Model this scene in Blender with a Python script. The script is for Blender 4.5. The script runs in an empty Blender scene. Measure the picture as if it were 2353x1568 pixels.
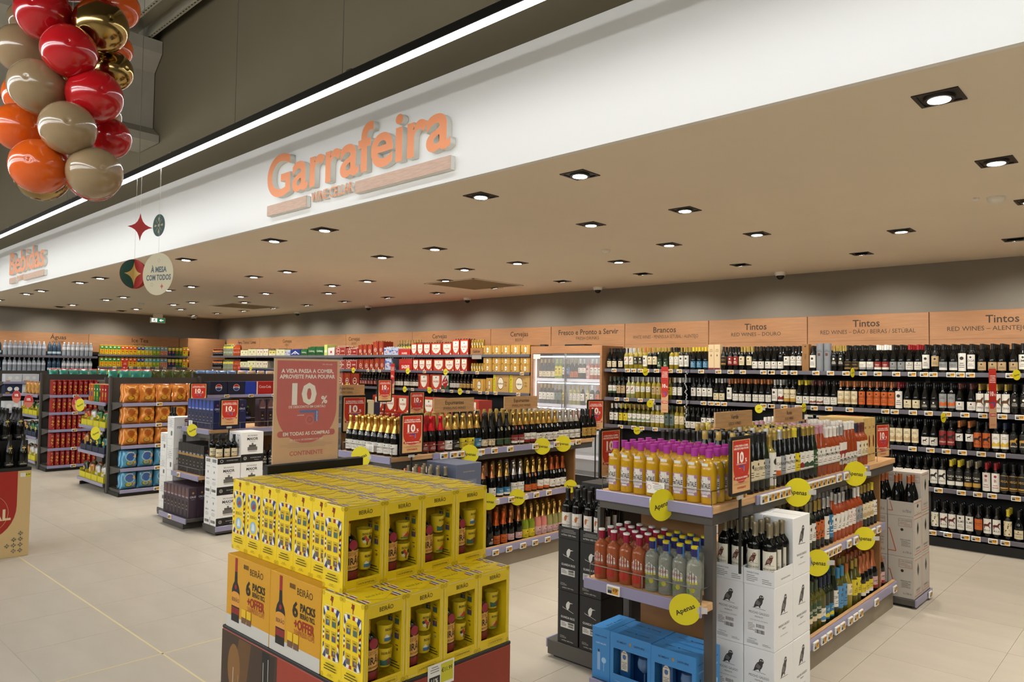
import bpy, math, random
import numpy as np
from mathutils import Matrix, Vector, geometry
random.seed(7)
S = bpy.context.scene
COL = S.collection
PI = math.pi
# ---------------------------------------------------------------- camera (solved from the photo's vanishing points, frame 2353x1568)
CAMH, FPX, CX, CY = 1.9, 1677.46, 1176.5, 784.0
YAW, PIT, ROL = (math.radians(a) for a in (42.8787, 2.2316, 0.7973))
_F = Vector((-math.sin(YAW)*math.cos(PIT), math.cos(YAW)*math.cos(PIT), math.sin(PIT)))
_R0 = Vector((math.cos(YAW), math.sin(YAW), 0)); _U0 = _R0.cross(_F)
_R = _R0*math.cos(ROL)+_U0*math.sin(ROL); _U = -_R0*math.sin(ROL)+_U0*math.cos(ROL)
cam = bpy.data.objects.new('camera', bpy.data.cameras.new('camera')); COL.objects.link(cam)
cam.data.sensor_width = 36; cam.data.lens = FPX/2353*36; cam.data.clip_start = .05
m = Matrix((_R, _U, -_F)).transposed().to_4x4(); m.translation = (0, 0, CAMH); cam.matrix_world = m
S.camera = cam
def ray(x, y): return _F+_R*((x-CX)/FPX)-_U*((y-CY)/FPX)
def onz(x, y, z):
    d = ray(x, y); return Vector((0, 0, CAMH))+d*((z-CAMH)/d.z)
def onx(x, y, X):
    d = ray(x, y); return Vector((0, 0, CAMH))+d*(X/d.x)
def ony(x, y, Y):
    d = ray(x, y); return Vector((0, 0, CAMH))+d*(Y/d.y)
# ---------------------------------------------------------------- world, exposure, big lights
w = bpy.data.worlds.new('world'); S.world = w; w.use_nodes = True
w.node_tree.nodes['Background'].inputs[0].default_value = (.6, .57, .5, 1)
w.node_tree.nodes['Background'].inputs[1].default_value = .05
S.view_settings.view_transform = 'Standard'; S.view_settings.look = 'None'
S.view_settings.gamma = 1; S.view_settings.use_curve_mapping = False
S.view_settings.exposure = EXPOSURE = 0.66
try:
    S.cycles.max_bounces = 7; S.cycles.diffuse_bounces = 4; S.cycles.glossy_bounces = 3
    S.cycles.transmission_bounces = 6; S.cycles.transparent_max_bounces = 12; S.cycles.sample_clamp_indirect = 4
    S.cycles.caustics_reflective = False; S.cycles.caustics_refractive = False
except Exception: pass
SPOT_W, LED_E, LED_COL, SPOT_COL = 70.0, 10.5, (.95, .98, 1.0), (1.0, .95, .87)
# ---------------------------------------------------------------- materials
def lin(h):
    h = h.lstrip('#'); v = [int(h[i:i+2], 16)/255 for i in (0, 2, 4)]
    return tuple(c/12.92 if c <= .04045 else ((c+.055)/1.055)**2.4 for c in v)
_M = {}
def mat(name, hexc='808080', rough=.5, metal=0., trans=0., coat=0., emis=0., var=0., vscale=6., stretch=(1, 1, 1), bump=0., alpha=1., spec=.5, ior=1.45):
    if name in _M: return _M[name]
    m = bpy.data.materials.new(name); m.use_nodes = True; nt = m.node_tree; b = nt.nodes['Principled BSDF']
    c = lin(hexc)
    b.inputs['Base Color'].default_value = (*c, 1); b.inputs['Roughness'].default_value = rough
    b.inputs['Metallic'].default_value = metal; b.inputs['IOR'].default_value = ior
    b.inputs['Transmission Weight'].default_value = trans; b.inputs['Coat Weight'].default_value = coat
    b.inputs['Specular IOR Level'].default_value = spec; b.inputs['Alpha'].default_value = alpha
    if emis:
        b.inputs['Emission Color'].default_value = (*c, 1); b.inputs['Emission Strength'].default_value = emis
    if var or bump:
        tc = nt.nodes.new('ShaderNodeTexCoord'); mp = nt.nodes.new('ShaderNodeMapping'); mp.inputs['Scale'].default_value = stretch
        nz = nt.nodes.new('ShaderNodeTexNoise'); nz.inputs['Scale'].default_value = vscale; nz.inputs['Detail'].default_value = 5
        nt.links.new(tc.outputs['Object'], mp.inputs[0]); nt.links.new(mp.outputs[0], nz.inputs[0])
        if var:
            cr = nt.nodes.new('ShaderNodeValToRGB'); cr.color_ramp.elements[0].position = .3; cr.color_ramp.elements[1].position = .7
            cr.color_ramp.elements[0].color = (*[x*(1-var) for x in c], 1); cr.color_ramp.elements[1].color = (*[min(1, x*(1+var)) for x in c], 1)
            nt.links.new(nz.outputs[0], cr.inputs[0]); nt.links.new(cr.outputs[0], b.inputs['Base Color'])
        if bump:
            bp = nt.nodes.new('ShaderNodeBump'); bp.inputs['Strength'].default_value = bump; bp.inputs['Distance'].default_value = .004
            nt.links.new(nz.outputs[0], bp.inputs['Height']); nt.links.new(bp.outputs[0], b.inputs['Normal'])
    _M[name] = m; return m
def attr_mat(name, rough=.5, metal=0., coat=0., spec=.5):
    m = mat(name, 'ffffff', rough, metal, coat=coat, spec=spec); nt = m.node_tree
    if not any(n.type == 'ATTRIBUTE' for n in nt.nodes):
        a = nt.nodes.new('ShaderNodeAttribute'); a.attribute_name = 'Col'
        nt.links.new(a.outputs['Color'], nt.nodes['Principled BSDF'].inputs['Base Color'])
    return m
INK = attr_mat('printed_ink', .5); INKG = attr_mat('printed_gloss', .22, coat=.3); FOILBAG = attr_mat('printed_foil', .28, metal=.15, coat=.4); TINT = attr_mat('coloured_glass_rows', .12)
WOOD = mat('oak_wood', 'c69c6c', .5, var=.16, vscale=5, stretch=(1.2, 12, 12), bump=.05)
WOODY = mat('oak_wood_lengthwise', 'c69c6c', .5, var=.16, vscale=5, stretch=(12, 1.2, 12), bump=.05)
WOODH = mat('oak_header', 'a5764f', .55, var=.10, vscale=3.5, stretch=(1, 1, 14))
WOODD = mat('oak_back_panel', '8a6238', .55, var=.15, vscale=4, stretch=(1, 10, 1))
GREY = mat('grey_steel', '55514b', .5, metal=.3)
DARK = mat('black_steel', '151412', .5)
STRIP = mat('lilac_price_rail', '8f8ba6', .3, coat=.3)
STRIPD = mat('smoke_price_rail', '5d5961', .3, coat=.3)
WIRE = mat('chrome_wire', 'a9a6a0', .3, metal=1)
BLACKP = mat('black_plastic', '14130f', .4)
WHITEP = mat('white_plastic', 'e6e3da', .4)
PLINTH = mat('taupe_plinth', '8b7f6c', .6, var=.05)
# ---------------------------------------------------------------- mesh building
class MB:
    def __init__(s): s.v = []; s.f = []; s.m = []; s.mats = []; s.c = None
    def mi(s, m):
        if m not in s.mats: s.mats.append(m)
        return s.mats.index(m)
    def add(s, vs, fs, m, col=None):
        n = len(s.v); s.v += [tuple(p) for p in vs]; k = s.mi(m)
        s.f += [tuple(i+n for i in f) for f in fs]; s.m += [k]*len(fs)
        if col is not None:
            if s.c is None: s.c = []
            s.c += [(1, 1, 1, 1)]*(n-len(s.c)); s.c += [(*lin(col), 1)]*len(vs)
        return s
    def box(s, x0, y0, z0, x1, y1, z1, m, b=0., col=None):
        if x0 > x1: x0, x1 = x1, x0
        if y0 > y1: y0, y1 = y1, y0
        if z0 > z1: z0, z1 = z1, z0
        if b <= 0:
            v = [(x, y, z) for z in (z0, z1) for y in (y0, y1) for x in (x0, x1)]
            f = [(0, 2, 3, 1), (4, 5, 7, 6), (0, 1, 5, 4), (2, 6, 7, 3), (0, 4, 6, 2), (1, 3, 7, 5)]
            return s.add(v, f, m, col)
        b = min(b, (x1-x0)*.45, (y1-y0)*.45, (z1-z0)*.45)
        v = []; ix = {}
        X, Y, Z = (x0, x1), (y0, y1), (z0, z1)
        for i in (0, 1):
            for j in (0, 1):
                for k in (0, 1):
                    sx, sy, sz = (1-2*i)*b, (1-2*j)*b, (1-2*k)*b
                    for a in range(3):
                        p = [X[i]+sx, Y[j]+sy, Z[k]+sz]; p[a] = (X[i], Y[j], Z[k])[a]
                        ix[i, j, k, a] = len(v); v.append(tuple(p))
        f = []
        for i in (0, 1):
            q = [ix[i, 0, 0, 0], ix[i, 1, 0, 0], ix[i, 1, 1, 0], ix[i, 0, 1, 0]]; f.append(tuple(q if i else q[::-1]))
            q = [ix[0, i, 0, 1], ix[1, i, 0, 1], ix[1, i, 1, 1], ix[0, i, 1, 1]]; f.append(tuple(q[::-1] if i else q))
            q = [ix[0, 0, i, 2], ix[1, 0, i, 2], ix[1, 1, i, 2], ix[0, 1, i, 2]]; f.append(tuple(q if i else q[::-1]))
        for i in (0, 1):
            for j in (0, 1):
                f += [(ix[i, j, 0, 0], ix[i, j, 1, 0], ix[i, j, 1, 1], ix[i, j, 0, 1]), (ix[i, 0, j, 0], ix[i, 1, j, 0], ix[i, 1, j, 2], ix[i, 0, j, 2]), (ix[0, i, j, 1], ix[1, i, j, 1], ix[1, i, j, 2], ix[0, i, j, 2])]
                for k in (0, 1): f.append((ix[i, j, k, 0], ix[i, j, k, 1], ix[i, j, k, 2]))
        return s.add(v, f, m, col)
    def lathe(s, prof, n, m, at=(0, 0, 0), col=None, a0=0., ax='z'):
        v = []; f = []
        for r, z in prof:
            for i in range(n):
                a = a0+2*PI*i/n; v.append((at[0]+r*math.cos(a), at[1]+r*math.sin(a), at[2]+z))
        for k in range(len(prof)-1):
            for i in range(n):
                j = (i+1) % n; f.append((k*n+i, k*n+j, (k+1)*n+j, (k+1)*n+i))
        f.append(tuple(range(n-1, -1, -1))); f.append(tuple((len(prof)-1)*n+i for i in range(n)))
        return s.add(v, f, m, col)
    def cyl(s, p, q, r, n, m, r2=None, col=None):
        p, q = Vector(p), Vector(q); d = (q-p).normalized(); a = d.orthogonal().normalized(); c = d.cross(a); r2 = r if r2 is None else r2
        v = [p+(a*math.cos(2*PI*i/n)+c*math.sin(2*PI*i/n))*r for i in range(n)]+[q+(a*math.cos(2*PI*i/n)+c*math.sin(2*PI*i/n))*r2 for i in range(n)]
        f = [(i, (i+1) % n, n+(i+1) % n, n+i) for i in range(n)]+[tuple(range(n-1, -1, -1)), tuple(range(n, 2*n))]
        return s.add(v, f, m, col)
    def tube(s, pts, r, n, m):
        for a, b in zip(pts[:-1], pts[1:]): s.cyl(a, b, r, n, m)
        return s
    def prism(s, poly, z0, z1, m, fn=None, col=None):   # poly in (x,y); fn maps (x,y,z)
        n = len(poly); fn = fn or (lambda x, y, z: (x, y, z))
        v = [fn(x, y, z0) for x, y in poly]+[fn(x, y, z1) for x, y in poly]
        f = [(i, (i+1) % n, n+(i+1) % n, n+i) for i in range(n)]+[tuple(range(n-1, -1, -1)), tuple(range(n, 2*n))]
        return s.add(v, f, m, col)
    def mesh(s, name, smooth=False, fix=False):
        me = bpy.data.meshes.new(name); me.from_pydata(s.v, [], s.f)
        for m in s.mats: me.materials.append(m)
        me.polygons.foreach_set('material_index', s.m)
        if smooth: me.polygons.foreach_set('use_smooth', [True]*len(s.f))
        if s.c is not None:
            s.c += [(1, 1, 1, 1)]*(len(s.v)-len(s.c))
            ca = me.color_attributes.new('Col', 'FLOAT_COLOR', 'POINT'); ca.data.foreach_set('color', np.array(s.c, dtype=np.float32).ravel())
        me.validate(); me.update()
        if smooth:
            try: me.set_sharp_from_angle(angle=math.radians(42))
            except Exception: pass
        return me
    def build(s, name, parent=None, loc=None, rz=0., smooth=False): return ob(name, s.mesh(name, smooth), parent, loc, rz)
def ob(name, data, parent=None, loc=None, rz=0.):
    o = bpy.data.objects.new(name, data); COL.objects.link(o)
    if loc is not None: o.location = loc
    if rz: o.rotation_euler = (0, 0, rz)
    if parent is not None: o.parent = parent
    return o
def tag(o, label, cat, group=None, kind=None):
    o['label'] = label; o['category'] = cat
    if group: o['group'] = group
    if kind: o['kind'] = kind
    return o
def struct(o): o['kind'] = 'structure'; return o
def thing(name, label, cat, loc=(0, 0, 0), rz=0., group=None): return tag(ob(name, None, None, loc, rz), label, cat, group)
# ---------------------------------------------------------------- printed decals: coloured shapes and lettering laid on a plane or round a cylinder
_TXT = {}
def glyphs(t, bold):
    k = (t, bold)
    if k not in _TXT:
        cu = bpy.data.curves.new('lettering', 'FONT'); cu.body = t; cu.size = 1; cu.resolution_u = 2; cu.offset = bold
        cu.fill_mode = 'FRONT'; o = bpy.data.objects.new('lettering', cu)
        me = bpy.data.meshes.new_from_object(o); v = np.array([p.co[:2] for p in me.vertices]) if len(me.vertices) else np.zeros((0, 2))
        f = [tuple(p.vertices) for p in me.polygons]
        bpy.data.meshes.remove(me); bpy.data.objects.remove(o); bpy.data.curves.remove(cu)
        _TXT[k] = (v, f)
    return _TXT[k]
CAP = .729
def _capfix():
    global CAP
    v, f = glyphs('H', 0.)
    if len(v): CAP = float(v[:, 1].max()-v[:, 1].min())
_capfix()
class PR:
    def __init__(s): s.el = []
    def shape(s, pts, faces, col): s.el.append((np.array(pts, float).reshape(-1, 2), faces, col)); return s
    def rect(s, x0, y0, x1, y1, col): return s.shape([(x0, y0), (x1, y0), (x1, y1), (x0, y1)], [(0, 1, 2, 3)], col)
    def poly(s, pts, col):
        tr = geometry.tessellate_polygon([[Vector((x, y, 0)) for x, y in pts]])
        out = []
        for a, b, c in tr:
            ar = (pts[b][0]-pts[a][0])*(pts[c][1]-pts[a][1])-(pts[b][1]-pts[a][1])*(pts[c][0]-pts[a][0])
            out.append((a, b, c) if ar > 0 else (a, c, b))
        return s.shape(pts, out, col)
    def circ(s, cx, cy, rx, col, ry=None, n=20):
        ry = rx if ry is None else ry
        return s.shape([(cx+rx*math.cos(2*PI*i/n), cy+ry*math.sin(2*PI*i/n)) for i in range(n)], [tuple(range(n))], col)
    def ring(s, cx, cy, r0, r1, col, n=24, ky=1.):
        p = [(cx+r*math.cos(2*PI*i/n), cy+r*ky*math.sin(2*PI*i/n)) for r in (r0, r1) for i in range(n)]
        return s.shape(p, [(i, n+i, n+(i+1) % n, (i+1) % n) for i in range(n)], col)
    def line(s, x0, y0, x1, y1, wd, col):
        d = math.hypot(x1-x0, y1-y0) or 1; nx, ny = -(y1-y0)/d*wd/2, (x1-x0)/d*wd/2
        return s.shape([(x0+nx, y0+ny), (x0-nx, y0-ny), (x1-nx, y1-ny), (x1+nx, y1+ny)], [(0, 1, 2, 3)], col)
    def frame(s, x0, y0, x1, y1, wd, col):
        for a in ((x0, y0, x1, y0+wd), (x0, y1-wd, x1, y1), (x0, y0+wd, x0+wd, y1-wd), (x1-wd, y0+wd, x1, y1-wd)): s.rect(*a, col)
        return s
    def text(s, t, cx, cy, h, col, bold=0., maxw=None, align='c', rot=0., wx=1.):
        v, f = glyphs(t, bold)
        if not len(v): return s
        k = h/CAP; x0, x1 = v[:, 0].min(), v[:, 0].max()
        sx = k*wx
        if maxw and (x1-x0)*sx > maxw: sx = maxw/(x1-x0)
        ox = {'c': (x0+x1)/2, 'l': x0, 'r': x1}[align]
        p = np.stack(((v[:, 0]-ox)*sx, v[:, 1]*k-h/2), 1)
        if rot: p = p@np.array([[math.cos(rot), math.sin(rot)], [-math.sin(rot), math.cos(rot)]])
        return s.shape(p+np.array([cx, cy]), f, col)
    def lines(s, cx, y, w_, n, dy, th, col, al='c'):
        for i in range(n):
            ww = w_*(1 if i % 3 else .72); x0 = cx-ww/2 if al == 'c' else cx
            s.rect(x0, y-i*dy, x0+ww, y-i*dy+th, col)
        return s
    def barcode(s, x0, y0, x1, y1, col='1b1a18'):
        r = random.Random(int(abs(x0*1e4))+3); x = x0
        while x < x1: b = (x1-x0)*r.uniform(.02, .06); s.rect(x, y0, min(x+b, x1), y1, col); x += b+(x1-x0)*r.uniform(.02, .05)
        return s
    def mesh(s, name, mp, m=None, cyl=None, eps=3e-4, dl=5e-5):
        V = []; F = []; C = []
        for i, (p, fs, col) in enumerate(s.el):
            if cyl: p, fs = _strips(p, fs, cyl)
            n = len(V); e = eps+dl*i
            V += [mp(x, y, e) for x, y in p]; F += [tuple(j+n for j in f) for f in fs]; C += [(*lin(col), 1)]*len(p)
        me = bpy.data.meshes.new(name); me.from_pydata(V, [], F); me.materials.append(m or INK)
        ca = me.color_attributes.new('Col', 'FLOAT_COLOR', 'POINT'); ca.data.foreach_set('color', np.array(C, dtype=np.float32).ravel())
        me.update(); return me
def _clip(poly, ax, lim, keep):
    out = []
    for i in range(len(poly)):
        a, b = poly[i-1], poly[i]; ia = (a[0] <= lim)if keep < 0 else (a[0] >= lim); ib = (b[0] <= lim) if keep < 0 else (b[0] >= lim)
        if ia != ib:
            t = (lim-a[0])/(b[0]-a[0]); out.append((lim, a[1]+t*(b[1]-a[1])))
        if ib: out.append(b)
    return out
def _strips(p, fs, du):
    if np.ptp(p[:, 0]) <= du*1.01: return p, fs
    V = []; F = []
    for f in fs:
        q = [tuple(p[i]) for i in f]; x0 = min(a[0] for a in q); x1 = max(a[0] for a in q)
        k0, k1 = math.floor(x0/du+1e-6), math.ceil(x1/du-1e-6)
        for k in range(k0, max(k1, k0+1)):
            r = q
            if x0 < k*du-1e-9: r = _clip(r, 0, k*du, 1)
            if x1 > (k+1)*du+1e-9 and len(r) > 2: r = _clip(r, 0, (k+1)*du, -1)
            if len(r) > 2: F.append(tuple(range(len(V), len(V)+len(r)))); V += r
    return np.array(V).reshape(-1, 2), F
FR = lambda y=0.: (lambda u, v, e: (u, y-e, v))                  # faces -Y
RT = lambda x=0.: (lambda u, v, e: (x+e, u, v))                  # faces +X, u runs along +Y
TP = lambda z=0.: (lambda u, v, e: (u, v, z+e))                  # faces up
def CY_(r, taper=0.): return lambda u, v, e: ((r+taper*v+e)*math.sin(u/r), -(r+taper*v+e)*math.cos(u/r), v)   # round a bottle, centred on -Y
# ================================================================ the setting
FLOORM = mat('beige_porcelain', 'b3aa9a', .38, var=.06, vscale=1.7, stretch=(1, 3, 1), spec=.35)
CEILM = mat('sand_ceiling_paint', 'e6dac6', .8, var=.015, vscale=2)
WALLM = mat('taupe_wall_paint', '857e73', .8, var=.02, vscale=2)
UPM = mat('olive_wall_paint', '665d48', .85, var=.03, vscale=1.5)
FASM = mat('white_fascia_paint', 'e9e8e4', .7)
CONC = mat('concrete', 'a39c8d', .8, var=.06, vscale=4)
ZC, YF, YB, XL = 3.25, 3.512, 9.845, -20.88
YS, YP = 9.2, 9.75            # back wall: shelf fronts, header panel face
fl = struct(MB().box(-24, -12, -.12, 7, 9.9, -.004, FLOORM).build('floor'))
TILE = .672; tm = MB().box(-TILE/2+.0012, -TILE/2+.0012, -.0035, TILE/2-.0012, TILE/2-.0012, 0, FLOORM).mesh('tile')
for i in range(-19, 3):
    for j in range(-1, 12):
        x, y = -4.98+.672*(i+7)+.336, 2.03+.672*j+.336
        p = Vector((x, y, 0)); d = p-Vector((0, 0, CAMH)); z = d.dot(_F)
        if z < .8: continue
        u, v = CX+FPX*d.dot(_R)/z, CY-FPX*d.dot(_U)/z
        if -260 < u < 2700 and v < 1900: ob('floor_tile', tm, fl, (x, y, 0))
JOINT = mat('sand_joint', 'cfbf93', .7)
MB().box(-12, 2.024, -.003, 1, 2.036, .0006, JOINT).build('expansion_joint', fl)
MB().box(-4.987, -1, -.003, -4.975, 3.4, .0006, JOINT).build('expansion_joint', fl)
struct(MB().box(XL, YF+.04, ZC, 7, YB, ZC+.12, CEILM).build('ceiling'))
struct(MB().box(XL-.15, YB, -.004, 7, YB+.15, 4.2, WALLM).build('wall_back'))
struct(MB().box(XL-.15, 3.55, -.004, XL, YB, 4.2, WALLM).build('wall_left'))
struct(MB().box(7, -12, -.004, 7.15, YB+.15, 6.8, WALLM).build('wall_right'))
struct(MB().box(-24.15, -12, -.004, -24, 3.7, 6.8, WALLM).build('wall_hall_side'))
struct(MB().box(-24.15, -12.15, -.004, 7.15, -12, 6.8, WALLM).build('wall_rear'))
struct(MB().box(-24, YF, ZC, 7, YF+.04, 4.055, FASM).build('wall_fascia'))
struct(MB().box(-24, YF+.04, 4.055, 7, YF+.16, 6.8, UPM).build('wall_upper'))
struct(MB().box(-24.15, -12.15, 6.6, 7.15, YF+.16, 6.75, mat('hall_roof_paint', '4d483d', .9)).build('ceiling_hall'))
for i, gx in enumerate((-9.6, 1.4, -20.4)):     # precast concrete I girders
    pr = [(-.315, 4.635), (.315, 4.635), (.315, 4.727), (.11, 4.86), (.11, 5.56), (.33, 5.745), (.33, 5.9), (-.33, 5.9), (-.33, 5.745), (-.11, 5.56), (-.11, 4.86), (-.315, 4.727)]
    o = MB().prism(pr, -12, YF+.03, CONC, lambda x, y, z, gx=gx: (gx+x, z, y)).build('beam_girder')
    struct(o)
STEEL = mat('galvanised_steel', 'b9b3a0', .55, metal=.2)
b = MB().box(-9.75, 3.08, 6.12, 6.5, 3.43, 6.13, STEEL)
for y0, y1, f0, f1 in ((3.08, 3.085, 3.08, 3.135), (3.425, 3.43, 3.375, 3.43)): b.box(-9.75, y0, 5.93, 6.5, y1, 6.12, STEEL).box(-9.75, f0, 5.925, 6.5, f1, 5.93, STEEL)
struct(b.build('beam_cable_tray')); hm = MB()
for k in range(70):
    for y in (3.105, 3.4): hm.box(-9.7+k*.075, y-.006, 5.9235, -9.665+k*.075, y+.006, 5.9249, BLACKP)
o = hm.build('tray_perforations', S.objects['beam_cable_tray']); o['kind'] = 'stuff'
for x in (-9.45, -8.17, -6.9): struct(MB().box(x-.03, 2.95, 6.14, x+.03, YF+.04, 6.2, STEEL).build('beam_bracket'))
# ---------------------------------------------------------------- linear LED luminaires
LEDM = bpy.data.materials.new('led_diffuser'); LEDM.use_nodes = True
_b = LEDM.node_tree.nodes['Principled BSDF']; _b.inputs['Base Color'].default_value = (1, 1, 1, 1); _b.inputs['Emission Color'].default_value = (*LED_COL, 1); _b.inputs['Emission Strength'].default_value = LED_E
def led(y, z, x0, x1, label, wires, hw=.028):
    t = thing('linear_light', label, 'light', ((x0+x1)/2, y, z)); h = (x1-x0)/2
    MB().box(-h, -hw-.002, .012, h, hw+.002, .075, BLACKP, .004).build('housing', t)
    MB().box(-h, -hw, 0 if hw < .05 else -.1, h, hw, .012, LEDM).build('diffuser', t)
    for px in wires: MB().cyl((px-(x0+x1)/2, 0, .075), (px-(x0+x1)/2, 0, 6.59-z), .0025, 5, WIRE).build('suspension_wire', t)
    for k in range(int((x1-x0)/3)): MB().box(-h+k*3+1.2, -.02, .075, -h+k*3+1.26, .02, .09, WIRE).build('clamp', t)
    return t
LEDY, LEDZ = 2.9, 3.888
led(LEDY, LEDZ, -23.5, 6.5, 'long linear LED strip light hung in front of the white fascia', [ony(540, 272, 2.9).x, ony(787, 158, 2.9).x, ony(320, 380, 2.9).x, ony(155, 440, 2.9).x])
for yy, nm in ((-1.1, 'over the main aisle'), (-3.1, 'second from the main aisle'), (-5.1, 'over the middle of the hall'), (-7.6, 'past the middle of the hall'), (-10.1, 'near the rear wall')): led(yy, 3.888, -23.5, 6.5, 'long twin LED strip light hung '+nm, [-6, 0], .06)
# ---------------------------------------------------------------- recessed square downlights
DLF = mat('bronze_black_trim', '2a2520', .45); DLI = mat('downlight_inside', '0c0b0a', .35); DLR = mat('downlight_ring', '3a3733', .3, metal=.5)
DLE = bpy.data.materials.new('downlight_lens'); DLE.use_nodes = True
_b = DLE.node_tree.nodes['Principled BSDF']; _b.inputs['Emission Color'].default_value = (1, .97, .92, 1); _b.inputs['Emission Strength'].default_value = 22
a = .1; b = MB()
for q in ((-a, -a, a, -a+.018), (-a, a-.018, a, a), (-a, -a+.018, -a+.018, a-.018), (a-.018, -a+.018, a, a-.018)): b.box(q[0], q[1], -.006, q[2], q[3], .0, DLF)
b.box(-a+.018, -a+.018, -.0015, a-.018, a-.018, -.0005, DLI); dl_frame = b.mesh('trim_frame')
dl_ring = MB().lathe([(.052, 0), (.066, 0), (.07, .012), (.05, .012)], 24, DLR).mesh('lamp_ring', True)
dl_lens = MB().lathe([(.05, -.001), (.05, .006)], 24, DLE).mesh('lens')
SPD = {}
def downlight(x, y, tx=0., ty=0., k=1.):
    t = thing('ceiling_downlight', 'square recessed downlight with dark trim in the sand coloured ceiling', 'downlight', (x, y, ZC), 0, 'recessed ceiling downlights')
    ob('trim_frame', dl_frame, t)
    r = ob('lamp_ring', dl_ring, t, (0, 0, -.016)); r.rotation_euler = (tx*.35, ty*.35, 0)
    e = ob('lens', dl_lens, r, (0, 0, .0))
    if k not in SPD:
        l = bpy.data.lights.new('downlight_beam', 'SPOT'); l.energy = SPOT_W*k; l.color = SPOT_COL; l.spot_size = math.radians(104); l.spot_blend = .85; l.shadow_soft_size = .06; SPD[k] = l
    s = ob('downlight_beam', SPD[k], None, (x, y, ZC-.03)); s.rotation_euler = (tx, ty, 0)
for x0 in (3.26, .1, -3.06, -6.21, -9.38, -12.52, -15.66, -18.8):
    for dx in (0, -.97):
        for y, tx in ((3.96, -.1), (5.39, .0), (6.77, .0)):
            if x0+dx < 3.4: downlight(x0+dx, y, tx, .6 if x0+dx < -19 else 0)
for k in range(8): downlight(1.22-3.18*k, 7.45, .1)
for k in range(15): downlight(.19-1.43*k, 8.6, .6, 0, 1.15)
# ---------------------------------------------------------------- ceiling odds and ends
VENT = mat('vent_louvre', '9b8767', .7)
for nm, (vx, vy) in (('over the beer wall', (-8.35, 8.08)), ('near the far corner', (-15.7, 7.95))):
    t = thing('ceiling_vent', 'square slatted air vent in the ceiling '+nm, 'vent', (vx, vy, ZC))
    b = MB(); h = .56
    for q in ((-h, -h, h, -h+.03), (-h, h-.03, h, h), (-h, -h, -h+.03, h), (h-.03, -h, h, h)): b.box(q[0], q[1], -.01, q[2], q[3], 0, CEILM)
    b.build('vent_frame', t); MB().box(-h, -h, -.002, h, h, 0, mat('vent_dark', '5e513c', .9)).build('backing', t)
    sl = MB().box(-h+.03, -.012, -.008, h-.03, .012, -.002, VENT).mesh('slat')
    for k in range(22): ob('slat', sl, t, (0, -h+.055+k*.0482, 0))
dome_b = MB().lathe([(.075, 0), (.075, -.03), (.06, -.05)], 20, WHITEP).mesh('camera_base', True)
dome_d = MB().lathe([(.052, -.045), (.05, -.065), (.035, -.09), (.015, -.1), (.002, -.102)], 20, mat('smoked_dome', '0b0b0c', .08)).mesh('camera_dome', True)
for i, x in enumerate((-.9, -3.99, -6.99, -10.04, -13.18, -16.1, -20.4)):
    nm = ['over the last red wine bay', 'over the Douro reds', 'over the drinks cooler', 'over the beer cartons', 'over the light beers', 'over the tonic water', 'in the far corner'][i]
    t = thing('security_camera', 'white dome security camera with smoked glass '+nm, 'camera', (x, 9.55 if i < 6 else 8.87, ZC)); ob('camera_base', dome_b, t); ob('camera_dome', dome_d, t)
smk = MB().lathe([(.055, 0), (.055, -.012), (.048, -.03), (.03, -.04), (.005, -.042)], 20, WHITEP).mesh('smoke_detector', True)
for x, y, s_, nm in ((-1.05, 6.47, 1.1, 'biggest one, beside a downlight'), (-1.17, 6.42, .45, 'small sensor next to it'), (-4.75, 6.63, .9, 'over the sparkling wine gondola'), (-16.9, 6.2, 1., 'far down the ceiling')):
    o = tag(ob('smoke_detector', smk, None, (x, y, ZC)), 'round white smoke detector on the ceiling, '+nm, 'smoke detector'); o.scale = (s_,)*3
t = thing('exit_sign', 'green emergency exit sign with running figure and arrow on wall', 'sign', (-20.0, 7.75, 3.07))
MB().box(-.02, -.19, -.07, .02, .19, .07, WHITEP, .004).build('housing', t); MB().box(-.015, -.12, .07, .015, .12, .178, WHITEP).build('bracket', t)
p = PR().rect(-.175, -.055, .175, .055, '1d6b45').rect(-.165, -.05, -.02, .05, 'f2f2ee')
p.poly([(.14, .012), (.075, .012), (.095, .035), (.075, .035), (.03, 0), (.075, -.035), (.095, -.035), (.075, -.012), (.14, -.012)], 'f2f2ee')
p.circ(-.085, .036, .01, '1d6b45').line(-.09, .025, -.1, -.005, .018, '1d6b45').line(-.1, -.005, -.07, -.02, .01, '1d6b45').line(-.07, -.02, -.075, -.045, .01, '1d6b45').line(-.1, -.005, -.13, -.03, .01, '1d6b45').line(-.09, .02, -.06, .005, .008, '1d6b45').line(-.092, .02, -.12, .008, .008, '1d6b45')
EXM = mat('exit_sign_print', 'ffffff', .4); EXM = attr_mat('exit_sign_print', .4); _b = EXM.node_tree.nodes['Principled BSDF']; EXM.node_tree.links.new([n for n in EXM.node_tree.nodes if n.type == 'ATTRIBUTE'][0].outputs['Color'], _b.inputs['Emission Color']); _b.inputs['Emission Strength'].default_value = .6
ob('pictogram', p.mesh('pictogram', RT(.02), EXM), t)
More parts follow.
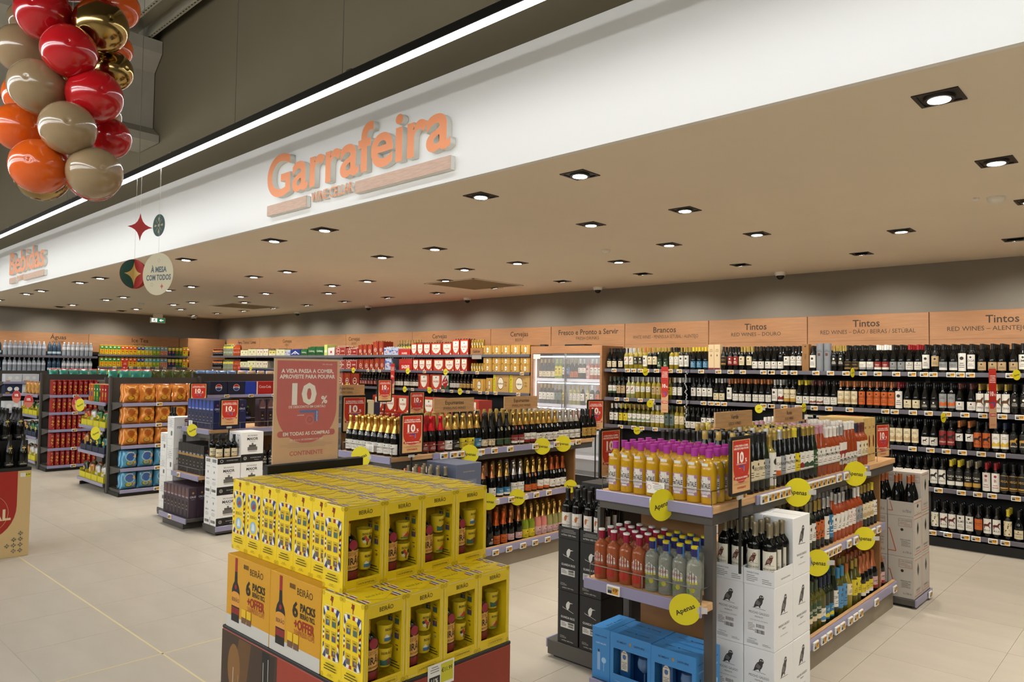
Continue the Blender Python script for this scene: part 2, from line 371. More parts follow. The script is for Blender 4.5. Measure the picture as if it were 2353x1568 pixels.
# ---------------------------------------------------------------- raised wall lettering
ORANGE = mat('orange_sign_face', 'e8925f', .5); SIGNW = mat('sign_edge_white', 'e4e2da', .6); SIGNWOOD = mat('sign_wood_face', 'c8a893', .55, var=.12, vscale=6, stretch=(2, 1, 25))
def solid_text(t, h, wd, depth, face, bold, name, parent, loc):
    cu = bpy.data.curves.new(name, 'FONT'); cu.body = t; cu.size = 1; cu.resolution_u = 10; cu.offset = bold; cu.extrude = .5
    o = bpy.data.objects.new(name, cu); me = bpy.data.meshes.new_from_object(o); me.name = name
    bpy.data.objects.remove(o); bpy.data.curves.remove(cu)
    xs = [v.co.x for v in me.vertices]; x0, x1 = min(xs), max(xs); k = h/CAP
    for v in me.vertices: v.co = ((v.co.x-(x0+x1)/2)*wd/(x1-x0), -(v.co.z+.5)*depth, v.co.y*k)
    me.update(); me.materials.clear(); me.materials.append(SIGNW); me.materials.append(face)
    for p in me.polygons: p.material_index = 1 if abs(p.normal.y) > .9 else 0
    return ob(name, me, parent, loc)
def fascia_sign(word, sub, x0, x1, zt, zb, xa, xb, label):
    t = thing('fascia_sign', label, 'sign', ((x0+x1)/2, YF, zb))
    n = len(word)
    solid_text(word, (zt-zb)*.8, x1-x0, .05, ORANGE, .02, 'lettering', t, (0, -.002, .17))
    c = (x0+x1)/2
    solid_text(sub, .085, (xb-xa)*.9, .03, ORANGE, .004, 'small_lettering', t, ((xa+xb)/2-c, -.002, .03))
    for p, q in ((x0, xa-.02), (xb+.02, x1)):
        o = MB().box(p-c, -.045, 0, q-c, -.002, .1, SIGNW, .002).build('wood_bar', t); MB().box(p-c, -.048, .001, q-c, -.0455, .099, SIGNWOOD).build('wood_face', o)
fascia_sign('Garrafeira', 'WINE CELLAR', -6.43, -3.84, 3.79, 3.325, -5.72, -5.02, 'orange raised lettering reading Garrafeira with wooden underline on fascia')
fascia_sign('Bebidas', 'DRINKS', -15.72, -13.6, 3.79, 3.325, -15.3, -14.8, 'orange raised lettering reading Bebidas with wooden underline on fascia')
# ---------------------------------------------------------------- header panels round the walls
HTX = '3a2a16'
def header(x0, x1, title, sub, px, py, label, h=.085):
    t = thing('header_panel', label, 'sign', ((x0+x1)/2, YP, 2.2)); c = (x0+x1)/2
    MB().box(x0-c+.004, .0, .0, x1-c-.004, .085, .455, WOODH, .003).build('board', t)
    MB().box(x0-c+.03, -.0015, .125, x1-c-.03, .0, .128, mat('groove_dark', '6b4527', .8)).build('groove', t)
    MB().box(x0-c+.004, -.0015, .045, x1-c-.004, .0, .048, mat('groove_dark')).build('groove', t)
    if title:
        p = PR(); P = ony(px, py, YP); p.text(title, P.x-c, P.z-2.2, h, HTX, .012)
        if sub: p.text(sub, P.x-c, P.z-2.2-.105, .05, HTX, .0, maxw=(x1-x0)*.78)
        ob('lettering', p.mesh('lettering', FR(-.001)), t)
HD = [(.6, -.84, None, None, 0, 0, 'plain wooden header panel past the Alentejo reds'), (-.84, -2.27, 'Tintos', 'RED WINES – ALENTEJO / LISBOA', 2303, 732, 'wooden header panel reading Tintos, Alentejo and Lisboa'), (-2.27, -3.71, 'Tintos', 'RED WINES – DÃO / BEIRAS / SETÚBAL', 1990, 743, 'wooden header panel reading Tintos, Dão, Beiras and Setúbal'),
      (-3.71, -5.14, 'Tintos', 'RED WINES – DOURO', 1736, 751, 'wooden header panel reading Tintos, Douro'), (-5.14, -6.6, 'Brancos', 'WHITE WINES – PENÍNSULA SETÚBAL / ALENTEJO', 1527, 758, 'wooden header panel reading Brancos above the white wines'), (-6.6, -8.13, 'Fresco e Pronto a Servir', 'FRESH DRINKS', 1350, 763, 'wooden header panel reading Fresco e Pronto a Servir'),
      (-8.13, -9.6, 'Cervejas', 'BEERS', 1193, 768, 'wooden header panel reading Cervejas next to the cooler'), (-9.6, -11.9, 'Cervejas', 'BEERS', 1010, 773, 'wooden header panel reading Cervejas above the shield cartons'), (-11.9, -14.3, 'Cervejas', 'BEERS', 814, 779, 'wooden header panel reading Cervejas above the red packs'), (-14.3, -16.9, 'Cervejas', 'BEERS', 660, 784, 'wooden header panel reading Cervejas above the blue cans'),
      (-16.9, -18.3, 'Água Tónica / Limas', None, 567, 787, 'wooden header panel reading Água Tónica / Limas'), (-18.3, -20.2, 'Ice Tea', None, 512, 790, 'wooden header panel reading Ice Tea by the corner')]
for x1, x0, *r in HD: header(x0, x1, *r)
XP, XS = -20.77, -20.2
def header_left(y0, y1, title, sub, px, py, label):
    t = thing('header_panel', label, 'sign', (XP, (y0+y1)/2, 2.2)); c = (y0+y1)/2
    MB().box(-.085, y0-c+.004, 0, 0, y1-c-.004, .455, WOODH, .003).build('board', t)
    p = PR(); P = onx(px, py, XP); p.text(title, P.y-c, P.z-2.2, .1, HTX, .012).text(sub, P.y-c, P.z-2.2-.12, .05, HTX)
    ob('lettering', p.mesh('lettering', RT(.001)), t)
header_left(4.0, 6.35, 'Águas', 'WATERS', 134, 775, 'wooden header panel reading Águas above the water bottles')
header_left(6.35, 8.65, 'Ice Tea', 'ICED TEA', 322, 783, 'wooden header panel reading Ice Tea above yellow cartons')
struct(MB().box(-20.86, 8.66, 0, -20.22, 9.72, 2.64, WOODH, .004).build('trim_1'))
# ================================================================ wall shelving
SZ = [1.93, 1.495, 1.085, .65, .175]
BACKP = mat('black_back_panel', '0e0d0b', .6)
def wall_bay(x0, x1, label, zs=SZ, rail=STRIPD):
    t = thing('wall_shelf_unit', label, 'shelving', ((x0+x1)/2, YS, 0)); c = (x0+x1)/2
    MB().box(x0-c+.002, .5, 0, x1-c-.002, .54, 2.19, BACKP).build('back_panel', t)
    MB().box(x0-c+.002, .06, 0, x1-c-.002, .5, .1, DARK).build('base', t)
    for k, z in enumerate(zs):
        s = MB().box(x0-c+.004, .015, z-.03, x1-c-.004, .498, z, DARK).build('shelf', t)
        MB().box(x0-c+.004, 0, z-.045, x1-c-.004, .0145, z+.004, rail, .003).build('price_rail', s)
    for x in (x0-c+.012, x1-c-.012): MB().box(x-.012, .47, 0, x+.012, .4995, 2.19, GREY).build('upright', t)
    return t
for a, b_, nm in ((-.84, .6, 'black wall shelving of red wines beyond the Alentejo bay'), (-2.27, -.84, 'black wall shelving of red wines below the Alentejo and Lisboa header'), (-3.71, -2.27, 'black wall shelving of red wines below the Dão, Beiras and Setúbal header'), (-5.14, -3.71, 'black wall shelving of red wines below the Douro header'), (-6.6, -5.14, 'black wall shelving of white wines beside the cooler'),
               (-9.6, -8.13, 'black wall shelving of gold beer packs beside the cooler'), (-11.1, -9.6, 'black wall shelving of red shield beer cartons'), (-13.0, -11.1, 'black wall shelving of brown beer packs'), (-15.0, -13.0, 'black wall shelving of green beer packs'), (-17.0, -15.0, 'black wall shelving of flavoured beer packs'), (-18.35, -17.0, 'black wall shelving of cream tonic packs'), (-19.35, -18.35, 'black wall shelving of tall tonic bottles'), (-20.0, -19.35, 'black wall shelving of small dark tonics by the corner')):
    wall_bay(a, b_, nm, SZ if a > -7 else (2.157, 1.853, 1.5, 1.05, .6, .15) if a > -16.9 else (2.157, 1.853, 1.55, 1.1, .6, .15) if a > -18.5 else (2.157, 1.742, 1.2, .7, .2) if a > -19.4 else (2.157, 1.853, 1.63, 1.2, .7, .2))
def wall_bay_left(y0, y1, zs, label):
    t = thing('wall_shelf_unit', label, 'shelving', (XS, (y0+y1)/2, 0)); c = (y0+y1)/2
    MB().box(-.56, y0-c+.002, 0, -.52, y1-c-.002, 2.19, BACKP).build('back_panel', t); MB().box(-.5, y0-c+.002, 0, -.06, y1-c-.002, .1, DARK).build('base', t)
    for z in zs:
        s = MB().box(-.518, y0-c+.004, z-.03, -.015, y1-c-.004, z, DARK).build('shelf', t)
        MB().box(-.0145, y0-c+.004, z-.05, 0, y1-c-.004, z+.004, STRIPD, .003).build('price_rail', s)
wall_bay_left(4.0, 6.4, (2.08, 1.685, 1.2, .7, .2), 'black wall shelving of bottled water'); wall_bay_left(6.4, 8.65, (2.14, 1.83, 1.64, 1.3, .9, .5, .15), 'black wall shelving of iced tea cartons')
# ---------------------------------------------------------------- glass fronted drinks cooler
t = thing('drinks_cooler', 'wood framed drinks cooler with two glass doors and lit shelves', 'cooler', (-7.36, YS, 0)); h = .73
for x in (-h+.02, h-.02): MB().box(x-.02, -.02, 0, x+.02, .548, 2.29, WOODH, .002).build('side_panel', t)
MB().box(-h+.04, -.02, 2.17, h-.04, .0, 2.29, WOODH, .002).build('top_board', t); MB().box(-h+.04, -.0, 2.17, h-.04, .548, 2.2, DARK).build('roof_panel', t)
MB().box(-h+.04, .51, .1, h-.04, .548, 2.17, mat('cooler_liner', 'd8dad8', .4)).build('liner', t); MB().box(-h+.04, .0, 0, h-.04, .51, .25, DARK).build('base', t)
COOLZ = (1.76, 1.345, .95, .55, .25)
for z in COOLZ:
    s = MB().box(-h+.045, .07, z-.02, h-.045, .505, z, mat('cooler_shelf', 'e0e2e4', .3)).build('shelf', t); MB().box(-h+.045, .055, z-.045, h-.045, .0695, z+.003, mat('cooler_rail', 'd9dbe8', .3)).build('price_rail', s)
CLAMP = mat('cooler_tube', 'eef4ff', .4, emis=4)
for z in (2.12, 1.69, 1.275): MB().cyl((-h+.06, .1, z), (h-.06, .1, z), .008, 8, CLAMP).build('light_tube', t)
for x in (-h+.055, h-.055): MB().cyl((x, .06, .3), (x, .06, 2.1), .007, 8, CLAMP).build('light_tube', t)
GLASS = mat('clear_pane', 'ffffff', .02, alpha=.1, spec=.6)
for s_ in (-1, 1):
    d = MB().box(min(s_*.008, s_*(h-.045)), -.004, .26, max(s_*.008, s_*(h-.045)), .004, 2.165, GLASS).build('glass_door', t)
    MB().box(s_*.006, -.008, .26, s_*.02, .008, 2.165, WIRE).build('door_edge', d); MB().cyl((s_*.045, -.03, 1.0), (s_*.045, -.03, 1.5), .008, 8, WIRE).build('door_handle', d)
MB().box(-h+.05, -.012, 2.08, -h+.2, -.004, 2.16, WHITEP).build('notice', t)
MB().box(-h+.1, .1, 2.291, -h+.2, .2, 2.325, BLACKP).build('compressor_cover', t); MB().box(-.1, .1, 2.291, .3, .3, 2.32, BLACKP).build('compressor_cover', t)
# ================================================================ gondolas
def fence(pts, z, parent, name='wire_fence'):
    b = MB(); 
    for (x0, y0), (x1, y1) in zip(pts[:-1], pts[1:]):
        b.cyl((x0, y0, z+.075), (x1, y1, z+.075), .0025, 6, WIRE); n = max(1, round(math.hypot(x1-x0, y1-y0)/.38))
        for k in range(n+1): q = (x0+(x1-x0)*k/n, y0+(y1-y0)*k/n); b.cyl((*q, z), (*q, z+.075), .0025, 6, WIRE)
    return b.build(name, parent)
def wine_gondola(Xl, Xr, zs, yc, y0, y1, label, pw=.01):
    """wooden island: zs top/mid/bottom heights, yc end-cap fronts for top/mid/base, body y0..y1"""
    zt, zm, zb = zs; c = (Xl+Xr)/2; W = (Xr-Xl)/2
    t = thing('wine_gondola', label, 'gondola', (c, y0, 0)); Y = lambda v: v-y0
    s = MB().box(-W, Y(yc[0]), zt-.04, W, Y(y1+.32), zt, WOODY, .003).build('top_board', t)
    MB().box(W+.0005, Y(y0-.3), zt-.052, W+.015, Y(y1-.38), zt+.004, STRIP, .003).build('price_rail', s)
    MB().box(-W, Y(yc[0])-.0155, zt-.055, W, Y(yc[0])-.0005, zt+.004, STRIP, .003).build('price_rail', s)
    MB().box(-W+.01, Y(yc[0])+.01, zt-.1, W-.01, Y(y1+.3), zt-.041, GREY).build('top_frame', t)
    fence([(-W+.02, Y(y1+.3)), (-W+.02, Y(yc[0])+.02), (W-.02, Y(yc[0])+.02), (W-.02, Y(y1+.3)), (-W+.02, Y(y1+.3))], zt, t)
    ydeep = yc[0]+.29
    for z, yf in ((zm, yc[1]), (zb-.05, yc[2])):
        s = MB().box(-W, Y(yf), z-.04, W, Y(yc[0])-.0, z, WOOD if z == zm else GREY, .003).build('end_shelf', t); MB().box(-W+.02, Y(yc[0])+.0003, z-.04, W-.155, Y(ydeep), z, WOOD if z == zm else GREY).build('rear_board', s)
        MB().box(-W, Y(yf)-.0155, z-.055, W, Y(yf)-.0005, z+.004, STRIP, .003).build('price_rail', s)
        if z == zm: fence([(-W+.02, Y(yf)+.12), (-W+.02, Y(yf)+.02), (W-.02, Y(yf)+.02), (W-.02, Y(yf)+.12)], z, t)
    MB().box(-W+.01, Y(yc[2])+.03, 0, W-.155, Y(ydeep), zb-.0905, GREY).build('end_base', t)
    for x, pw_ in ((-W+.011, .01), (W-pw-.001, pw)): MB().box(x-pw_, Y(yc[0])+.001, zm if x < 0 else zb-.05, x+pw_, Y(yc[0])+.04, zt-.1, GREY).build('post', t)
    MB().box(-W+.01, Y(ydeep)-.03, zb-.05, -W+.05, Y(ydeep), zm-.04, GREY).build('post', t)
    MB().box(-.24, Y(ydeep)-.02, zb-.05, .18, Y(ydeep), zt-.1, WOODD).build('end_back_panel', t)
    for sgn in (1, -1):
        s = MB().box(min(sgn*.012, sgn*W), .0, zm-.04, max(sgn*.012, sgn*W), Y(y1), zm, WOODY, .003).build('shelf', t)
        MB().box(min(sgn*(W+.0005), sgn*(W+.015)), 0, zm-.055, max(sgn*(W+.0005), sgn*(W+.015)), Y(y1), zm+.004, STRIP, .003).build('price_rail', s)
        s = MB().box(min(sgn*.012, sgn*(W-.025)), .0, zb-.04, max(sgn*.012, sgn*(W-.025)), Y(y1+.28), zb-.012, DARK).build('shelf', t)
        MB().box(min(sgn*(W-.0245), sgn*W), 0, zb-.05, max(sgn*(W-.0245), sgn*W), Y(y1+.3), zb+.012, WOODY, .003).build('wood_lip', s)
        MB().box(min(sgn*(W+.0005), sgn*(W+.015)), 0, zb-.06, max(sgn*(W+.0005), sgn*(W+.015)), Y(y1+.3), zb+.006, STRIP, .003).build('price_rail', s)
    MB().box(-.012, 0, zb-.04, .012, Y(y1), zt-.1, WOODD).build('spine_panel', t)
    MB().box(-W+.012, 0, 0, W-.012, Y(y1+.28), zb-.0605, PLINTH).build('kick_plinth', t)
    MB().box(-W+.03, Y(y1), zb-.012, W-.03, Y(y1+.025), zt-.1, WOODD).build('end_panel', t)
    return t
wine_gondola(-2.53, -1.80, (1.21, .73, .205), (3.47, 3.36, 3.42), 4.26, 6.3, 'wooden gondola of green and rosé wines with gin on its end', .025)
wine_gondola(-5.63, -4.88, (1.15, .66, .2), (3.80, 3.70, 3.62), 4.55, 6.3, 'wooden gondola of sparkling wines with gold capped bottles on its end')
wine_gondola(-9.14, -8.40, (1.14, .61, .19), (3.88, 3.77, 3.64), 4.5, 6.5, 'wooden gondola of port wine gift boxes with blue ones on top')
def snack_bay(Xf, y0, y1, zs, top, label, depth=.5):
    t = thing('snack_shelving', label, 'shelving', (Xf, (y0+y1)/2, 0)); h = (y1-y0)/2
    for y in (-h, h): MB().box(-depth, y-.015, 0, -depth+.06, y+.015, top, GREY).build('upright', t)
    MB().box(-depth+.005, -h+.015, .1, -depth+.02, h-.015, top-.02, GREY).build('back_panel', t); MB().box(-depth, -h, 0, -.02, h, .055, DARK).build('base', t)
    for z in zs:
        s = MB().box(-depth+.021, -h+.016, z-.025, -.015, h-.016, z, GREY).build('shelf', t); MB().box(-.0145, -h+.016, z-.045, 0, h-.016, z+.003, STRIP, .003).build('price_rail', s)
        for y in (-h+.02, h-.024): MB().prism([(-depth+.06, z-.0255), (-.05, z-.0255), (-.05, z-.045), (-depth+.06, z-.12)], y, y+.004, GREY, lambda a, b_, q: (a, q, b_)).build('bracket', s)
    return t
def snack_end(xa, xb, yf, zs, top, label, depth=.42):
    t = thing('snack_end_shelving', label, 'shelving', ((xa+xb)/2, yf, 0)); h = (xb-xa)/2
    for x in (-h, h): MB().box(x-.015, depth-.06, 0, x+.015, depth, top, GREY).build('upright', t)
    MB().box(-h+.015, depth-.015, .1, h-.015, depth-.004, top-.02, GREY).build('back_panel', t)
    for x in (-h+.02, h-.05): MB().box(x, .04, 0, x+.03, depth-.06, .05, DARK).build('foot', t)
    for z in zs:
        s = MB().box(-h+.016, .015, z-.025, h-.016, depth-.016, z, GREY).build('shelf', t); MB().box(-h+.016, 0, z-.045, h-.016, .0145, z+.003, STRIP, .003).build('price_rail', s)
    return t
BZ = (.095, .40, .725, 1.03, 1.335)
snack_bay(-11.2, 3.88, 5.2, BZ, 1.72, 'grey shelving bay full of orange and blue crisp bags'); snack_bay(-14.65, 3.88, 5.2, BZ, 1.72, 'grey shelving bay full of red crisp tubes')
EZ = (.13, .56, .945, 1.32)
snack_end(-12.9, -11.73, 3.84, EZ, 1.68, 'grey end shelving of mixed snack bags beside the orange crisps'); snack_end(-16.4, -15.18, 3.84, EZ, 1.68, 'grey end shelving of snack bags beside the red tubes')
snack_bay(-11.55, 5.25, 8.0, (.12, .9, 1.42), 1.78, 'grey shelving bay of cola packs behind the crisp bags')
def lamp_shelf(x, y0, y1, zs, top, label): snack_bay(x, y0, y1, zs, top, label)
lamp_shelf(-17.9, 3.9, 5.6, (.1, .5, .9, 1.25, 1.5), 1.75, 'grey shelving bay of boxed light bulbs and filters')
# ================================================================ goods: bottles
def smooth_prof(pts, k=3):
    out = []
    for i in range(len(pts)-1):
        (r0, z0), (r1, z1) = pts[i], pts[i+1]; out.append((r0, z0))
    return pts
SH = {
 'bord': dict(r=.0385, h=.318, p=[(.030, 0), (.0365, .002), (.0385, .008), (.0385, .195), (.0372, .208), (.033, .22), (.025, .231), (.0185, .241), (.0155, .252), (.0148, .27), (.0148, .302), (.0162, .303), (.0162, .313), (.0148, .318)], cap=.248, cr=.0008),
 'burg': dict(r=.0415, h=.318, p=[(.033, 0), (.0395, .002), (.0415, .008), (.0415, .14), (.0405, .155), (.037, .175), (.031, .198), (.024, .222), (.0185, .242), (.0155, .262), (.0148, .302), (.0162, .303), (.0162, .313), (.0148, .318)], cap=.258, cr=.0008),
 'flute': dict(r=.0365, h=.34, p=[(.03, 0), (.0345, .002), (.0365, .008), (.0365, .15), (.0345, .18), (.03, .212), (.024, .245), (.018, .27), (.0152, .29), (.0148, .324), (.0162, .325), (.0162, .335), (.0148, .34)], cap=.282, cr=.0008),
 'champ': dict(r=.0445, h=.32, p=[(.035, 0), (.042, .002), (.0445, .008), (.0445, .14), (.043, .155), (.0385, .178), (.032, .2), (.025, .222), (.019, .245), (.0165, .262), (.0165, .285), (.018, .288), (.018, .312), (.014, .32)], cap=.196, cr=.0012),
 'gin': dict(r=.040, h=.272, p=[(.034, 0), (.039, .003), (.040, .01), (.041, .165), (.040, .18), (.036, .194), (.027, .205), (.017, .212), (.0145, .222), (.0145, .262), (.0145, .272)], cap=.224, cr=.004),
 'fox': dict(r=.041, h=.28, p=[(.035, 0), (.04, .003), (.041, .01), (.041, .17), (.0395, .186), (.034, .202), (.024, .214), (.0175, .222), (.016, .232), (.016, .27), (.016, .28)], cap=.24, cr=.0025),
 'beer': dict(r=.042, h=.29, p=[(.036, 0), (.041, .003), (.042, .01), (.042, .15), (.040, .17), (.032, .2), (.022, .228), (.016, .245), (.014, .27), (.0145, .28), (.0135, .29)], cap=.276, cr=.0015),
 'liqueur': dict(r=.042, h=.27, p=[(.036, 0), (.041, .003), (.042, .01), (.042, .125), (.0415, .14), (.037, .155), (.027, .166), (.0185, .173), (.0155, .182), (.0165, .195), (.014, .225), (.0138, .262), (.0138, .27)], cap=.215, cr=.0012),
 'water': dict(r=.047, h=.335, p=[(.036, 0), (.045, .004), (.047, .014), (.047, .06), (.0455, .065), (.047, .07), (.047, .10), (.0455, .105), (.047, .11), (.047, .225), (.045, .24), (.036, .27), (.022, .295), (.0145, .305), (.0145, .315), (.016, .316), (.016, .332), (.0155, .335)], cap=.314, cr=.001),
 'mini': dict(r=.03, h=.2, p=[(.026, 0), (.0295, .003), (.03, .008), (.03, .1), (.028, .115), (.021, .14), (.015, .16), (.0125, .175), (.0125, .19), (.012, .2)], cap=.186, cr=.0015),
 'soda': dict(r=.045, h=.32, p=[(.034, 0), (.043, .005), (.045, .016), (.045, .1), (.042, .125), (.045, .15), (.045, .2), (.041, .235), (.028, .27), (.016, .29), (.0145, .3), (.0155, .302), (.0155, .318), (.0145, .32)], cap=.299, cr=.001),
}
GL = {
 'dark': mat('dark_bottle_glass', '0a0b09', .08, spec=.5), 'green': mat('green_bottle_glass', '1c2412', .08), 'olive': mat('olive_bottle_glass', '4d4a17', .08), 'yellow': mat('white_wine_in_clear_glass', '8a7a26', .07), 'pale': mat('pale_green_glass', '8f8a52', .07),
 'rose': mat('rose_wine_in_clear_glass', 'a8481e', .06, trans=.25), 'pink': mat('pink_wine_in_clear_glass', 'cf7f70', .07), 'foxy': mat('amber_liqueur', 'c89a1c', .08, trans=.12), 'gin': mat('clear_gin', 'cfd2bf', .04, trans=.7), 'pinkgin': mat('pink_gin', 'e07a48', .04, trans=.6),
 'water': mat('clear_water_bottle', '9aa2aa', .08, trans=.35), 'waterblue': mat('blue_water_bottle', '3b5266', .08, trans=.3), 'brown': mat('brown_beer_glass', '180d06', .08), 'cola': mat('cola_bottle', '0c0605', .08), 'clear': mat('clear_tonic', '8d9478', .07, trans=.3), 'apple': mat('apple_green_glass', '7c8c1e', .07),
}
CAPM = {}
def capm(h, metal=.0, rough=.35):
    k = (h, metal, rough)
    if k not in CAPM: CAPM[k] = mat('capsule_'+h+('_foil' if metal else ''), h, rough, metal)
    return CAPM[k]
GOLD = capm('d2ab5c', 1., .26); SILV = capm('cfcbc4', 1., .24); REDF = capm('c81d25', .55, .3); ORF = capm('e36a2c', .6, .3); COPP = capm('c98a5a', 1., .3); BRZ = capm('a9562a', .8, .32); WHF = capm('dcd5c8', .4, .35)
_BM = {}
def bottle_meshes(shape, glass, cap, lab, seg=18, name='wine_bottle', capname='capsule'):
    """lab: (key, z0, z1, degrees, PR) -> list of (part name, mesh)"""
    s = SH[shape]; k1 = (shape, glass, name)
    if k1 not in _BM: _BM[k1] = MB().lathe(s['p'], seg, GL[glass]).mesh(name, True)
    parts = [(name, _BM[k1])]
    if cap is not None:
        k2 = (shape, cap.name, capname)
        if k2 not in _BM:
            pr = [(r+s['cr'], z) for r, z in s['p'] if z > s['cap']]; r0 = np.interp(s['cap'], [z for r, z in s['p']], [r for r, z in s['p']])
            pr = [(r0+s['cr'], s['cap'])]+pr; pr[-1] = (pr[-1][0], pr[-1][1]+.001)
            _BM[k2] = MB().lathe(pr, seg, cap).mesh(capname, True)
        parts.append((capname, _BM[k2]))
    if lab is not None:
        for key, pr in (lab if isinstance(lab, list) else [lab]):
            k3 = (shape, key)
            if k3 not in _BM:
                f = CY_(s['r']+.0004); _BM[k3] = pr().mesh('label', f, INK, cyl=s['r']*2*PI/18, eps=1.5e-4, dl=4e-5)
            parts.append(('label', _BM[k3]))
    return parts
def put(parts, loc, rz, label, cat, group=None):
    r = ob(parts[0][0], parts[0][1], None, loc, rz); tag(r, label, cat, group)
    for n, me in parts[1:]: ob(n, me, r)
    return r
# label designs: each returns a PR builder; widths are in metres round the glass
def LB(z0, z1, deg, base, r=.0385, ink='2b2622', style='std', word=None, acc=None):
    def f():
        w_ = r*math.radians(deg)/2; h = z1-z0; p = PR().rect(-w_, z0, w_, z1, base); c = (z0+z1)/2
        a = acc or ink
        if style == 'std': p.circ(0, z0+h*.72, h*.10, a).lines(0, z0+h*.42, w_*1.1, 3, h*.11, h*.035, ink)
        elif style == 'word': p.text(word, 0, z0+h*.58, h*.15, ink, .01, maxw=w_*1.7).circ(0, z0+h*.82, h*.07, a).lines(0, z0+h*.32, w_*1.2, 2, h*.12, h*.03, ink)
        elif style == 'band': p.rect(-w_, z0, w_, z0+h*.28, a).text(word or 'RESERVA', 0, z0+h*.62, h*.13, ink, .006, maxw=w_*1.6).lines(0, z0+h*.42, w_, 1, h*.1, h*.03, ink)
        elif style == 'gold': p.frame(-w_, z0, w_, z1, h*.03, a).text(word or 'VINHO', 0, z0+h*.6, h*.14, a, .01, maxw=w_*1.6).rect(-w_*.9, z0+h*.1, w_*.9, z0+h*.2, a)
        elif style == 'horse': horse(p, 0, z0+h*.55, h*.5, a).text(word or 'MULA', 0, z0+h*.22, h*.1, ink, .008, maxw=w_*1.5)
        elif style == 'land': p.poly([(-w_, z0+h*.25), (-w_*.3, z0+h*.45), (w_*.2, z0+h*.33), (w_, z0+h*.5), (w_, z0+h*.15), (-w_, z0+h*.12)], a).lines(0, z0+h*.75, w_, 2, h*.1, h*.03, ink)
        elif style == 'bird': bird(p, 0, z0+h*.62, h*.42, a).lines(0, z0+h*.25, w_*1.1, 2, h*.1, h*.035, ink)
        elif style == 'mix':
            rr = random.Random(5)
            for _ in range(26): x, y = rr.uniform(-w_*.9, w_*.7), rr.uniform(z0+h*.05, z0+h*.85); p.rect(x, y, x+w_*.22, y+h*.09, rr.choice([ink, a, '6d6257', base]))
        elif style == 'plain': pass
        return p
    return (f'{z0:.3f}{z1:.3f}{deg}{base}{ink}{style}{word}{acc}{r}', f)
def horse(p, x, y, s, c):
    q = [(-.5, -.1), (-.45, .12), (-.2, .2), (.1, .2), (.25, .42), (.42, .5), (.55, .32), (.5, .22), (.38, .26), (.3, .08), (.28, -.08), (.45, -.3), (.4, -.45), (.33, -.3), (.15, -.12), (-.2, -.12), (-.3, -.5), (-.38, -.5), (-.36, -.2)]
    return p.poly([(x+a*s, y+b*s) for a, b in q], c)
def bird(p, x, y, s, c):
    q = [(-.35, -.5), (-.28, -.1), (-.12, .2), (.0, .42), (.14, .5), (.26, .42), (.28, .3), (.46, .26), (.28, .22), (.2, -.02), (.08, -.28), (-.1, -.42)]
    return p.poly([(x+a*s, y+b*s) for a, b in q], c)
def owl(p, x, y, s, c, eye='e9e7df'):
    q = [(-.42, -.5), (-.36, -.3), (-.27, -.05), (-.14, .16), (0, .26), (.02, .4), (.12, .5), (.27, .5), (.36, .4), (.37, .26), (.3, .16), (.27, -.04), (.18, -.22), (.1, -.3), (.12, -.42), (.02, -.42), (0, -.32), (-.12, -.34), (-.26, -.42)]
    p.poly([(x+a*s, y+b*s) for a, b in q], c); p.circ(x+.14*s, y+.37*s, .05*s, eye, n=10).circ(x+.28*s, y+.37*s, .045*s, eye, n=10)
    for k in range(4): p.line(x-.1*s+k*.07*s, y+.12*s-k*.05*s, x-.22*s+k*.07*s, y-.2*s-k*.02*s, .016*s, eye)
    return p.line(x-.5*s, y-.46*s, x+.5*s, y-.52*s, .025*s, c)
def kingfisher(p, x, y, s, c):
    q = [(-.05, -.35), (-.2, -.1), (-.2, .12), (-.1, .3), (.02, .42), (.14, .42), (.22, .34), (.58, .33), (.24, .25), (.2, .12), (.16, -.1), (.06, -.26)]
    p.poly([(x+a*s, y+b*s) for a, b in q], c)
    return p.line(x-.55*s, y-.2*s, x+.05*s, y-.33*s, .035*s, c).line(x+.05*s, y-.33*s, x+.62*s, y-.5*s, .03*s, c).line(x-.5*s, y-.2*s, x-.6*s, y-.12*s, .02*s, c)
# ---------------------------------------------------------------- rows of bottles further back, too many to pick apart
class Rows:
    def __init__(s): s.b = MB()
    def bottle(s, shape, loc, glass, cap):
        d = SH[shape]; P = d['p']; i0 = next(i for i, (r, z) in enumerate(P) if z > d['cap'])
        pr = [P[0], P[2]]+[P[3]]+P[4:i0:2]+[P[i0]]
        s.b.lathe(pr, 9, TINT, loc, glass); s.b.lathe([(P[i0][0]+.001, P[i0][1]), (P[-2][0]+.001, P[-2][1]), (P[-1][0], P[-1][1]+.001)], 9, TINT, loc, cap)
    def done(s, name, label, cat, group=None):
        return tag(s.b.build(name, smooth=True), label, cat, group, 'stuff')
GLC = {'dark': '0a0b09', 'green': '1c2412', 'olive': '4d4a17', 'yellow': '8a7a26', 'pale': '8f8a52', 'rose': 'b4532a', 'pink': 'cf7f70', 'brown': '180d06', 'apple': '7c8c1e', 'gin': '8d9082', 'pinkgin': '9c3c28', 'foxy': 'b08a20', 'clear': '7d8468'}
# ---------------------------------------------------------------- cartons and other packs
def carton(name, w_, d, h, m, b=.002): return MB().box(-w_/2, -d/2, 0, w_/2, d/2, h, m, b).mesh(name)
_PM = {}
def memo(k, f):
    if k not in _PM: _PM[k] = f()
    return _PM[k]
CARD = mat('white_card', 'e6e4df', .55); CARDW = mat('cool_white_card', 'e2e2e0', .5); KRAFT = mat('kraft_card', 'a57f4f', .7)
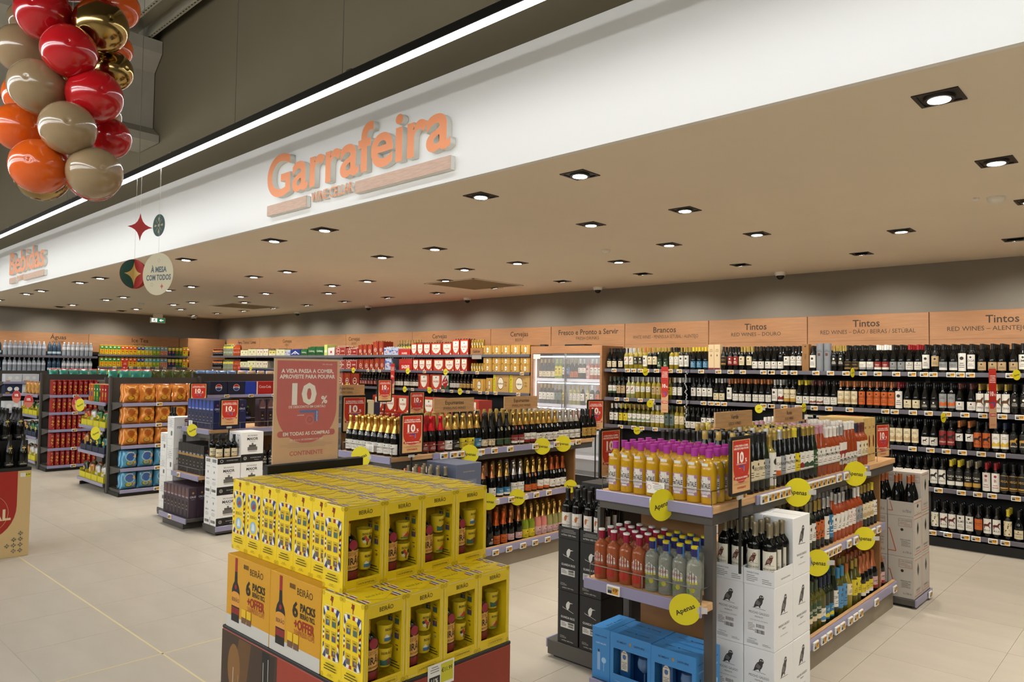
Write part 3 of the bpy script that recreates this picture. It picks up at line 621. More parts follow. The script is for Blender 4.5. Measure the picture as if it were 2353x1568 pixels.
# bags: pillow with crimped ends, front faces -Y
def bag_mesh(name, w_, h, d, base, art, seed=1, top=None):
    r = random.Random(seed); nx, ny = 10, 12; b = MB(); V = []; C = []
    for sd in (-1, 1):
        for j in range(ny+1):
            for i in range(nx+1):
                u, v = i/nx, j/ny; e = (max(0, 1-abs(2*u-1)**3)*max(0, 1-abs(2*v-1)**4))**.6
                wob = .09*math.sin(v*9+seed)*math.sin(u*7+seed*2)*e
                ww = w_*(1-.05*math.sin(PI*v))*(1 if 0 < j < ny else .97)
                V.append(((u-.5)*ww+.004*math.sin(v*11+seed), sd*d/2*(e+wob)+.004*math.sin(u*20)*(1 if j in (0, ny) else 0), v*h))
                c = art(u, v) if sd < 0 else base
                C.append((*lin(c), 1))
    F = []; n1 = (nx+1)*(ny+1)
    for s_ in (0, 1):
        for j in range(ny):
            for i in range(nx):
                a = s_*n1+j*(nx+1)+i; q = (a, a+1, a+nx+2, a+nx+1); F.append(q if s_ == 0 else q[::-1])
    for i in range(nx):
        F.append((i+1, i, n1+i, n1+i+1)); a = ny*(nx+1)+i; F.append((a, a+1, n1+a+1, n1+a))
    for j in range(ny):
        a = j*(nx+1); F.append((a, a+nx+1, n1+a+nx+1, n1+a)); a += nx; F.append((a+nx+1, a, n1+a, n1+a+nx+1))
    me = bpy.data.meshes.new(name); me.from_pydata(V, [], F); me.materials.append(FOILBAG); me.polygons.foreach_set('use_smooth', [True]*len(F))
    ca = me.color_attributes.new('Col', 'FLOAT_COLOR', 'POINT'); ca.data.foreach_set('color', np.array(C, dtype=np.float32).ravel()); me.update(); return me
def surf_print(pr, w_, h, d, seed, name='print'):
    def mp(x, z, e):
        u, v = x/w_+.5, z/h; E_ = (max(0, 1-abs(2*u-1)**3)*max(0, 1-abs(2*v-1)**4))**.6; wob = .09*math.sin(v*9+seed)*math.sin(u*7+seed*2)*E_
        return (x+.004*math.sin(v*11+seed), -d/2*(E_+wob)-e-.0015, z)
    return pr.mesh(name, mp, INKG, cyl=w_/8)
# ---------------------------------------------------------------- price tags, flags and posters
CLIP = mat('clear_clip', 'dfe0dc', .2, alpha=.45)
tag_f = MB().box(-.042, -.012, -.026, .042, 0, .026, WHITEP, .002).mesh('price_tag')
_p = PR().rect(-.035, -.018, -.004, .018, '9d9a90').rect(-.004, -.018, .035, .018, 'd79a26').rect(-.033, -.016, -.008, .0, '2a2824').text('€', .0, .004, .016, '2a2420', .01, align='l').text('9', .014, .003, .02, '2a2420', .012, align='l').text('99', .024, .008, .01, '2a2420', .005, align='l')
tag_s = _p.mesh('display', FR(-.012))
def price_tag(loc, rz, label, group): o = tag(ob('price_tag', tag_f, None, loc, rz), label, 'price tag', group); ob('display', tag_s, o); return o
_fl = {}
YEL = mat('yellow_flag_card', 'd6c81c', .45)
def flag(loc, rz, r, word, label, group=None, tilt=.25):
    k = (round(r, 3), word, tilt)
    if k not in _fl:
        a = MB().prism([(r*math.cos(2*PI*i/28), r*math.sin(2*PI*i/28)) for i in range(28)], 0, .0015, YEL, lambda x, y, z: (x, -z, y)).mesh('price_flag')
        p = PR().text(word, 0, 0, r*.3, '1c1a12', .02, maxw=r*1.5, rot=tilt).mesh('lettering', FR(-.0015))
        _fl[k] = (a, p, MB().box(r*.75, -.003, -.015, r+.03, .0005, .015, mat('clear_clip', 'dfe0dc', .2, alpha=.45)).mesh('clip'))
    a, p, c = _fl[k]; o = tag(ob('price_flag', a, None, loc, rz), label, 'price flag', group); ob('lettering', p, o); ob('clip', c, o); return o
def poster_print(w_, h, wood='d6a873', fine=True):
    p = PR().rect(-w_/2, 0, w_/2, h, wood); W = w_*.46; yc = h*.52
    pts = [(-W, h*.985), (-W, yc)]+[(-W*math.cos(a), yc-w_*.46*math.sin(a)*1.02) for a in np.linspace(.1, PI-.1, 20)]+[(W, yc), (W, h*.985)]
    p.poly(pts[::-1], 'c03420')
    p.text('loja, site e app', w_*.3, h*.955, h*.014, 'f0d8c8', 0, maxw=w_*.2)
    p.text('A VIDA PASSA A COMER,', 0, h*.885, h*.036, 'f2eadb', .03, maxw=w_*.8).text('APROVEITE PARA POUPAR', 0, h*.83, h*.036, 'f2eadb', .03, maxw=w_*.85)
    p.text('10', -w_*.05, h*.66, h*.19, 'f2eadb', .04, maxw=w_*.46, wx=1.15).text('%', w_*.26, h*.6, h*.07, 'f2eadb', .03)
    p.text('DE DESCONTO EM CARTÃO', 0, h*.535, h*.022, 'f2eadb', .012, maxw=w_*.56)
    p.rect(-w_*.12, h*.39, w_*.17, h*.5, '2c4f9e').text('universo', w_*.145, h*.44, h*.02, 'e8e4da', .01, maxw=h*.1, rot=PI/2)
    p.rect(-w_*.21, h*.345, w_*.11, h*.475, 'c2332a').ring(w_*.04, h*.405, h*.02, h*.028, '8e1c18').ring(w_*.04, h*.405, h*.04, h*.048, 'd8544a').text('continente', -w_*.1, h*.455, h*.012, 'f2eadb', .01, maxw=w_*.14)
    p.rect(-w_*.4, h*.245, w_*.4, h*.305, 'bb3322').circ(-w_*.4, h*.275, h*.03, 'bb3322').circ(w_*.4, h*.275, h*.03, 'bb3322').text('EM TODAS AS COMPRAS', 0, h*.275, h*.032, 'f2eadb', .025, maxw=w_*.74)
    p.text('DE 18 A 21 DE DEZEMBRO DE 2025', 0, h*.215, h*.016, 'f2e2cc', .006, maxw=w_*.52)
    if fine: p.lines(0, h*.18, w_*.8, 4, h*.013, h*.004, 'b88a62')
    p.text('CONTINENTE', 0, h*.085, h*.04, 'bb3a22', .02, maxw=w_*.52)
    return p
def poster(loc, rz, label, h=.42, w_=.3, stand=.0):
    t = thing('poster_holder', label, 'poster', loc, rz)
    r = .012; pts = []
    for cx, cz, a0 in ((w_/2-r, h-r, 0), (-w_/2+r, h-r, PI/2), (-w_/2+r, r, PI), (w_/2-r, r, 1.5*PI)): pts += [(cx+r*1.6*math.cos(a0+k*PI/6), cz+r*1.6*math.sin(a0+k*PI/6)) for k in range(4)]
    memo(('pf', h, w_), lambda: MB().prism(pts, .001, .014, BLACKP, lambda x, y, z: (x, z, y)).mesh('frame')); ob('frame', _PM['pf', h, w_], t)
    ob('printed_sheet', memo(('ps', h, w_), lambda: poster_print(w_-.02, h-.02).mesh('printed_sheet', lambda u, v, e: (u, -e, v+.01))), t)
    if stand: MB().box(-.03, .002, -.03, .03, .012, .0, mat('clear_clip')).cyl((0, .007, -stand), (0, .007, -.028), .008, 8, BLACKP).build('stand_pole', t)
    return t
# ================================================================ the wine wall
PAL = {'white': 'd9d4c8', 'cream': 'd6c7a2', 'tan': 'b59a70', 'orange': 'bd5a1c', 'red': '7f211c', 'blue': '2f6f93', 'yellow': 'd2bd22', 'black': '17140f', 'grey': '8b8d8c', 'sage': '5c6f66', 'pink': 'c9a3a0', 'green': '2f4a2a', 'sky': '4d86b0', 'gold': 'b0883a'}
CAPS = {'black': capm('15130f'), 'gold': capm('a58a45', .6), 'silver': capm('b9b6ae', .7), 'white': capm('e0dcd2'), 'red': capm('8c1a1c'), 'orange': capm('b06a35', .3), 'green': capm('3d4a30'), 'yellow': capm('cdb62c'), 'brown': capm('5b2a20'), 'navy': capm('20283c'), 'copper': capm('a8623a', .5), 'lime': capm('b7c93a'), 'pink': capm('b8838c'), 'pewter': capm('8d8268', .6), 'sky': capm('3f86ad')}
CAPC = {k: v.name.split('_')[1] for k, v in CAPS.items()}
RNG = {'m': (.07, .185), 'l': (.03, .12), 't': (.045, .2), 's': (.1, .18), 'x': (.02, .215)}
GW = {'dark': 'dark', 'green': 'green', 'olive': 'olive', 'yellow': 'clear', 'pale': 'pale green', 'rose': 'rosé', 'pink': 'pink', 'apple': 'apple green'}
def W(shape, glass, cap, lab, rng='m', style='std', word=None, ink=None, acc=None, deg=140):
    ink = ink or ('e3ddcb' if lab in ('black', 'red', 'blue', 'green') else '2b2622')
    z0, z1 = RNG[rng] if isinstance(rng, str) else rng
    L = LB(z0, z1, deg, PAL[lab], SH[shape]['r'], ink, style, word, PAL.get(acc, acc)) if lab else None
    lw = (lab+' label') if lab else 'no label'
    extra = {'l': 'low ', 's': 'small ', 't': 'tall ', 'x': 'extra-tall '}.get(rng, '') if lab else ''
    mo = {'horse': ' showing a horse', 'bird': ' showing a bird', 'land': ' showing hills', 'gold': ' edged in gold', 'band': ' with foot band', 'mix': ' with busy artwork', 'word': ' with bold lettering'}.get(style, '')
    sh = {'burg': 'sloping ', 'flute': 'slender ', 'bord': '', 'champ': 'heavy '}.get(shape, '')
    return dict(parts=bottle_meshes(shape, glass, CAPS[cap], L, name={'yellow': 'white_wine_bottle', 'pale': 'white_wine_bottle', 'olive': 'white_wine_bottle', 'apple': 'white_wine_bottle', 'rose': 'rose_wine_bottle', 'pink': 'rose_wine_bottle'}.get(glass, 'wine_bottle')), r=SH[shape]['r'], shape=shape, glass=glass, cap=cap, desc=f'{sh}{GW[glass]} bottle, {cap} cap, {extra}{lw}{mo}')
wine_rows = Rows()
def place_row(items, z, axis, fixed, rz, where, behind=3, step=.088, dirn=1, rows=wine_rows, gap=.0015, lo=-99, hi=99, jitter=.002, cat='wine bottle', extra=(), xmin=-99):
    """items: [(coordinate, spec)] along the shelf; pushes neighbours apart so none touch"""
    items = sorted(items, key=lambda a: a[0]); last = None
    for i, (c, s) in enumerate(items):
        if last is not None: c = max(c, last[0]+last[1]+s['r']+gap)
        c = max(c, lo+s['r'])
        if c > hi-s['r']: break
        last = (c, s['r']); j = random.uniform(-jitter, jitter)
        loc = (c, fixed+j, z) if axis == 'x' else (fixed+j, c, z)
        if 'fn' in s: s['fn'](c); continue
        lb = f"{s['desc']} {where}"
        put(s['parts'], loc, rz+random.uniform(-.08, .08), lb, cat, lb)
        for k in list(range(1, behind+1))+[e for e in extra if c > xmin]:
            l2 = (c, fixed+dirn*step*k, z) if axis == 'x' else (fixed+dirn*step*k, c, z)
            rows.bottle(s['shape'], l2, GLC[s['glass']], CAPC[s['cap']])
    return last[0]
YW = YS+.065
def wx(off, sc, y): return lambda x: ony(off+x/sc, y, YW).x
A1 = wx(1200, 3.9217, 840); A2 = wx(1753, 3.9217, 840); A3 = wx(1953, 4.6125, 1100)
wl = W('burg', 'dark', 'black', 'cream', 'l'); 
TOP1 = [((790, 835, 890), wl), ((942, 985), W('bord', 'yellow', 'silver', 'white', 'm', 'bird', acc='a5552a')), ((1030, 1070), W('bord', 'yellow', 'gold', 'black')), ((1107,), W('bord', 'yellow', 'orange', 'white', 't')), ((1153, 1198), W('bord', 'dark', 'gold', 'cream')), ((1242, 1297), W('burg', 'green', 'gold', 'green', 'l')), ((1350, 1393), W('bord', 'yellow', 'black', 'white', 'm', 'word', 'SOL')), ((1437, 1484), W('bord', 'dark', 'gold', 'white', 't')), ((1545, 1600, 1655), W('burg', 'dark', 'yellow', 'blue', 'l', 'word', 'DORA')),
        ((1815,), W('bord', 'dark', 'black', 'black', 'm', 'gold', acc='gold')), ((1878, 1925), W('bord', 'dark', 'black', 'red')), ((1980, 2047), W('bord', 'dark', 'gold', 'cream')), ((2095, 2152, 2222), W('burg', 'dark', 'black', 'white', 'l')), ((2282,), W('burg', 'dark', 'black', 'white', 'm'))]
TOP2 = [((50,), W('burg', 'dark', 'black', 'white', 'l')), ((113,), W('bord', 'dark', 'black', 'white', 'l')), ((188, 245), W('bord', 'dark', 'black', 'white', 'm', 'word', 'NOVA')), ((380,), W('bord', 'dark', 'black', 'white', 't')), ((597, 660), W('bord', 'dark', 'gold', 'black')), ((713, 787), W('burg', 'dark', 'black', 'black', 'l', 'gold', acc='gold')), ((868, 940), W('burg', 'dark', 'black', 'white', 'l', 'band', 'CASA', acc='grey')), ((1015, 1083), W('burg', 'dark', 'white', 'red', 'l', 'band', 'TERRA', acc='white')), ((1160, 1240), W('burg', 'dark', 'black', 'grey', 'l')), ((1318, 1400), W('burg', 'dark', 'red', 'white', 'l', 'word', 'CABRIZ')),
        ((1470,), W('bord', 'dark', 'black', 'white', 't')), ((1553,), W('bord', 'dark', 'black', 'tan', 'm')), ((1625, 1718), W('burg', 'dark', 'black', 'grey', 'l', 'band', acc='white')), ((1797,), W('bord', 'dark', 'black', 'white', 'x')), ((1880,), W('bord', 'dark', 'black', 'white', 't', 'word', 'JOGA')), ((1975, 2070, 2155, 2260), W('burg', 'dark', 'black', 'tan', 'l')), ((2345, 2440), W('bord', 'dark', 'black', 'white', 't', 'word', 'LIMA')), ((2530, 2620, 2710), W('burg', 'dark', 'red', 'white', 'l'))]
MID1 = [((800, 838), W('bord', 'dark', 'green', 'white', 'm', 'band', acc='green')), ((876, 915), W('bord', 'dark', 'black', 'tan')), ((962, 1000), W('bord', 'pale', 'silver', 'white', 'm', 'bird', acc='8a3a20')), ((1047, 1093, 1140), W('bord', 'yellow', 'silver', 'white', 's')), ((1190, 1232), W('bord', 'yellow', 'silver', 'tan')), ((1275, 1335), W('bord', 'olive', 'gold', 'yellow')), ((1378, 1425), W('bord', 'dark', 'white', 'white', 'm', 'word', 'EA')),
        ((1548, 1600, 1645, 1695), W('bord', 'dark', 'black', 'white', 'm')), ((1752, 1800), W('burg', 'dark', 'silver', 'cream', 'l')), ((1870,), W('bord', 'dark', 'orange', 'white', 't')), ((1925, 1980, 2040, 2105, 2150, 2222), W('burg', 'dark', 'orange', 'white', 'l', 'word', 'CANCELLUS')), ((2280,), W('bord', 'dark', 'silver', 'white', 't', 'land', acc='red'))]
MID2 = [((110,), W('bord', 'dark', 'silver', 'white', 't')), ((172, 230), W('bord', 'dark', 'black', 'cream', 't', 'band', 'MAIOR', acc='gold')), ((290, 358), W('burg', 'dark', 'yellow', 'white', 'l')), ((422, 495), W('burg', 'dark', 'brown', 'white', 'l', 'land', acc='7a4238')), ((560, 632), W('burg', 'dark', 'black', 'white', 'l', 'word', 'IVRA')), ((697, 755, 820), W('bord', 'dark', 'orange', 'cream', 't', 'land', acc='tan')), ((893, 965, 1025, 1090, 1153), W('bord', 'dark', 'copper', 'orange', 't', 'word', 'MONTE')), ((1225,), W('bord', 'dark', 'red', 'white', 'x')), ((1303, 1380), W('burg', 'dark', 'black', 'cream', 'l')), ((1460, 1543), W('burg', 'dark', 'black', 'black', 'l')), ((1620, 1697), W('bord', 'dark', 'black', 'grey', 't', 'land', acc='orange')), ((1770, 1875), W('burg', 'dark', 'brown', 'white', 'l')), ((1950, 2025, 2108, 2188), W('bord', 'dark', 'gold', 'white', 'x', 'horse', 'TERRA', acc='5a3a1c')), ((2265, 2345), W('bord', 'dark', 'black', 'black')), ((2440, 2530, 2620), W('burg', 'dark', 'black', 'white', 'l'))]
LOW1 = [((775,), W('burg', 'yellow', 'silver', 'white', 'm')), ((815, 855), W('bord', 'dark', 'white', 'white', 'm')), ((897, 937), W('bord', 'dark', 'yellow', 'yellow', 'm')), ((977, 1018, 1058, 1098, 1140), W('bord', 'olive', 'gold', 'white', 'm', 'land', acc='7c8a6a')), ((1183, 1225, 1267), W('bord', 'yellow', 'white', 'white', 'm', 'word', 'PRADO')), ((1312, 1355), W('bord', 'olive', 'green', 'sage', 't')), ((1397, 1440), W('bord', 'yellow', 'gold', 'cream', 'm', 'bird', acc='tan')), ((1500, 1545, 1590), W('bord', 'dark', 'black', 'white', 'l', 'std', acc='red')), ((1640, 1688, 1735, 1790, 1840, 1890), W('bord', 'dark', 'black', 'white', 'm'))]
LOW2 = [((940, 1010, 1085), W('bord', 'dark', 'green', 'cream', 'm')), ((1160, 1222, 1296, 1370), W('bord', 'dark', 'black', 'cream', 't', 'land', acc='tan')), ((1460, 1535), W('burg', 'dark', 'black', 'white', 'l', 'horse', 'MULA', acc='3a2218')), ((1618, 1690), W('bord', 'dark', 'black', 'red', 't', 'horse', 'CAVALO', acc='17140f')), ((1765, 1855), W('bord', 'dark', 'orange', 'white', 's', 'horse', '', acc='17140f')), ((1930, 2010), W('bord', 'dark', 'black', 'orange', 't', 'horse', '', acc='17140f')), ((2093, 2172), W('bord', 'dark', 'navy', 'white', 't', 'land', acc='c9a53a')), ((2250, 2340), W('bord', 'dark', 'black', 'black', 't', 'horse', 'CAVALO', acc='gold')), ((2440, 2540, 2640), W('bord', 'dark', 'black', 'red', 't', 'horse', 'CAVALO', acc='17140f'))]
F3 = [((180, 265, 350, 440, 530, 620, 715, 805), W('bord', 'dark', 'black', 'white', 'm')), ((893, 980), W('bord', 'dark', 'black', 'white', 't', 'horse', 'CAVALO', acc='17140f')), ((1073, 1160), W('bord', 'dark', 'yellow', 'black', 't', 'band', 'TUZA', acc='white')), ((1255, 1345), W('bord', 'dark', 'pewter', 'black', 't', 'band', 'CASA', acc='gold')), ((1450, 1545), W('bord', 'dark', 'red', 'white', 'x', 'word', 'B', ink='8e2040')), ((1635, 1733, 1825), W('bord', 'dark', 'black', 'black', 't', 'gold', 'VEGA', acc='gold')), ((1920, 2010, 2100), W('bord', 'dark', 'black', 'white', 't'))]
F4 = [((900,), W('bord', 'dark', 'black', 'white', 't', 'mix', acc='yellow')), ((990, 1080), W('bord', 'dark', 'black', 'white', 't', 'horse', 'MULA', acc='5a2020')), ((1172, 1265), W('bord', 'dark', 'black', 'white', 't', 'word', 'TALMIS')), ((1360,), W('bord', 'dark', 'black', 'orange', 'm', 'band', 'Vignette', acc='orange')), ((1455, 1550), W('bord', 'dark', 'black', 'white', 't', 'horse', 'MULA', acc='5a2020')), ((1670,), W('bord', 'dark', 'yellow', 'cream', 't', 'mix', acc='tan')), ((1785,), W('burg', 'dark', 'black', 'cream', 'l', 'word', 'ROMEIRA')), ((1890, 1985, 2080), W('bord', 'dark', 'black', 'white', 't'))]
def gift(name, x, w_, h, col, z, label, y=YS+.075, cyl=False, pr=None, d=None):
    m = mat('gift_'+col, col, .5); d = d or w_
    me = MB().lathe([(w_/2, 0), (w_/2, h)], 24, m).mesh(name, True) if cyl else MB().box(-w_/2, -d/2, 0, w_/2, d/2, h, m, .002).mesh(name)
    o = tag(ob(name, me, None, (x, y, z+.0005)), label, 'gift box', label)
    if pr: ob('print', pr.mesh('print', CY_(w_/2) if cyl else FR(-d/2), cyl=.012 if cyl else None), o)
_pg = (PR().rect(-.042, .002, .042, .03, '6b2430').poly([(0, .22), (-.012, .2), (0, .18), (.012, .2)], '6d5a3c').lines(0, .28, .05, 3, .015, .005, '6d5a3c'), PR().text('VALE', 0, .18, .02, '3a2614', .01, rot=PI/2).circ(0, .31, .01, '3a2614'), PR().rect(-.014, .19, .014, .225, '2a2622').rect(-.006, .19, .006, .225, 'a5402a').text('CASA', 0, .26, .012, '2a2622', .008).text('SANTAR', 0, .243, .012, '2a2622', .008))
GIFTS = [(A1(x), dict(r=.0435, fn=lambda c: gift('gift_box', c, .085, .35, 'cdb48c', SZ[0], 'tall cream wine gift box on the uppermost wine shelf', pr=_pg[0]))) for x in (1712, 1760)]
GIFTS += [(A2(308), dict(r=.0435, fn=lambda c: gift('gift_box', c, .085, .34, '8a6234', SZ[0], 'tall kraft brown wine gift box on the uppermost wine shelf', pr=_pg[1])))]
GIFTS += [(A2(x), dict(r=.0445, fn=lambda c: gift('gift_tube', c, .087, .345, '7d8084', SZ[0], 'grey cylindrical gift tube with red emblem on the uppermost wine shelf', cyl=True, pr=_pg[2]))) for x in (450, 526)]
def ex(L, f): return [(f(x), s) for xs, s in L for x in xs]
for z, its, where, nb in ((SZ[0], ex(TOP1, A1)+ex(TOP2, A2)+GIFTS, 'top wine-wall shelf', 4), (SZ[1], ex(MID1, A1)+ex(MID2, A2), 'second wine-wall shelf', 3), (SZ[2], ex(LOW1, A1)+ex(LOW2, A2), 'middle wine-wall shelf', 3), (SZ[3], ex(F3, A3), 'fourth wine-wall shelf', 2), (SZ[4], ex(F4, A3), 'bottom wine-wall shelf', 2)):
    place_row([i for i in its if -6.55 < i[0] < .55], z+.0005, 'x', YW, 0, where, nb)
for x in (440, 515, 590): gift('wine_case', A2(x), .15, .3, 'c8c2b6', SZ[2], 'white wine case with dark hand slot on the middle wine shelf', y=YS+.14, pr=PR().rect(-.035, .25, .035, .275, '1d1a16').lines(0, .2, .1, 3, .02, .006, '8a8478').frame(-.073, .002, .073, .298, .002, '9a948a'), d=.24)
for x in (690, 752, 816, 880): gift('gift_tube', A2(x), .075, .32, '8e1f14', SZ[2], 'red cylindrical gift tube on the middle wine shelf', y=YS+.07, cyl=True)
wine_rows.done('wine_bottle_rows', 'rows of wine bottles standing behind the front ones on the wall', 'wine bottles')
# shelf-edge tags on the wine wall
def tags_y(xs, f, z, where):
    last = -99
    for x in sorted(f(q) for q in xs):
        if x-last > .088 and x > -6.5: price_tag((x, YS-.0005, z-.022), 0, 'small price tag with orange display '+where, 'tags '+where); last = x
tags_y((853, 973, 1028, 1090, 1145, 1235, 1357, 1440, 1635, 1790, 1900, 2010, 2195, 2265), A1, SZ[0], 'on the top wine shelf edge under whites and Douro')
tags_y((100, 212, 300, 357, 497, 628, 768, 920, 1052, 1218, 1360, 1468, 1550, 1707, 1792, 1882, 2240), A2, SZ[0], 'on the top wine shelf edge under the reds')
tags_y((797, 880, 965, 1090, 1195, 1440, 1657, 1725, 1782, 1842, 2195, 2265), A1, SZ[1], 'on the second wine shelf edge under whites and Douro')
tags_y((100, 212, 340, 482, 612, 798, 1118, 1202, 1365, 1505, 1670, 1830, 1990, 2165, 2320), A2, SZ[1], 'on the second wine shelf edge under the reds')
tags_y((915, 1035, 1105, 1225), A1, SZ[2], 'clipped along the middle wine shelf edge by the whites')
tags_y((1030, 1358, 1518, 1660, 1803, 1972, 2145), A2, SZ[2], 'clipped along the middle wine shelf edge by the reds')
tags_y((955, 1195, 1368, 1520, 1770), A3, SZ[3], 'clipped along the fourth wine shelf edge')
tags_y((885, 1050, 1232, 1345, 1522, 1652), A3, SZ[4], 'clipped along the bottom wine shelf edge')
def wflag(px, py, word, label, rz=0., r=.055): P = ony(px, py, YS-.05); flag(P, rz, r, word, label)
wflag(1744, 940, '50%', 'round yellow flag reading 50% on the second wine shelf')
wflag(1494, 928, '50', 'yellow flag turned sideways by the white wine labels', 1.0)
wflag(1483, 855, 'Apenas', 'narrow yellow flag edge-on at the uppermost white wines', 1.35); wflag(1464, 990, 'Apenas', 'yellow flag turned sideways below the yellow labelled whites', 1.0); wflag(1847, 937, 'Apenas', 'narrow yellow flag edge-on at the second shelf of reds', 1.4)
wflag(1959, 857, 'Apenas', 'narrow yellow flag edge-on under the grey gift tubes', 1.45); wflag(2168, 960, 'Apenas', 'yellow flag turned sideways under the slender black bottles', 1.3); wflag(2336, 862, 'Apenas', 'yellow flag turned sideways at the end of the uppermost reds', 1.0)
def banner(x, y, z0, z1, rz, label, w_=.115, hz=1.91, to=(0, .0602, 0)):
    t = thing('hanging_banner', label, 'banner', (x, y, z0), rz); h = z1-z0
    MB().box(-w_/2, 0, 0, w_/2, .002, h, mat('banner_card', 'b02a1c', .5)).build('card', t)
    p = PR().rect(-w_/2, 0, w_/2, h*.42, 'c79a72').circ(0, h*.44, w_*.49, 'b0281c', w_*.6).rect(-w_/2, h*.44, w_/2, h, 'b0281c')
    for k, s_ in enumerate(('A VIDA PASSA', 'A COMER,', 'APROVEITE', 'PARA POUPAR')): p.text(s_, 0, h*(.88-.035*k), h*.02, 'f2eadb', .02, maxw=w_*.8)
    p.text('10', -w_*.1, h*.58, h*.075, 'f2eadb', .03, maxw=w_*.45).text('%', w_*.3, h*.56, h*.035, 'f2eadb', .03).rect(-w_*.3, h*.36, w_*.25, h*.44, '2c4f9e').rect(-w_*.4, h*.33, w_*.12, h*.42, 'c2332a').rect(-w_*.42, h*.2, w_*.42, h*.25, 'bb3322').text('COMPRAS', 0, h*.225, h*.02, 'f2eadb', .02, maxw=w_*.7).text('CONTINENTE', 0, h*.06, h*.02, 'bb3a22', .01, maxw=w_*.7)
    ob('print', p.mesh('print', FR()), t)
    d = Matrix.Rotation(-rz, 3, 'Z')@Vector(to); MB().cyl((0, .002, hz-z0), (d.x, d.y, hz-z0), .002, 6, WIRE).build('hook', t)
banner(-5.5, YS-.06, 1.316, 1.97, 0, 'red hanging banner reading 10% in front of the white wines')
P = ony(2282, 985, YS-.15); banner(P.x, YS-.15, P.z, ony(2282, 848, YS-.15).z, 1.15, 'red hanging banner seen edge-on in front of the reds', to=(0, .1502, 0))
P = ony(901, 905, YS-.06); banner(P.x, YS-.06, P.z, ony(901, 836, YS-.06).z, 0, 'red hanging banner reading 10% in front of the beers', .125, 1.83)
P = ony(548, 876, YS-.06); banner(P.x, YS-.06, P.z, ony(548, 839, YS-.06).z, 0, 'red hanging banner reading 10% in front of the tonic water', .13, 1.83)
P = onx(286, 866, XS+.06); banner(P.x, P.y, P.z, onx(286, 830, XS+.06).z, PI/2, 'red hanging banner reading 10% in front of the iced tea', .14, 1.81, (-.0602, 0, 0))
# chain of clear bottle-security sleeves hung from the shelf
t = thing('hanging_chain', 'clear plastic security chain dangling in front of the white wines', 'chain', (ony(1577, 850, YS-.05).x, YS-.05, SZ[0]-.02))
lk = MB()
for k in range(14): lk.cyl((0, 0, 0), (.008, .003, -.02), .004, 6, WIRE) if k == 0 else None
link = MB().lathe([(.004, -.022), (.009, -.016), (.009, -.006), (.004, 0)], 8, mat('clear_link', 'c9ccd0', .1, metal=.6)).mesh('link', True)
for k in range(38): ob('link', link, t, (random.uniform(-.02, .02), random.uniform(-.012, .0), -.02*k-.002))
# ---------------------------------------------------------------- bottles in the cooler
def cz(x): return ony(1200+x/3.9217, 870, YS+.12).x
def cool_row(z, L, where):
    place_row([(cz(x), s) for xs, s in L for x in xs], z+.0005, 'x', YS+.125, 0, where, 0, lo=-8.01, hi=-6.71)
cool_row(COOLZ[0], [((145, 172, 205, 245), W('burg', 'dark', 'gold', 'cream', 'l')), ((285, 318), W('bord', 'apple', 'lime', 'yellow', 't', acc='green')), ((350,), W('bord', 'green', 'gold', 'white', 'm')), ((382,), W('bord', 'dark', 'gold', 'blue')), ((420, 455), W('burg', 'dark', 'gold', 'orange', 'l')), ((485, 515), W('bord', 'dark', 'white', 'white', 's')), ((565,), W('bord', 'pink', 'pink', 'pink', 'x', acc='red')), ((605, 645, 680), W('bord', 'rose', 'white', 'white', 'm'))], 'on cooler upper shelf')
cool_row(COOLZ[1], [((145, 180, 218, 255), W('burg', 'dark', 'gold', 'white', 'm')), ((295, 328), W('bord', 'green', 'gold', 'sage', 'm')), ((362,), W('bord', 'yellow', 'lime', 'yellow')), ((440, 473, 510), W('bord', 'pale', 'gold', 'white', 'm', 'word', 'VILA')), ((547,), W('burg', 'dark', 'gold', 'white', 'm')), ((592,), W('bord', 'pale', 'gold', 'cream', 't')), ((630,), W('bord', 'dark', 'white', 'white', 'm')), ((680,), W('bord', 'dark', 'orange', 'orange', 'm'))], 'on cooler second shelf')
for z in COOLZ[2:3]: cool_row(z, [(tuple(range(150, 690, 45)), W('bord', 'rose', 'orange', 'white', 'm'))], 'on cooler third shelf')
tags_y((285, 360, 420, 485, 540, 590, 655), lambda x: cz(x), COOLZ[0]-.0, 'on the lit upper cooler shelf edge') if False else None
# ================================================================ beer wall
def bx(off, sc, y): return lambda x: ony(off+x/sc, y, YS+.02).x
D1, D2, D3 = bx(900, 6.818, 850), bx(600, 6.818, 850), bx(420, 8.96, 850)
def pack(kind, key, w_, h, d, base, prf, loc, rz, label, cat='beer pack', group=None, tops=None, gloss=True):
    """a carton pack: body, printed front, and bottle or can tops where they show"""
    me = memo(('pk', kind, key, round(w_, 3), round(h, 3)), lambda: MB().box(-w_/2, 0, 0, w_/2, d, h, mat('pack_'+base, base, .4), .003).mesh(kind))
    o = tag(ob(kind, me, None, loc, rz), label, cat, group or label)
    if prf: ob('print', memo(('pp', kind, key, round(w_, 3), round(h, 3)), lambda: prf(w_, h).mesh('print', FR(), INKG)), o)
    if tops:
        def tp():
            b = MB(); n = max(2, round(w_/.065)); mm = mat('tops_'+tops, tops, .3, metal=.4)
            for i in range(n):
                for j in range(2): b.lathe([(.014, 0), (.014, .018), (.008, .02)], 8, mm, (-w_/2+(i+.5)*w_/n, d*(.25+.5*j), h))
            return b.mesh('bottle_caps', True)
        ob('bottle_caps', memo(('pt', kind, key, round(w_, 3), round(h, 3)), tp), o)
    return o
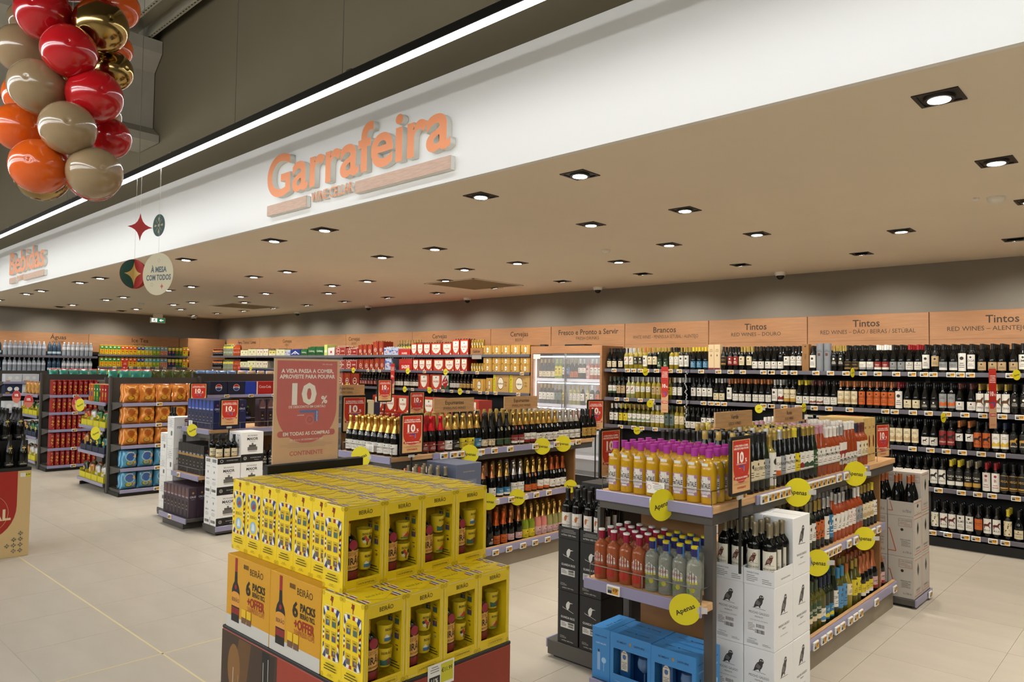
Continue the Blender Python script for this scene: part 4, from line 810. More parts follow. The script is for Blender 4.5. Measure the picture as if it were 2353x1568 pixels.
def shield(p, cx, y0, w_, h, col='e4dccb', edge='a88a4a'):
    f = lambda s_, dy: [(cx-w_/2*s_, y0+h*dy), (cx-w_/2*s_, y0+h*.42), (cx-w_*.3*s_, y0+h*.16*(2-s_)), (cx, y0+h*.03*(2-s_)*3-h*.06), (cx+w_*.3*s_, y0+h*.16*(2-s_)), (cx+w_/2*s_, y0+h*.42), (cx+w_/2*s_, y0+h*dy)]
    return p.poly(f(1.08, .97)[::1], edge).poly(f(1., .94), col)
def pr_sagres(w_, h): return shield(PR(), 0, h*.08, w_*.78, h*.86).text('SAGRES', 0, h*.52, h*.13, 'a81f1c', .02, maxw=w_*.66).text('MINI', 0, h*.35, h*.07, 'a81f1c', .01).circ(0, h*.76, h*.05, '6d7a6a', n=10).rect(w_*.36, h*.04, w_*.47, h*.14, 'e4dccb')
def pr_sagres2(w_, h):
    p = PR().rect(-w_*.46, h*.1, -w_*.36, h*.86, '6a2a12'); return shield(p, w_*.03, h*.06, w_*.56, h*.88).text('SAGRES', w_*.03, h*.52, h*.12, 'a81f1c', .02, maxw=w_*.48).circ(w_*.03, h*.78, h*.06, '6d7a6a', n=10).rect(w_*.38, h*.04, w_*.47, h*.14, 'e4dccb')
def pr_tray(w_, h): return PR().rect(-w_*.49, 0, w_*.49, h*.6, 'b3241c').text('SAGRES', 0, h*.3, h*.28, 'e9e2d2', .02, maxw=w_*.6)
def pr_bock(w_, h): return PR().frame(-w_*.46, h*.06, w_*.46, h*.94, h*.03, 'd8cdb8').ring(-w_*.2, h*.5, h*.3, h*.36, 'd8cdb8').text('BOCK', -w_*.2, h*.5, h*.16, 'e4dccb', .02, maxw=h*.55).text('SUPER', w_*.22, h*.5, h*.14, 'e4dccb', .02, maxw=w_*.3)
def pr_carrier(w_, h): return PR().poly([(-w_*.2, 0), (w_*.25, 0), (w_*.22, h*.55), (w_*.08, h*.9), (-.05*w_, h*.9), (-w_*.2, h*.55)], '9a4a1c').circ(0, h*.4, w_*.24, 'd8cdb8', n=14).circ(0, h*.4, w_*.19, '8e1e16', n=14).text('BOCK', 0, h*.4, h*.09, 'e4dccb', .02, maxw=w_*.3).rect(w_*.32, h*.05, w_*.46, h*.2, 'e4dccb')
def pr_gold(w_, h):
    p = PR()
    for k in (-1, 0, 1): p.rect(k*w_*.33-w_*.15, h*.04, k*w_*.33-w_*.05, h*.96, 'd0a552')
    return p.circ(0, h*.5, w_*.15, '3a2c18', h*.36).circ(0, h*.5, w_*.13, 'e6ddc4', h*.32).text('Galbier', 0, h*.48, h*.11, '2a2016', .01, maxw=w_*.24).rect(-w_*.46, h*.08, -w_*.36, h*.25, '6d5a34')
def pr_eco(w_, h): return PR().rect(-w_/2+.001, .001, -w_*.36, h-.001, 'd9cf22').text('PACK ECONÓMICO', -w_*.43, h*.5, w_*.07, '3a3414', .01, rot=PI/2, maxw=h*.9).circ(-w_*.02, h*.52, w_*.19, '3a2c18', h*.36).circ(-w_*.02, h*.52, w_*.17, 'e6ddc4', h*.33).text('Galbier', -w_*.02, h*.5, h*.1, '2a2016', .02, maxw=w_*.34).text('Pilsn', w_*.3, h*.58, h*.08, '6a3a1c', .01).lines(w_*.3, h*.45, w_*.14, 3, h*.05, h*.02, '7a5a2c')
def pr_green(w_, h): return PR().rect(-w_*.48, h*.08, w_*.48, h*.4, '1d4a24').text('Carlsberg', 0, h*.55, h*.22, 'd9dcc8', .01, maxw=w_*.8)
def pr_blue(w_, h): return PR().poly([(-w_*.45, h*.2), (0, h*.8), (w_*.45, h*.2), (w_*.3, h*.2), (0, h*.6), (-w_*.3, h*.2)], 'c9cdd6').text('BUD', 0, h*.35, h*.2, 'e0e0e0', .02)
def pr_bluew(w_, h):
    p = PR(); r = random.Random(2)
    for k in range(9): p.circ(-w_*.42+k*w_*.105, h*(.3+.4*r.random()), h*.13, '4a63a8', n=8)
    return p.rect(-w_*.2, h*.3, w_*.2, h*.62, 'e0dcd6').text('SAGRES', 0, h*.46, h*.2, 'b3241c', .02, maxw=w_*.36)
def pr_cream(c): return lambda w_, h: PR().rect(-w_*.48, h*.02, w_*.48, h*.45, 'd4cfae').circ(-w_*.22, h*.6, h*.13, c, n=10).circ(w_*.22, h*.6, h*.13, c, n=10).text('TONIC', 0, h*.22, h*.12, '4a4a30', .01, maxw=w_*.6)
def pr_cristal(w_, h): return PR().rect(-w_*.49, h*.3, w_*.49, h*.98, 'd8d4cc').poly([(0, h*.05), (w_*.48, h*.5), (0, h*.95), (-w_*.48, h*.5)], 'a82320').text('CRISTAL', 0, h*.5, h*.1, 'e8e2d6', .02, maxw=w_*.7, rot=.25).poly([(-w_*.1, h*.62), (0, h*.8), (w_*.14, h*.84), (w_*.04, h*.64)], 'e8e2d6')
PK = {'sag': ('b5331f', pr_sagres, '2a1a10', 'red beer carrier with white shield'), 'sagb': ('b3361f', pr_sagres2, None, 'large red beer carton with white shield'), 'tray': ('a8281e', pr_tray, 'b9b4a8', 'red tray of beer cans'), 'bock': ('8e241a', pr_bock, 'c9c2b2', 'maroon beer carton with white rings'), 'carr': ('8c2a18', pr_carrier, '8a5a20', 'brown and red beer carrier'), 'gold': ('b0842f', pr_gold, None, 'gold pack of beer cans'), 'eco': ('b8924e', pr_eco, None, 'gold economy beer box with yellow side'), 'green': ('1f5a2c', pr_green, '2f6a38', 'green beer carton'), 'blue': ('20306e', pr_blue, '3a4c90', 'dark blue beer pack'), 'bluew': ('aab4c6', pr_bluew, 'c9cdd6', 'blue and white pack of beer cans'), 'cream': ('c8c49c', pr_cream('4f7a3a'), '3a3a20', 'cream pack of tonic bottles with green tops'), 'creamp': ('c8bfa8', pr_cream('7a3a5a'), '4a2a3a', 'cream pack of tonic bottles with purple tops'), 'yel': ('b8ac5a', pr_cream('2a2a16'), '26241a', 'yellow and black bottle pack'), 'wred': ('c9c2ba', lambda w_, h: PR().rect(-w_*.12, h*.3, w_*.12, h*.6, 'a8282a'), 'b9b4a8', 'white beer pack with red square'), 'cris': ('1f4a2c', pr_cristal, None, 'red and green diamond beer carton'), 'limew': ('b9c46a', lambda w_, h: PR().rect(-w_*.4, h*.3, w_*.4, h*.5, 'e6e6cc'), None, 'slim lime coloured can pack'),
      'kraft': ('9a6a3a', lambda w_, h: PR().text('Galbier', 0, h*.5, h*.4, '2a2016', .02, maxw=w_*.6), None, 'kraft tray holding gold cans')}
def beer_row(f, z, L, where, d=.26, two=False):
    xs = sorted(((f(a), f(b), h, k) for a, b, h, k in L))
    for a, b, h, k in xs:
        base, pf, tops, nm = PK[k]; w_ = min(round(b-a, 2), .62)-.012
        for lev in range(2 if (k == 'gold' and two) else 1):
            pack('beer_pack', k+str(d), w_, h, d, base, pf, ((a+b)/2, YS+.02, z+.0005+lev*(h+.001)), 0, f'{nm} {where}', tops=tops if not lev else None)
B1 = [(-3, 92, .135, 'bluew'), (96, 291, .12, 'tray'), (296, 390, .225, 'sag'), (392, 486, .225, 'sag'), (488, 600, .225, 'sag'), (608, 772, .225, 'sag'), (785, 935, .225, 'sag'), (940, 1056, .28, 'sag'), (1062, 1196, .28, 'sag'), (1226, 1426, .12, 'kraft'), (1430, 1568, .16, 'gold'), (1570, 1712, .16, 'gold'), (1714, 1856, .16, 'gold'), (1858, 2016, .16, 'gold'), (2018, 2168, .16, 'gold')]
beer_row(D1, 2.157, B1, 'on the topmost beer shelf')
B2 = [(110, 322, .23, 'tray'), (325, 420, .22, 'sag'), (422, 522, .22, 'sag'), (524, 632, .22, 'sag'), (650, 816, .22, 'sag'), (824, 976, .22, 'sag'), (980, 1080, .245, 'sag'), (1082, 1182, .245, 'sag'), (1430, 1570, .125, 'gold'), (1574, 1714, .125, 'gold'), (1716, 1858, .125, 'gold'), (1860, 2008, .125, 'gold'), (2010, 2170, .125, 'gold')]
beer_row(D1, 1.853, B2, 'on the second beer shelf', two=True)
beer_row(D1, 1.5, [(416, 590, .29, 'sagb'), (600, 784, .29, 'sagb'), (786, 896, .28, 'cris'), (1270, 1476, .22, 'gold'), (1480, 1586, .24, 'gold'), (1590, 1842, .3, 'eco'), (1845, 2172, .3, 'eco')], 'on the third beer shelf')
CANM = mat('gold_can', 'b4923c', .25, metal=.7)
can = MB().lathe([(.026, 0), (.031, .005), (.031, .135), (.024, .148), (.024, .15)], 14, CANM).mesh('beer_can', True); canl = PR().circ(0, .075, .016, '2f2a1c', .028).circ(0, .075, .014, 'd9d2bc', .025).text('G', 0, .075, .02, '2a2016', .01).mesh('label', CY_(.0313), cyl=.006)
for k, x in enumerate((1245, 1285, 1325, 1365, 1405)):
    for z, wh in ((1.8535, 'standing on the second beer shelf'), (2.278, 'standing in the kraft tray on the topmost beer shelf')): o = tag(ob('beer_can', can, None, (D1(x), YS+.06, z)), 'slim gold beer can '+wh, 'can', 'gold cans '+wh); ob('label', canl, o)
beer_rows = Rows()
def BT(lab, cap, z0=.05, z1=.13, acc=None, word=None, shape='beer', glass='brown', desc=''): return dict(parts=bottle_meshes(shape, glass, capm(cap), LB(z0, z1, 150, lab, SH[shape]['r'], 'e3ddcb' if lab < '9' else '2b2622', 'word' if word else 'std', word, acc), name='beer_bottle', capname='crown_cap'), r=SH[shape]['r'], shape=shape, glass=glass, cap='red', desc=desc)
red_b = BT('d6cdbb', '9a1f1c', word='SAGRES', acc='a82320', desc='dark litre beer bottle with white shield label'); mar_b = BT('7a2016', '8a7a3a', word='BOCK', acc='d8cdb8', desc='dark litre beer bottle with maroon label'); cri_b = BT('c9c2b4', '8a7a3a', word='CRISTAL', acc='a82320', desc='dark beer bottle with red diamond label'); gol_b = BT('b08c46', '8a7a3a', word='Galbier', acc='e6ddc4', desc='dark beer bottle with gold label')
for s_ in (red_b, mar_b, cri_b, gol_b): s_['r'] = .042
place_row([(D1(x), red_b) for x in (45, 92, 140, 198, 240, 290, 338, 386)]+[(D1(x), cri_b) for x in (920, 968, 1020)]+[(D1(x), gol_b) for x in (1075, 1128, 1185, 1248)]+[(D2(x), mar_b) for x in (1555, 1590, 1632, 1680, 1722, 1775, 1828, 1866, 1904)]+[(D2(1960), red_b)], 1.5005, 'x', YS+.07, 0, 'on the third beer shelf', 1, .1, rows=beer_rows, cat='beer bottle')
B3 = [(112, 222, .13, 'yel'), (226, 366, .15, 'cream'), (370, 446, .12, 'bluew'), (450, 606, .14, 'blue'), (612, 716, .14, 'green'), (722, 846, .19, 'green'), (850, 970, .19, 'green'), (978, 1030, .24, 'limew'), (1034, 1146, .17, 'wred'), (1152, 1320, .19, 'bock'), (1326, 1506, .15, 'bock'), (1512, 1582, .22, 'carr'), (1585, 1652, .22, 'carr'), (1656, 1732, .22, 'carr'), (1740, 1826, .28, 'carr'), (1830, 1908, .28, 'carr'), (1915, 2040, .155, 'bluew')]
beer_row(D2, 2.157, B3, 'on the topmost beer shelf, far stretch')
beer_row(D2, 1.853, [(1200, 1312, .2, 'bock'), (1316, 1506, .2, 'bock'), (1514, 1600, .21, 'carr'), (1604, 1690, .21, 'carr'), (1692, 1764, .21, 'carr'), (1768, 1850, .24, 'carr'), (1852, 1932, .24, 'carr'), (1936, 2040, .24, 'bluew')], 'on the second beer shelf, far stretch')
beer_row(D2, 1.5, [(1180, 1296, .27, 'carr'), (1300, 1402, .27, 'carr'), (1406, 1536, .27, 'carr')], 'on the third beer shelf, far stretch')
gb = W('bord', 'olive', 'gold', 'yellow', 'm'); 
for k in range(9):
    x = D2(1930+k*42); lb = 'olive glass cider bottle behind the blue and white cans'; put(gb['parts'], (x, YS+.4, 2.1575), 0, lb, 'bottle', lb)
# tonic water end
beer_row(D3, 2.157, [(1178, 1326, .15, 'cream'), (1330, 1500, .17, 'cream'), (1510, 1640, .165, 'creamp'), (1644, 1752, .165, 'creamp'), ], 'on the topmost shelf of tonic water')
beer_row(D3, 1.853, [(1172, 1318, .15, 'cream'), (1322, 1500, .17, 'cream'), (1504, 1640, .165, 'creamp'), (1644, 1742, .165, 'creamp')], 'on the second shelf of tonic water')
beer_row(D3, 1.55, [(1215, 1330, .13, 'cream'), (1334, 1450, .13, 'cream'), (1455, 1600, .15, 'cream'), (1604, 1735, .15, 'creamp'), (1765, 1860, .2, 'wred')], 'on the third shelf of tonic water')
def PB(glass, cap, lab, z0, z1, word=None, shape='soda', desc='', name='soda_bottle'): return dict(parts=bottle_meshes(shape, glass, capm(cap), LB(z0, z1, 150, lab, SH[shape]['r'], '2b2622', 'plain') if lab else None, name=name, capname='screw_cap'), r=SH[shape]['r']+.001, shape=shape, glass='clear', cap='red', desc=desc)
s1 = PB('clear', 'd8c820', 'd0c020', .21, .25, desc='tall clear tonic bottle with yellow cap'); s2 = PB('rose', 'b8838c', None, 0, 0, desc='tall red bitter lemon bottle'); s3 = PB('dark', 'd0662a', 'd07a3a', .115, .15, shape='mini', desc='small dark tonic bottle with orange neck')
tonic_rows = Rows()
for z, wh in ((2.1575, 'on the topmost shelf by the corner'), (1.7425, 'on the second shelf by the corner')):
    place_row([(-19.28+k*.0945, s1) for k in range(6)]+[(-18.71+k*.0945, s2) for k in range(4)], z, 'x', YS+.07, 0, wh, 0, cat='bottle')
for z, wh in ((2.1575, 'on the topmost shelf right by the corner'), (1.8535, 'on the second shelf right by the corner')):
    place_row([(-19.94+k*.064, s3) for k in range(9)], z, 'x', YS+.07, 0, wh, 1, .1, rows=beer_rows, cat='bottle')
beer_rows.done('beer_bottle_rows', 'second rows of dark bottles behind the ones on the beer wall', 'beer bottles')
for k in range(5):
    c = ['c9b322', 'c9b322', 'c88a1e', 'b8442a', 'a82a5a'][k]; nm = {'c9b322': 'yellow', 'c88a1e': 'amber', 'b8442a': 'red', 'a82a5a': 'magenta'}[c]
    pack('juice_pack', 'c'+c, .125, .13, .2, c, lambda w_, h: PR().rect(-w_*.3, h*.2, w_*.25, h*.75, '2b4a8a').circ(w_*.1, h*.5, h*.2, 'd8c040'), (-19.92+k*.13, YS+.03, 1.6305), 0, f'small {nm} soft drink pack on the shelf by the corner', 'drink pack')
for k in range(5): pack('juice_pack', 'g'+str(k % 2), .16, .15, .2, '3f8a34' if k < 3 else '7fb03a', lambda w_, h: PR().circ(0, h*.5, h*.2, 'c8c83a'), (-19.25+k*.18, YS+.03, 1.2005), 0, f"{'dark' if k < 3 else 'light'} green soft drink pack low by the corner", 'drink pack')
MB().box(-.12, -.01, -.02, .12, 0, .05, mat('wobbler_card', '9a948a', .5)).build('shelf_note', None, ony(1096, 823, YS-.001)); bpy.context.scene.objects['shelf_note']['label'] = 'small grey card note hung from the topmost beer shelf edge'; bpy.context.scene.objects['shelf_note']['category'] = 'note'
for px, py, r_ in ((937, 853, .05), (1024, 855, .055), (930, 895, .05), (987, 897, .05), (1057, 900, .04), (812, 851, .05), (797, 888, .05), (576, 847, .05), (527, 856, .05), (459, 862, .05)):
    P = ony(px, py, YS-.04); flag(P, 0, .06, 'Apenas', ['round yellow flag on the second beer shelf below the red trays', 'round yellow flag on the second beer shelf below the tall carriers', 'round yellow flag on the third beer shelf below the shield bottles', 'round yellow flag on the third beer shelf below the large cartons', 'round yellow flag on the third beer shelf below the gold label bottles', 'round yellow flag on the second beer shelf by the maroon cartons', 'round yellow flag on the third beer shelf by the maroon cartons', 'round yellow flag on the tonic shelf by the cream packs', 'round yellow flag below the tall clear tonics', 'round yellow flag below the small drinks by the corner'][[(937, 853), (1024, 855), (930, 895), (987, 897), (1057, 900), (812, 851), (797, 888), (576, 847), (527, 856), (459, 862)].index((px, py))])
def tags_b(xs, f, z, where):
    for x in xs: price_tag((f(x), YS-.0005, z-.022), 0, 'small price tag '+where, 'tags '+where)
tags_b((530, 1118, 1357, 2060), D1, 1.853, 'on the second beer shelf edge'); tags_b((348, 706, 826, 960, 1218, 1407, 1516, 1650, 2005), D1, 1.5, 'on the third beer shelf edge'); tags_b((1690, 1778, 1872), D2, 1.853, 'on the second beer shelf edge, far stretch'); tags_b((1440, 1582), D2, 1.5, 'on the third beer shelf edge, far stretch')
# cartons piled on the floor in front of the beers
for k in range(8):
    for lev in range(5):
        pack('beer_carton', 'pile', .335, .277, .3, 'b0321e', pr_sagres2, (-10.75+k*.345, 8.05+(.01 if lev % 2 else 0), .006+lev*.28), 0, 'large red beer carton in the pile on the floor, '+['bottom', 'second', 'third', 'fourth', 'top'][lev]+' layer', 'beer carton')
for k in range(5): pack('beer_carton', 'pile', .335, .277, .3, 'b0321e', pr_sagres2, (-10.6+k*.345, 8.36, .006), 0, 'large red beer carton behind the pile', 'beer carton') if False else None
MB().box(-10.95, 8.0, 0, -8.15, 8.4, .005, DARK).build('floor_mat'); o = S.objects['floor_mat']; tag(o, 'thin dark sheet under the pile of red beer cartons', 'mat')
# ================================================================ left wall: waters and iced tea
wt = {}
def WB(glass, cap, lab, z0, z1, desc): return dict(parts=bottle_meshes('water', glass, capm(cap), LB(z0, z1, 150, lab, .047, '8a2a2a', 'word', 'LUSO'), name='water_bottle', capname='screw_cap'), r=.0478, shape='water', glass='clear', cap='white', desc=desc)
w1 = WB('water', 'c9d0d8', 'b8bccb', .17, .215, 'clear water bottle with white and red band'); w2 = WB('waterblue', '3a5a8a', 'a8bcc4', .05, .1, 'blue tinted water bottle with low label'); w3 = WB('water', 'd8dce0', 'c3c6c8', .15, .215, 'clear water bottle with grey label'); w4 = WB('water', '4a7ab0', '7f9a50', .03, .09, 'clear water bottle with green foot label')
for z, wh in ((2.0805, 'on the upper water shelf'), (1.6855, 'on the lower water shelf')):
    L = [(4.1+k*.098, w4) for k in range(2)]+[(4.32+k*.098, w2) for k in range(1)]+[(4.44+k*.098, w1) for k in range(9)]+[(5.35+k*.098, w2) for k in range(3)]+[(5.66+k*.098, w3) for k in range(7)]
    place_row(L, z, 'y', XS-.07, PI/2, wh, 0, cat='water bottle')
def tea_print(top, body, fruit, ink='2a4a2a'): return lambda w_, h: PR().rect(-w_*.5, h*.66, w_*.5, h, top).poly([(-w_*.5, h*.66), (0, h*.55), (w_*.5, h*.66)], top).circ(0, h*.4, w_*.26, fruit).rect(-w_*.25, h*.8, w_*.25, h*.9, 'e6e2d0').rect(-w_*.3, h*.1, w_*.1, h*.16, ink)
TEA = [('2f7a3a', 'c9a01c', 'c85a28', 'yellow with green top')]*5+[('b5331f', 'c9a01c', 'a8401e', 'yellow with red top')]*4+[('22397a', 'c9a81c', 'd8c23a', 'yellow with navy top')]*2+[('4f9aa8', 'c9b42a', 'd8b87a', 'yellow with teal top')]*2+[('4f9aa8', '8fa82a', 'd8c23a', 'lime with teal top')]*2+[('4f9aa8', 'd08a70', 'b8643a', 'salmon with teal top')]*2+[('c9b322', '1f2f5a', 'c8442a', 'navy with yellow top')]*2+[('c9b322', '2f6a2a', 'c8442a', 'green with yellow top')]*2+[('d07a22', 'c9b322', 'b8332a', 'yellow with orange top')]*2
def tea_carton(key, w_, h, d, body, pf):
    return memo(('tea', key), lambda: MB().prism([(-w_/2, 0), (w_/2, 0), (w_/2, h*.93), (w_*.3, h), (-w_*.3, h), (-w_/2, h*.93)], 0, d, mat('tea_'+body, body, .4), lambda x, y, z: (x, z, y)).mesh('tea_carton')), memo(('teap', key), lambda: pf(w_*.98, h*.92).mesh('print', FR(), INKG))
for z, wh in ((2.1405, 'upper'), (1.8305, 'second')):
    for k, (tp, bd, fr, nm) in enumerate(TEA):
        a, b_ = tea_carton(tp+bd+fr, .088, .24, .09, bd, tea_print(tp, bd, fr)); lb = f'{nm} iced tea carton on the {wh} tea shelf'
        o = tag(ob('tea_carton', a, None, (XS-.02, 6.5+k*.0985, z), PI/2), lb, 'carton', lb); ob('print', b_, o)
        if k < 21: 
            a2, b2 = a, b_
for k in range(14):
    c = ['c8962a', 'c8962a', 'c86a2a', 'd09a5a', 'c8602a'][k*5//14]; nm = ['amber', 'amber', 'orange', 'peach', 'red-orange'][k*5//14]
    pack('tea_pack', c, .142, .135, .2, c, lambda w_, h: PR().rect(-w_*.3, h*.15, -w_*.05, h*.8, '2f5a3a').rect(w_*.05, h*.15, w_*.3, h*.8, 'b8402a').circ(0, h*.5, h*.15, 'd8c23a'), (XS-.03, 6.5+k*.146, 1.6405), PI/2, f'small {nm} tea pack on the third tea shelf', 'tea pack')
for ys, z, wh in (((4.32, 4.5, 4.71, 5.3, 5.6, 5.9, 6.2), 1.685, 'on the lower water shelf edge'), ((6.8, 7.2, 7.4, 7.62, 7.85, 8.05, 8.3), 1.83, 'on the second tea shelf edge')):
    for y in ys: price_tag((XS+.0005, y, z-.024), PI/2, 'small price tag '+wh, 'tags '+wh)
P = onx(403, 881, XS+.03); 
# ================================================================ goods on the green/rosé gondola
def yx(off, sc, py, X): return lambda x: onx(off+x/sc, py, X).y
G5X = -1.862
H1 = yx(1640, 5.8825, 1073, G5X); H2 = yx(1660, 5.8825, 1227, G5X); H3 = yx(1860, 5.227, 1371, -1.872)
isl = Rows()
fw = dict(rows=isl, dirn=-1)
L = [((30, 98, 193, 262), W('flute', 'dark', 'gold', 'cream', 'l')), ((320, 390, 450), W('flute', 'dark', 'gold', 'cream', 'm')), ((512, 562), W('flute', 'dark', 'black', 'cream', 'm', 'word', 'SECRET')), ((638,), W('flute', 'green', 'black', 'grey', 'm', 'word', 'COMPE')), ((715,), W('bord', 'yellow', 'gold', 'white', 'x')), ((790,), W('flute', 'dark', 'gold', 'white', 'm', 'band', 'CASAL', acc='orange')), ((858,), W('flute', 'dark', 'silver', 'grey', 'm', 'word', 'ANTAS')), ((920, 985), W('flute', 'dark', 'gold', 'white', 'm', 'word', 'PRECES')), ((1050,), W('flute', 'dark', 'yellow', 'yellow', 'm', 'word', 'Muros', acc='black')), ((1125,), W('flute', 'dark', 'black', 'white', 'm', 'land', acc='red')), ((1195, 1252), W('flute', 'dark', 'gold', 'white', 'm', 'land', acc='green')), ((1315,), W('flute', 'green', 'gold', 'green', 'm', 'word', 'CASAL')), ((1385, 1445), W('flute', 'rose', 'pink', 'white', 'm', 'word', 'AVELEDA')), ((1512, 1562, 1605), W('bord', 'rose', 'white', 'white', 'm', 'word', 'MATEUS')), ((1652, 1690), W('bord', 'rose', 'silver', 'white', 't', 'horse', 'MULA', acc='8a2a20')), ((1742, 1790, 1832), W('flute', 'rose', 'white', 'white', 'l', 'word', 'Mouro')), ((1880,), W('bord', 'rose', 'navy', 'white', 'm')), ((1922, 1955), W('bord', 'rose', 'brown', 'cream', 'm'))]
pine_y = place_row([i for i in ex(L, H1) if i[0] > 3.985], 1.2105, 'y', G5X, PI/2, 'atop the rosé gondola', 3, extra=(4.7, 5.75, 6.8), xmin=4.45, **fw)
WBX = mat('pine_gift_box', 'c9a866', .5, var=.1, vscale=6, stretch=(1, 1, 10))
for k in range(3):
    lb = 'slim pine wine box with red oval at the end of the gondola'; o = tag(MB().box(-.045, -.17, 0, .045, .17, .345, WBX, .002).build('wine_box', None, (-2.04, max(H1(2005), pine_y+.1)+k*.1, 1.2105), PI/2), lb, 'gift box', lb)
    ob('print', memo('pine', lambda: PR().circ(0, .16, .018, '7a2018', .05).text('CM', 0, .27, .02, '6a4a24', .01).lines(0, .06, .04, 2, .01, .004, '6a4a24').mesh('print', FR(-.17))), o)
L = [((1120, 1165), W('bord', 'green', 'pewter', 'white', 'm')), ((1218, 1280), W('bord', 'dark', 'gold', 'orange', 'm', 'mix', acc='black')), ((1340,), W('bord', 'dark', 'silver', 'white', 't')), ((1400,), W('bord', 'dark', 'silver', 'blue', 't', 'word', 'LAB')), ((1450,), W('flute', 'rose', 'silver', 'white', 'm')), ((1507, 1562, 1615), W('bord', 'rose', 'silver', 'white', 'm', 'bird', acc='grey')), ((1668, 1712), W('bord', 'rose', 'black', 'white', 'm', 'word', 'CATS', ink='a82a38')), ((1760, 1795), W('bord', 'rose', 'white', 'grey', 'm')), ((1840, 1885, 1925), W('burg', 'dark', 'gold', 'cream', 'm', 'land', acc='tan')), ((1965, 2010), W('burg', 'dark', 'yellow', 'white', 'm', 'word', 'ALANDRA')), ((2060,), W('burg', 'dark', 'brown', 'cream', 'm'))]
place_row([i for i in ex(L, H2) if i[0] > 4.32], .7305, 'y', G5X, PI/2, 'rosé gondola middle shelf', 2, hi=6.28, **fw)
L = [((-30, 20, 75), W('bord', 'olive', 'green', 'green', 'm', 'band', acc='cream')), ((130,), W('bord', 'olive', 'navy', 'white', 'l', 'land', acc='sky')), ((178, 225), W('bord', 'green', 'navy', 'blue', 'l', 'land', acc='yellow')), ((290,), W('flute', 'green', 'green', 'white', 'm', 'word', 'CENTRO')), ((340, 392), W('bord', 'olive', 'sky', 'sky', 't', 'word', 'RS')), ((442,), W('burg', 'yellow', 'orange', 'cream', 's')), ((510, 548), W('burg', 'olive', 'gold', 'yellow', 'm')), ((605, 642, 682), W('champ', 'dark', 'copper', 'yellow', 'l', 'band', 'CANNO', acc='white')), ((750, 795, 830, 872, 915, 955), W('champ', 'dark', 'copper', 'pink', 'l', 'band', 'LAMBRUSCO', acc='red'))]
place_row([i for i in ex(L, H3) if i[0] > 4.32], .1935, 'y', -1.876, PI/2, 'rosé gondola bottom shelf', 2, hi=6.52, **fw)
# amber liqueur, end of gondola, upper shelf
def foxlab():
    p = PR().rect(-.034, .035, .034, .145, 'd8d2c8')
    for x, y in ((-.026, .135), (.026, .135), (-.026, .045), (.026, .045)): p.circ(x, y, .009, 'a8788c', .01, n=10)
    p.frame(-.034, .035, .034, .145, .003, 'a8788c')
    return p.text('The', -.018, .119, .009, '3a3430', .0).text('FoxTALE', 0, .096, .024, '211d1a', .02, maxw=.06).circ(0, .063, .018, 'c3b4be', .012).rect(-.02, .078, .02, .0795, '8a7a80').text('LIQUEUR', 0, .05, .006, '5a4a50', .01).rect(-.02, .197, .02, .212, 'd9d4ca')
fox = bottle_meshes('fox', 'foxy', capm('a0308c'), ('fox', foxlab), name='liqueur_bottle', capname='pink_cap')
for i in range(8):
    for j in range(5):
        put(fox, (-2.455+i*.0845+random.uniform(-.001, .001), 3.545+j*.088, 1.2105), random.uniform(-.15, .15), f'amber liqueur bottle with magenta cap, {["first", "second", "third", "fourth", "fifth"][j]} row on the gondola end', 'liqueur bottle', f'amber liqueur bottles row {j+1}')
yb = W('bord', 'yellow', 'black', 'cream', 'm')
for i in range(3):
    for j in range(3): lb = 'clear white wine bottle with black cap behind the amber liqueur'; put(yb['parts'], (-2.46+i*.083, 4.08+j*.088, 1.2105), 0, lb, 'wine bottle', lb)
# gin, end of gondola, middle shelf
def ginlab(pink):
    def f():
        b = 'd9d6ce'; w_ = .036; p = PR().poly([(-w_, .1), (w_, .1), (w_, .13), (w_*.6, .137), (w_*.3, .15), (0, .155), (-w_*.3, .15), (-w_*.6, .137), (-w_, .13)], b).text("GORDON'S", 0, .12, .013, '8a1f22', .02, maxw=.064).circ(0, .142, .005, '8a8478', n=10)
        if pink: p.rect(-w_, .094, w_, .1, '8a7a6a').poly([(-.03, .05), (-.01, .085), (.01, .06), (.03, .088), (.03, .03), (-.02, .02)], 'a8281e').rect(-w_, .086, w_, .093, 'b84a38')
        else: p.rect(-w_, .09, w_, .1, 'c9b82a').circ(.012, .06, .012, 'a8a030', .014).circ(-.014, .05, .011, '5a7a30', .014)
        return p
    return ('gin%d' % pink, f)
gp = bottle_meshes('gin', 'pinkgin', capm('8c1830'), ginlab(1), name='gin_bottle', capname='cap'); gc = bottle_meshes('gin', 'gin', capm('26255c'), ginlab(0), name='gin_bottle', capname='cap')
lidw = MB().lathe([(.019, .266), (.0192, .275), (.016, .2765)], 14, WHITEP).mesh('cap_rim', True); lidy = MB().lathe([(.019, .262), (.0192, .275), (.016, .2765)], 14, capm('c8b422')).mesh('cap_rim', True); rbn = MB().box(.016, -.004, .20, .022, .004, .275, mat('blue_ribbon', '3f78b8', .5)).mesh('ribbon')
for i in range(8):
    for j in range(4):
        if j and i == 7: continue
        pk = i < 4; o = put(gp if pk else gc, (-2.462+i*.0833, 3.424+j*.0865, .7305), random.uniform(-.1, .1), f"{'pink gin bottle with red cap' if pk else 'clear gin bottle with navy cap'}, {['first', 'second', 'third', 'fourth'][j]} row on the gondola end", 'gin bottle', f"{'pink' if pk else 'clear'} gin row {j+1}")
        ob('cap_rim', lidw if pk else lidy, o)
        if not pk: ob('ribbon', rbn, o)
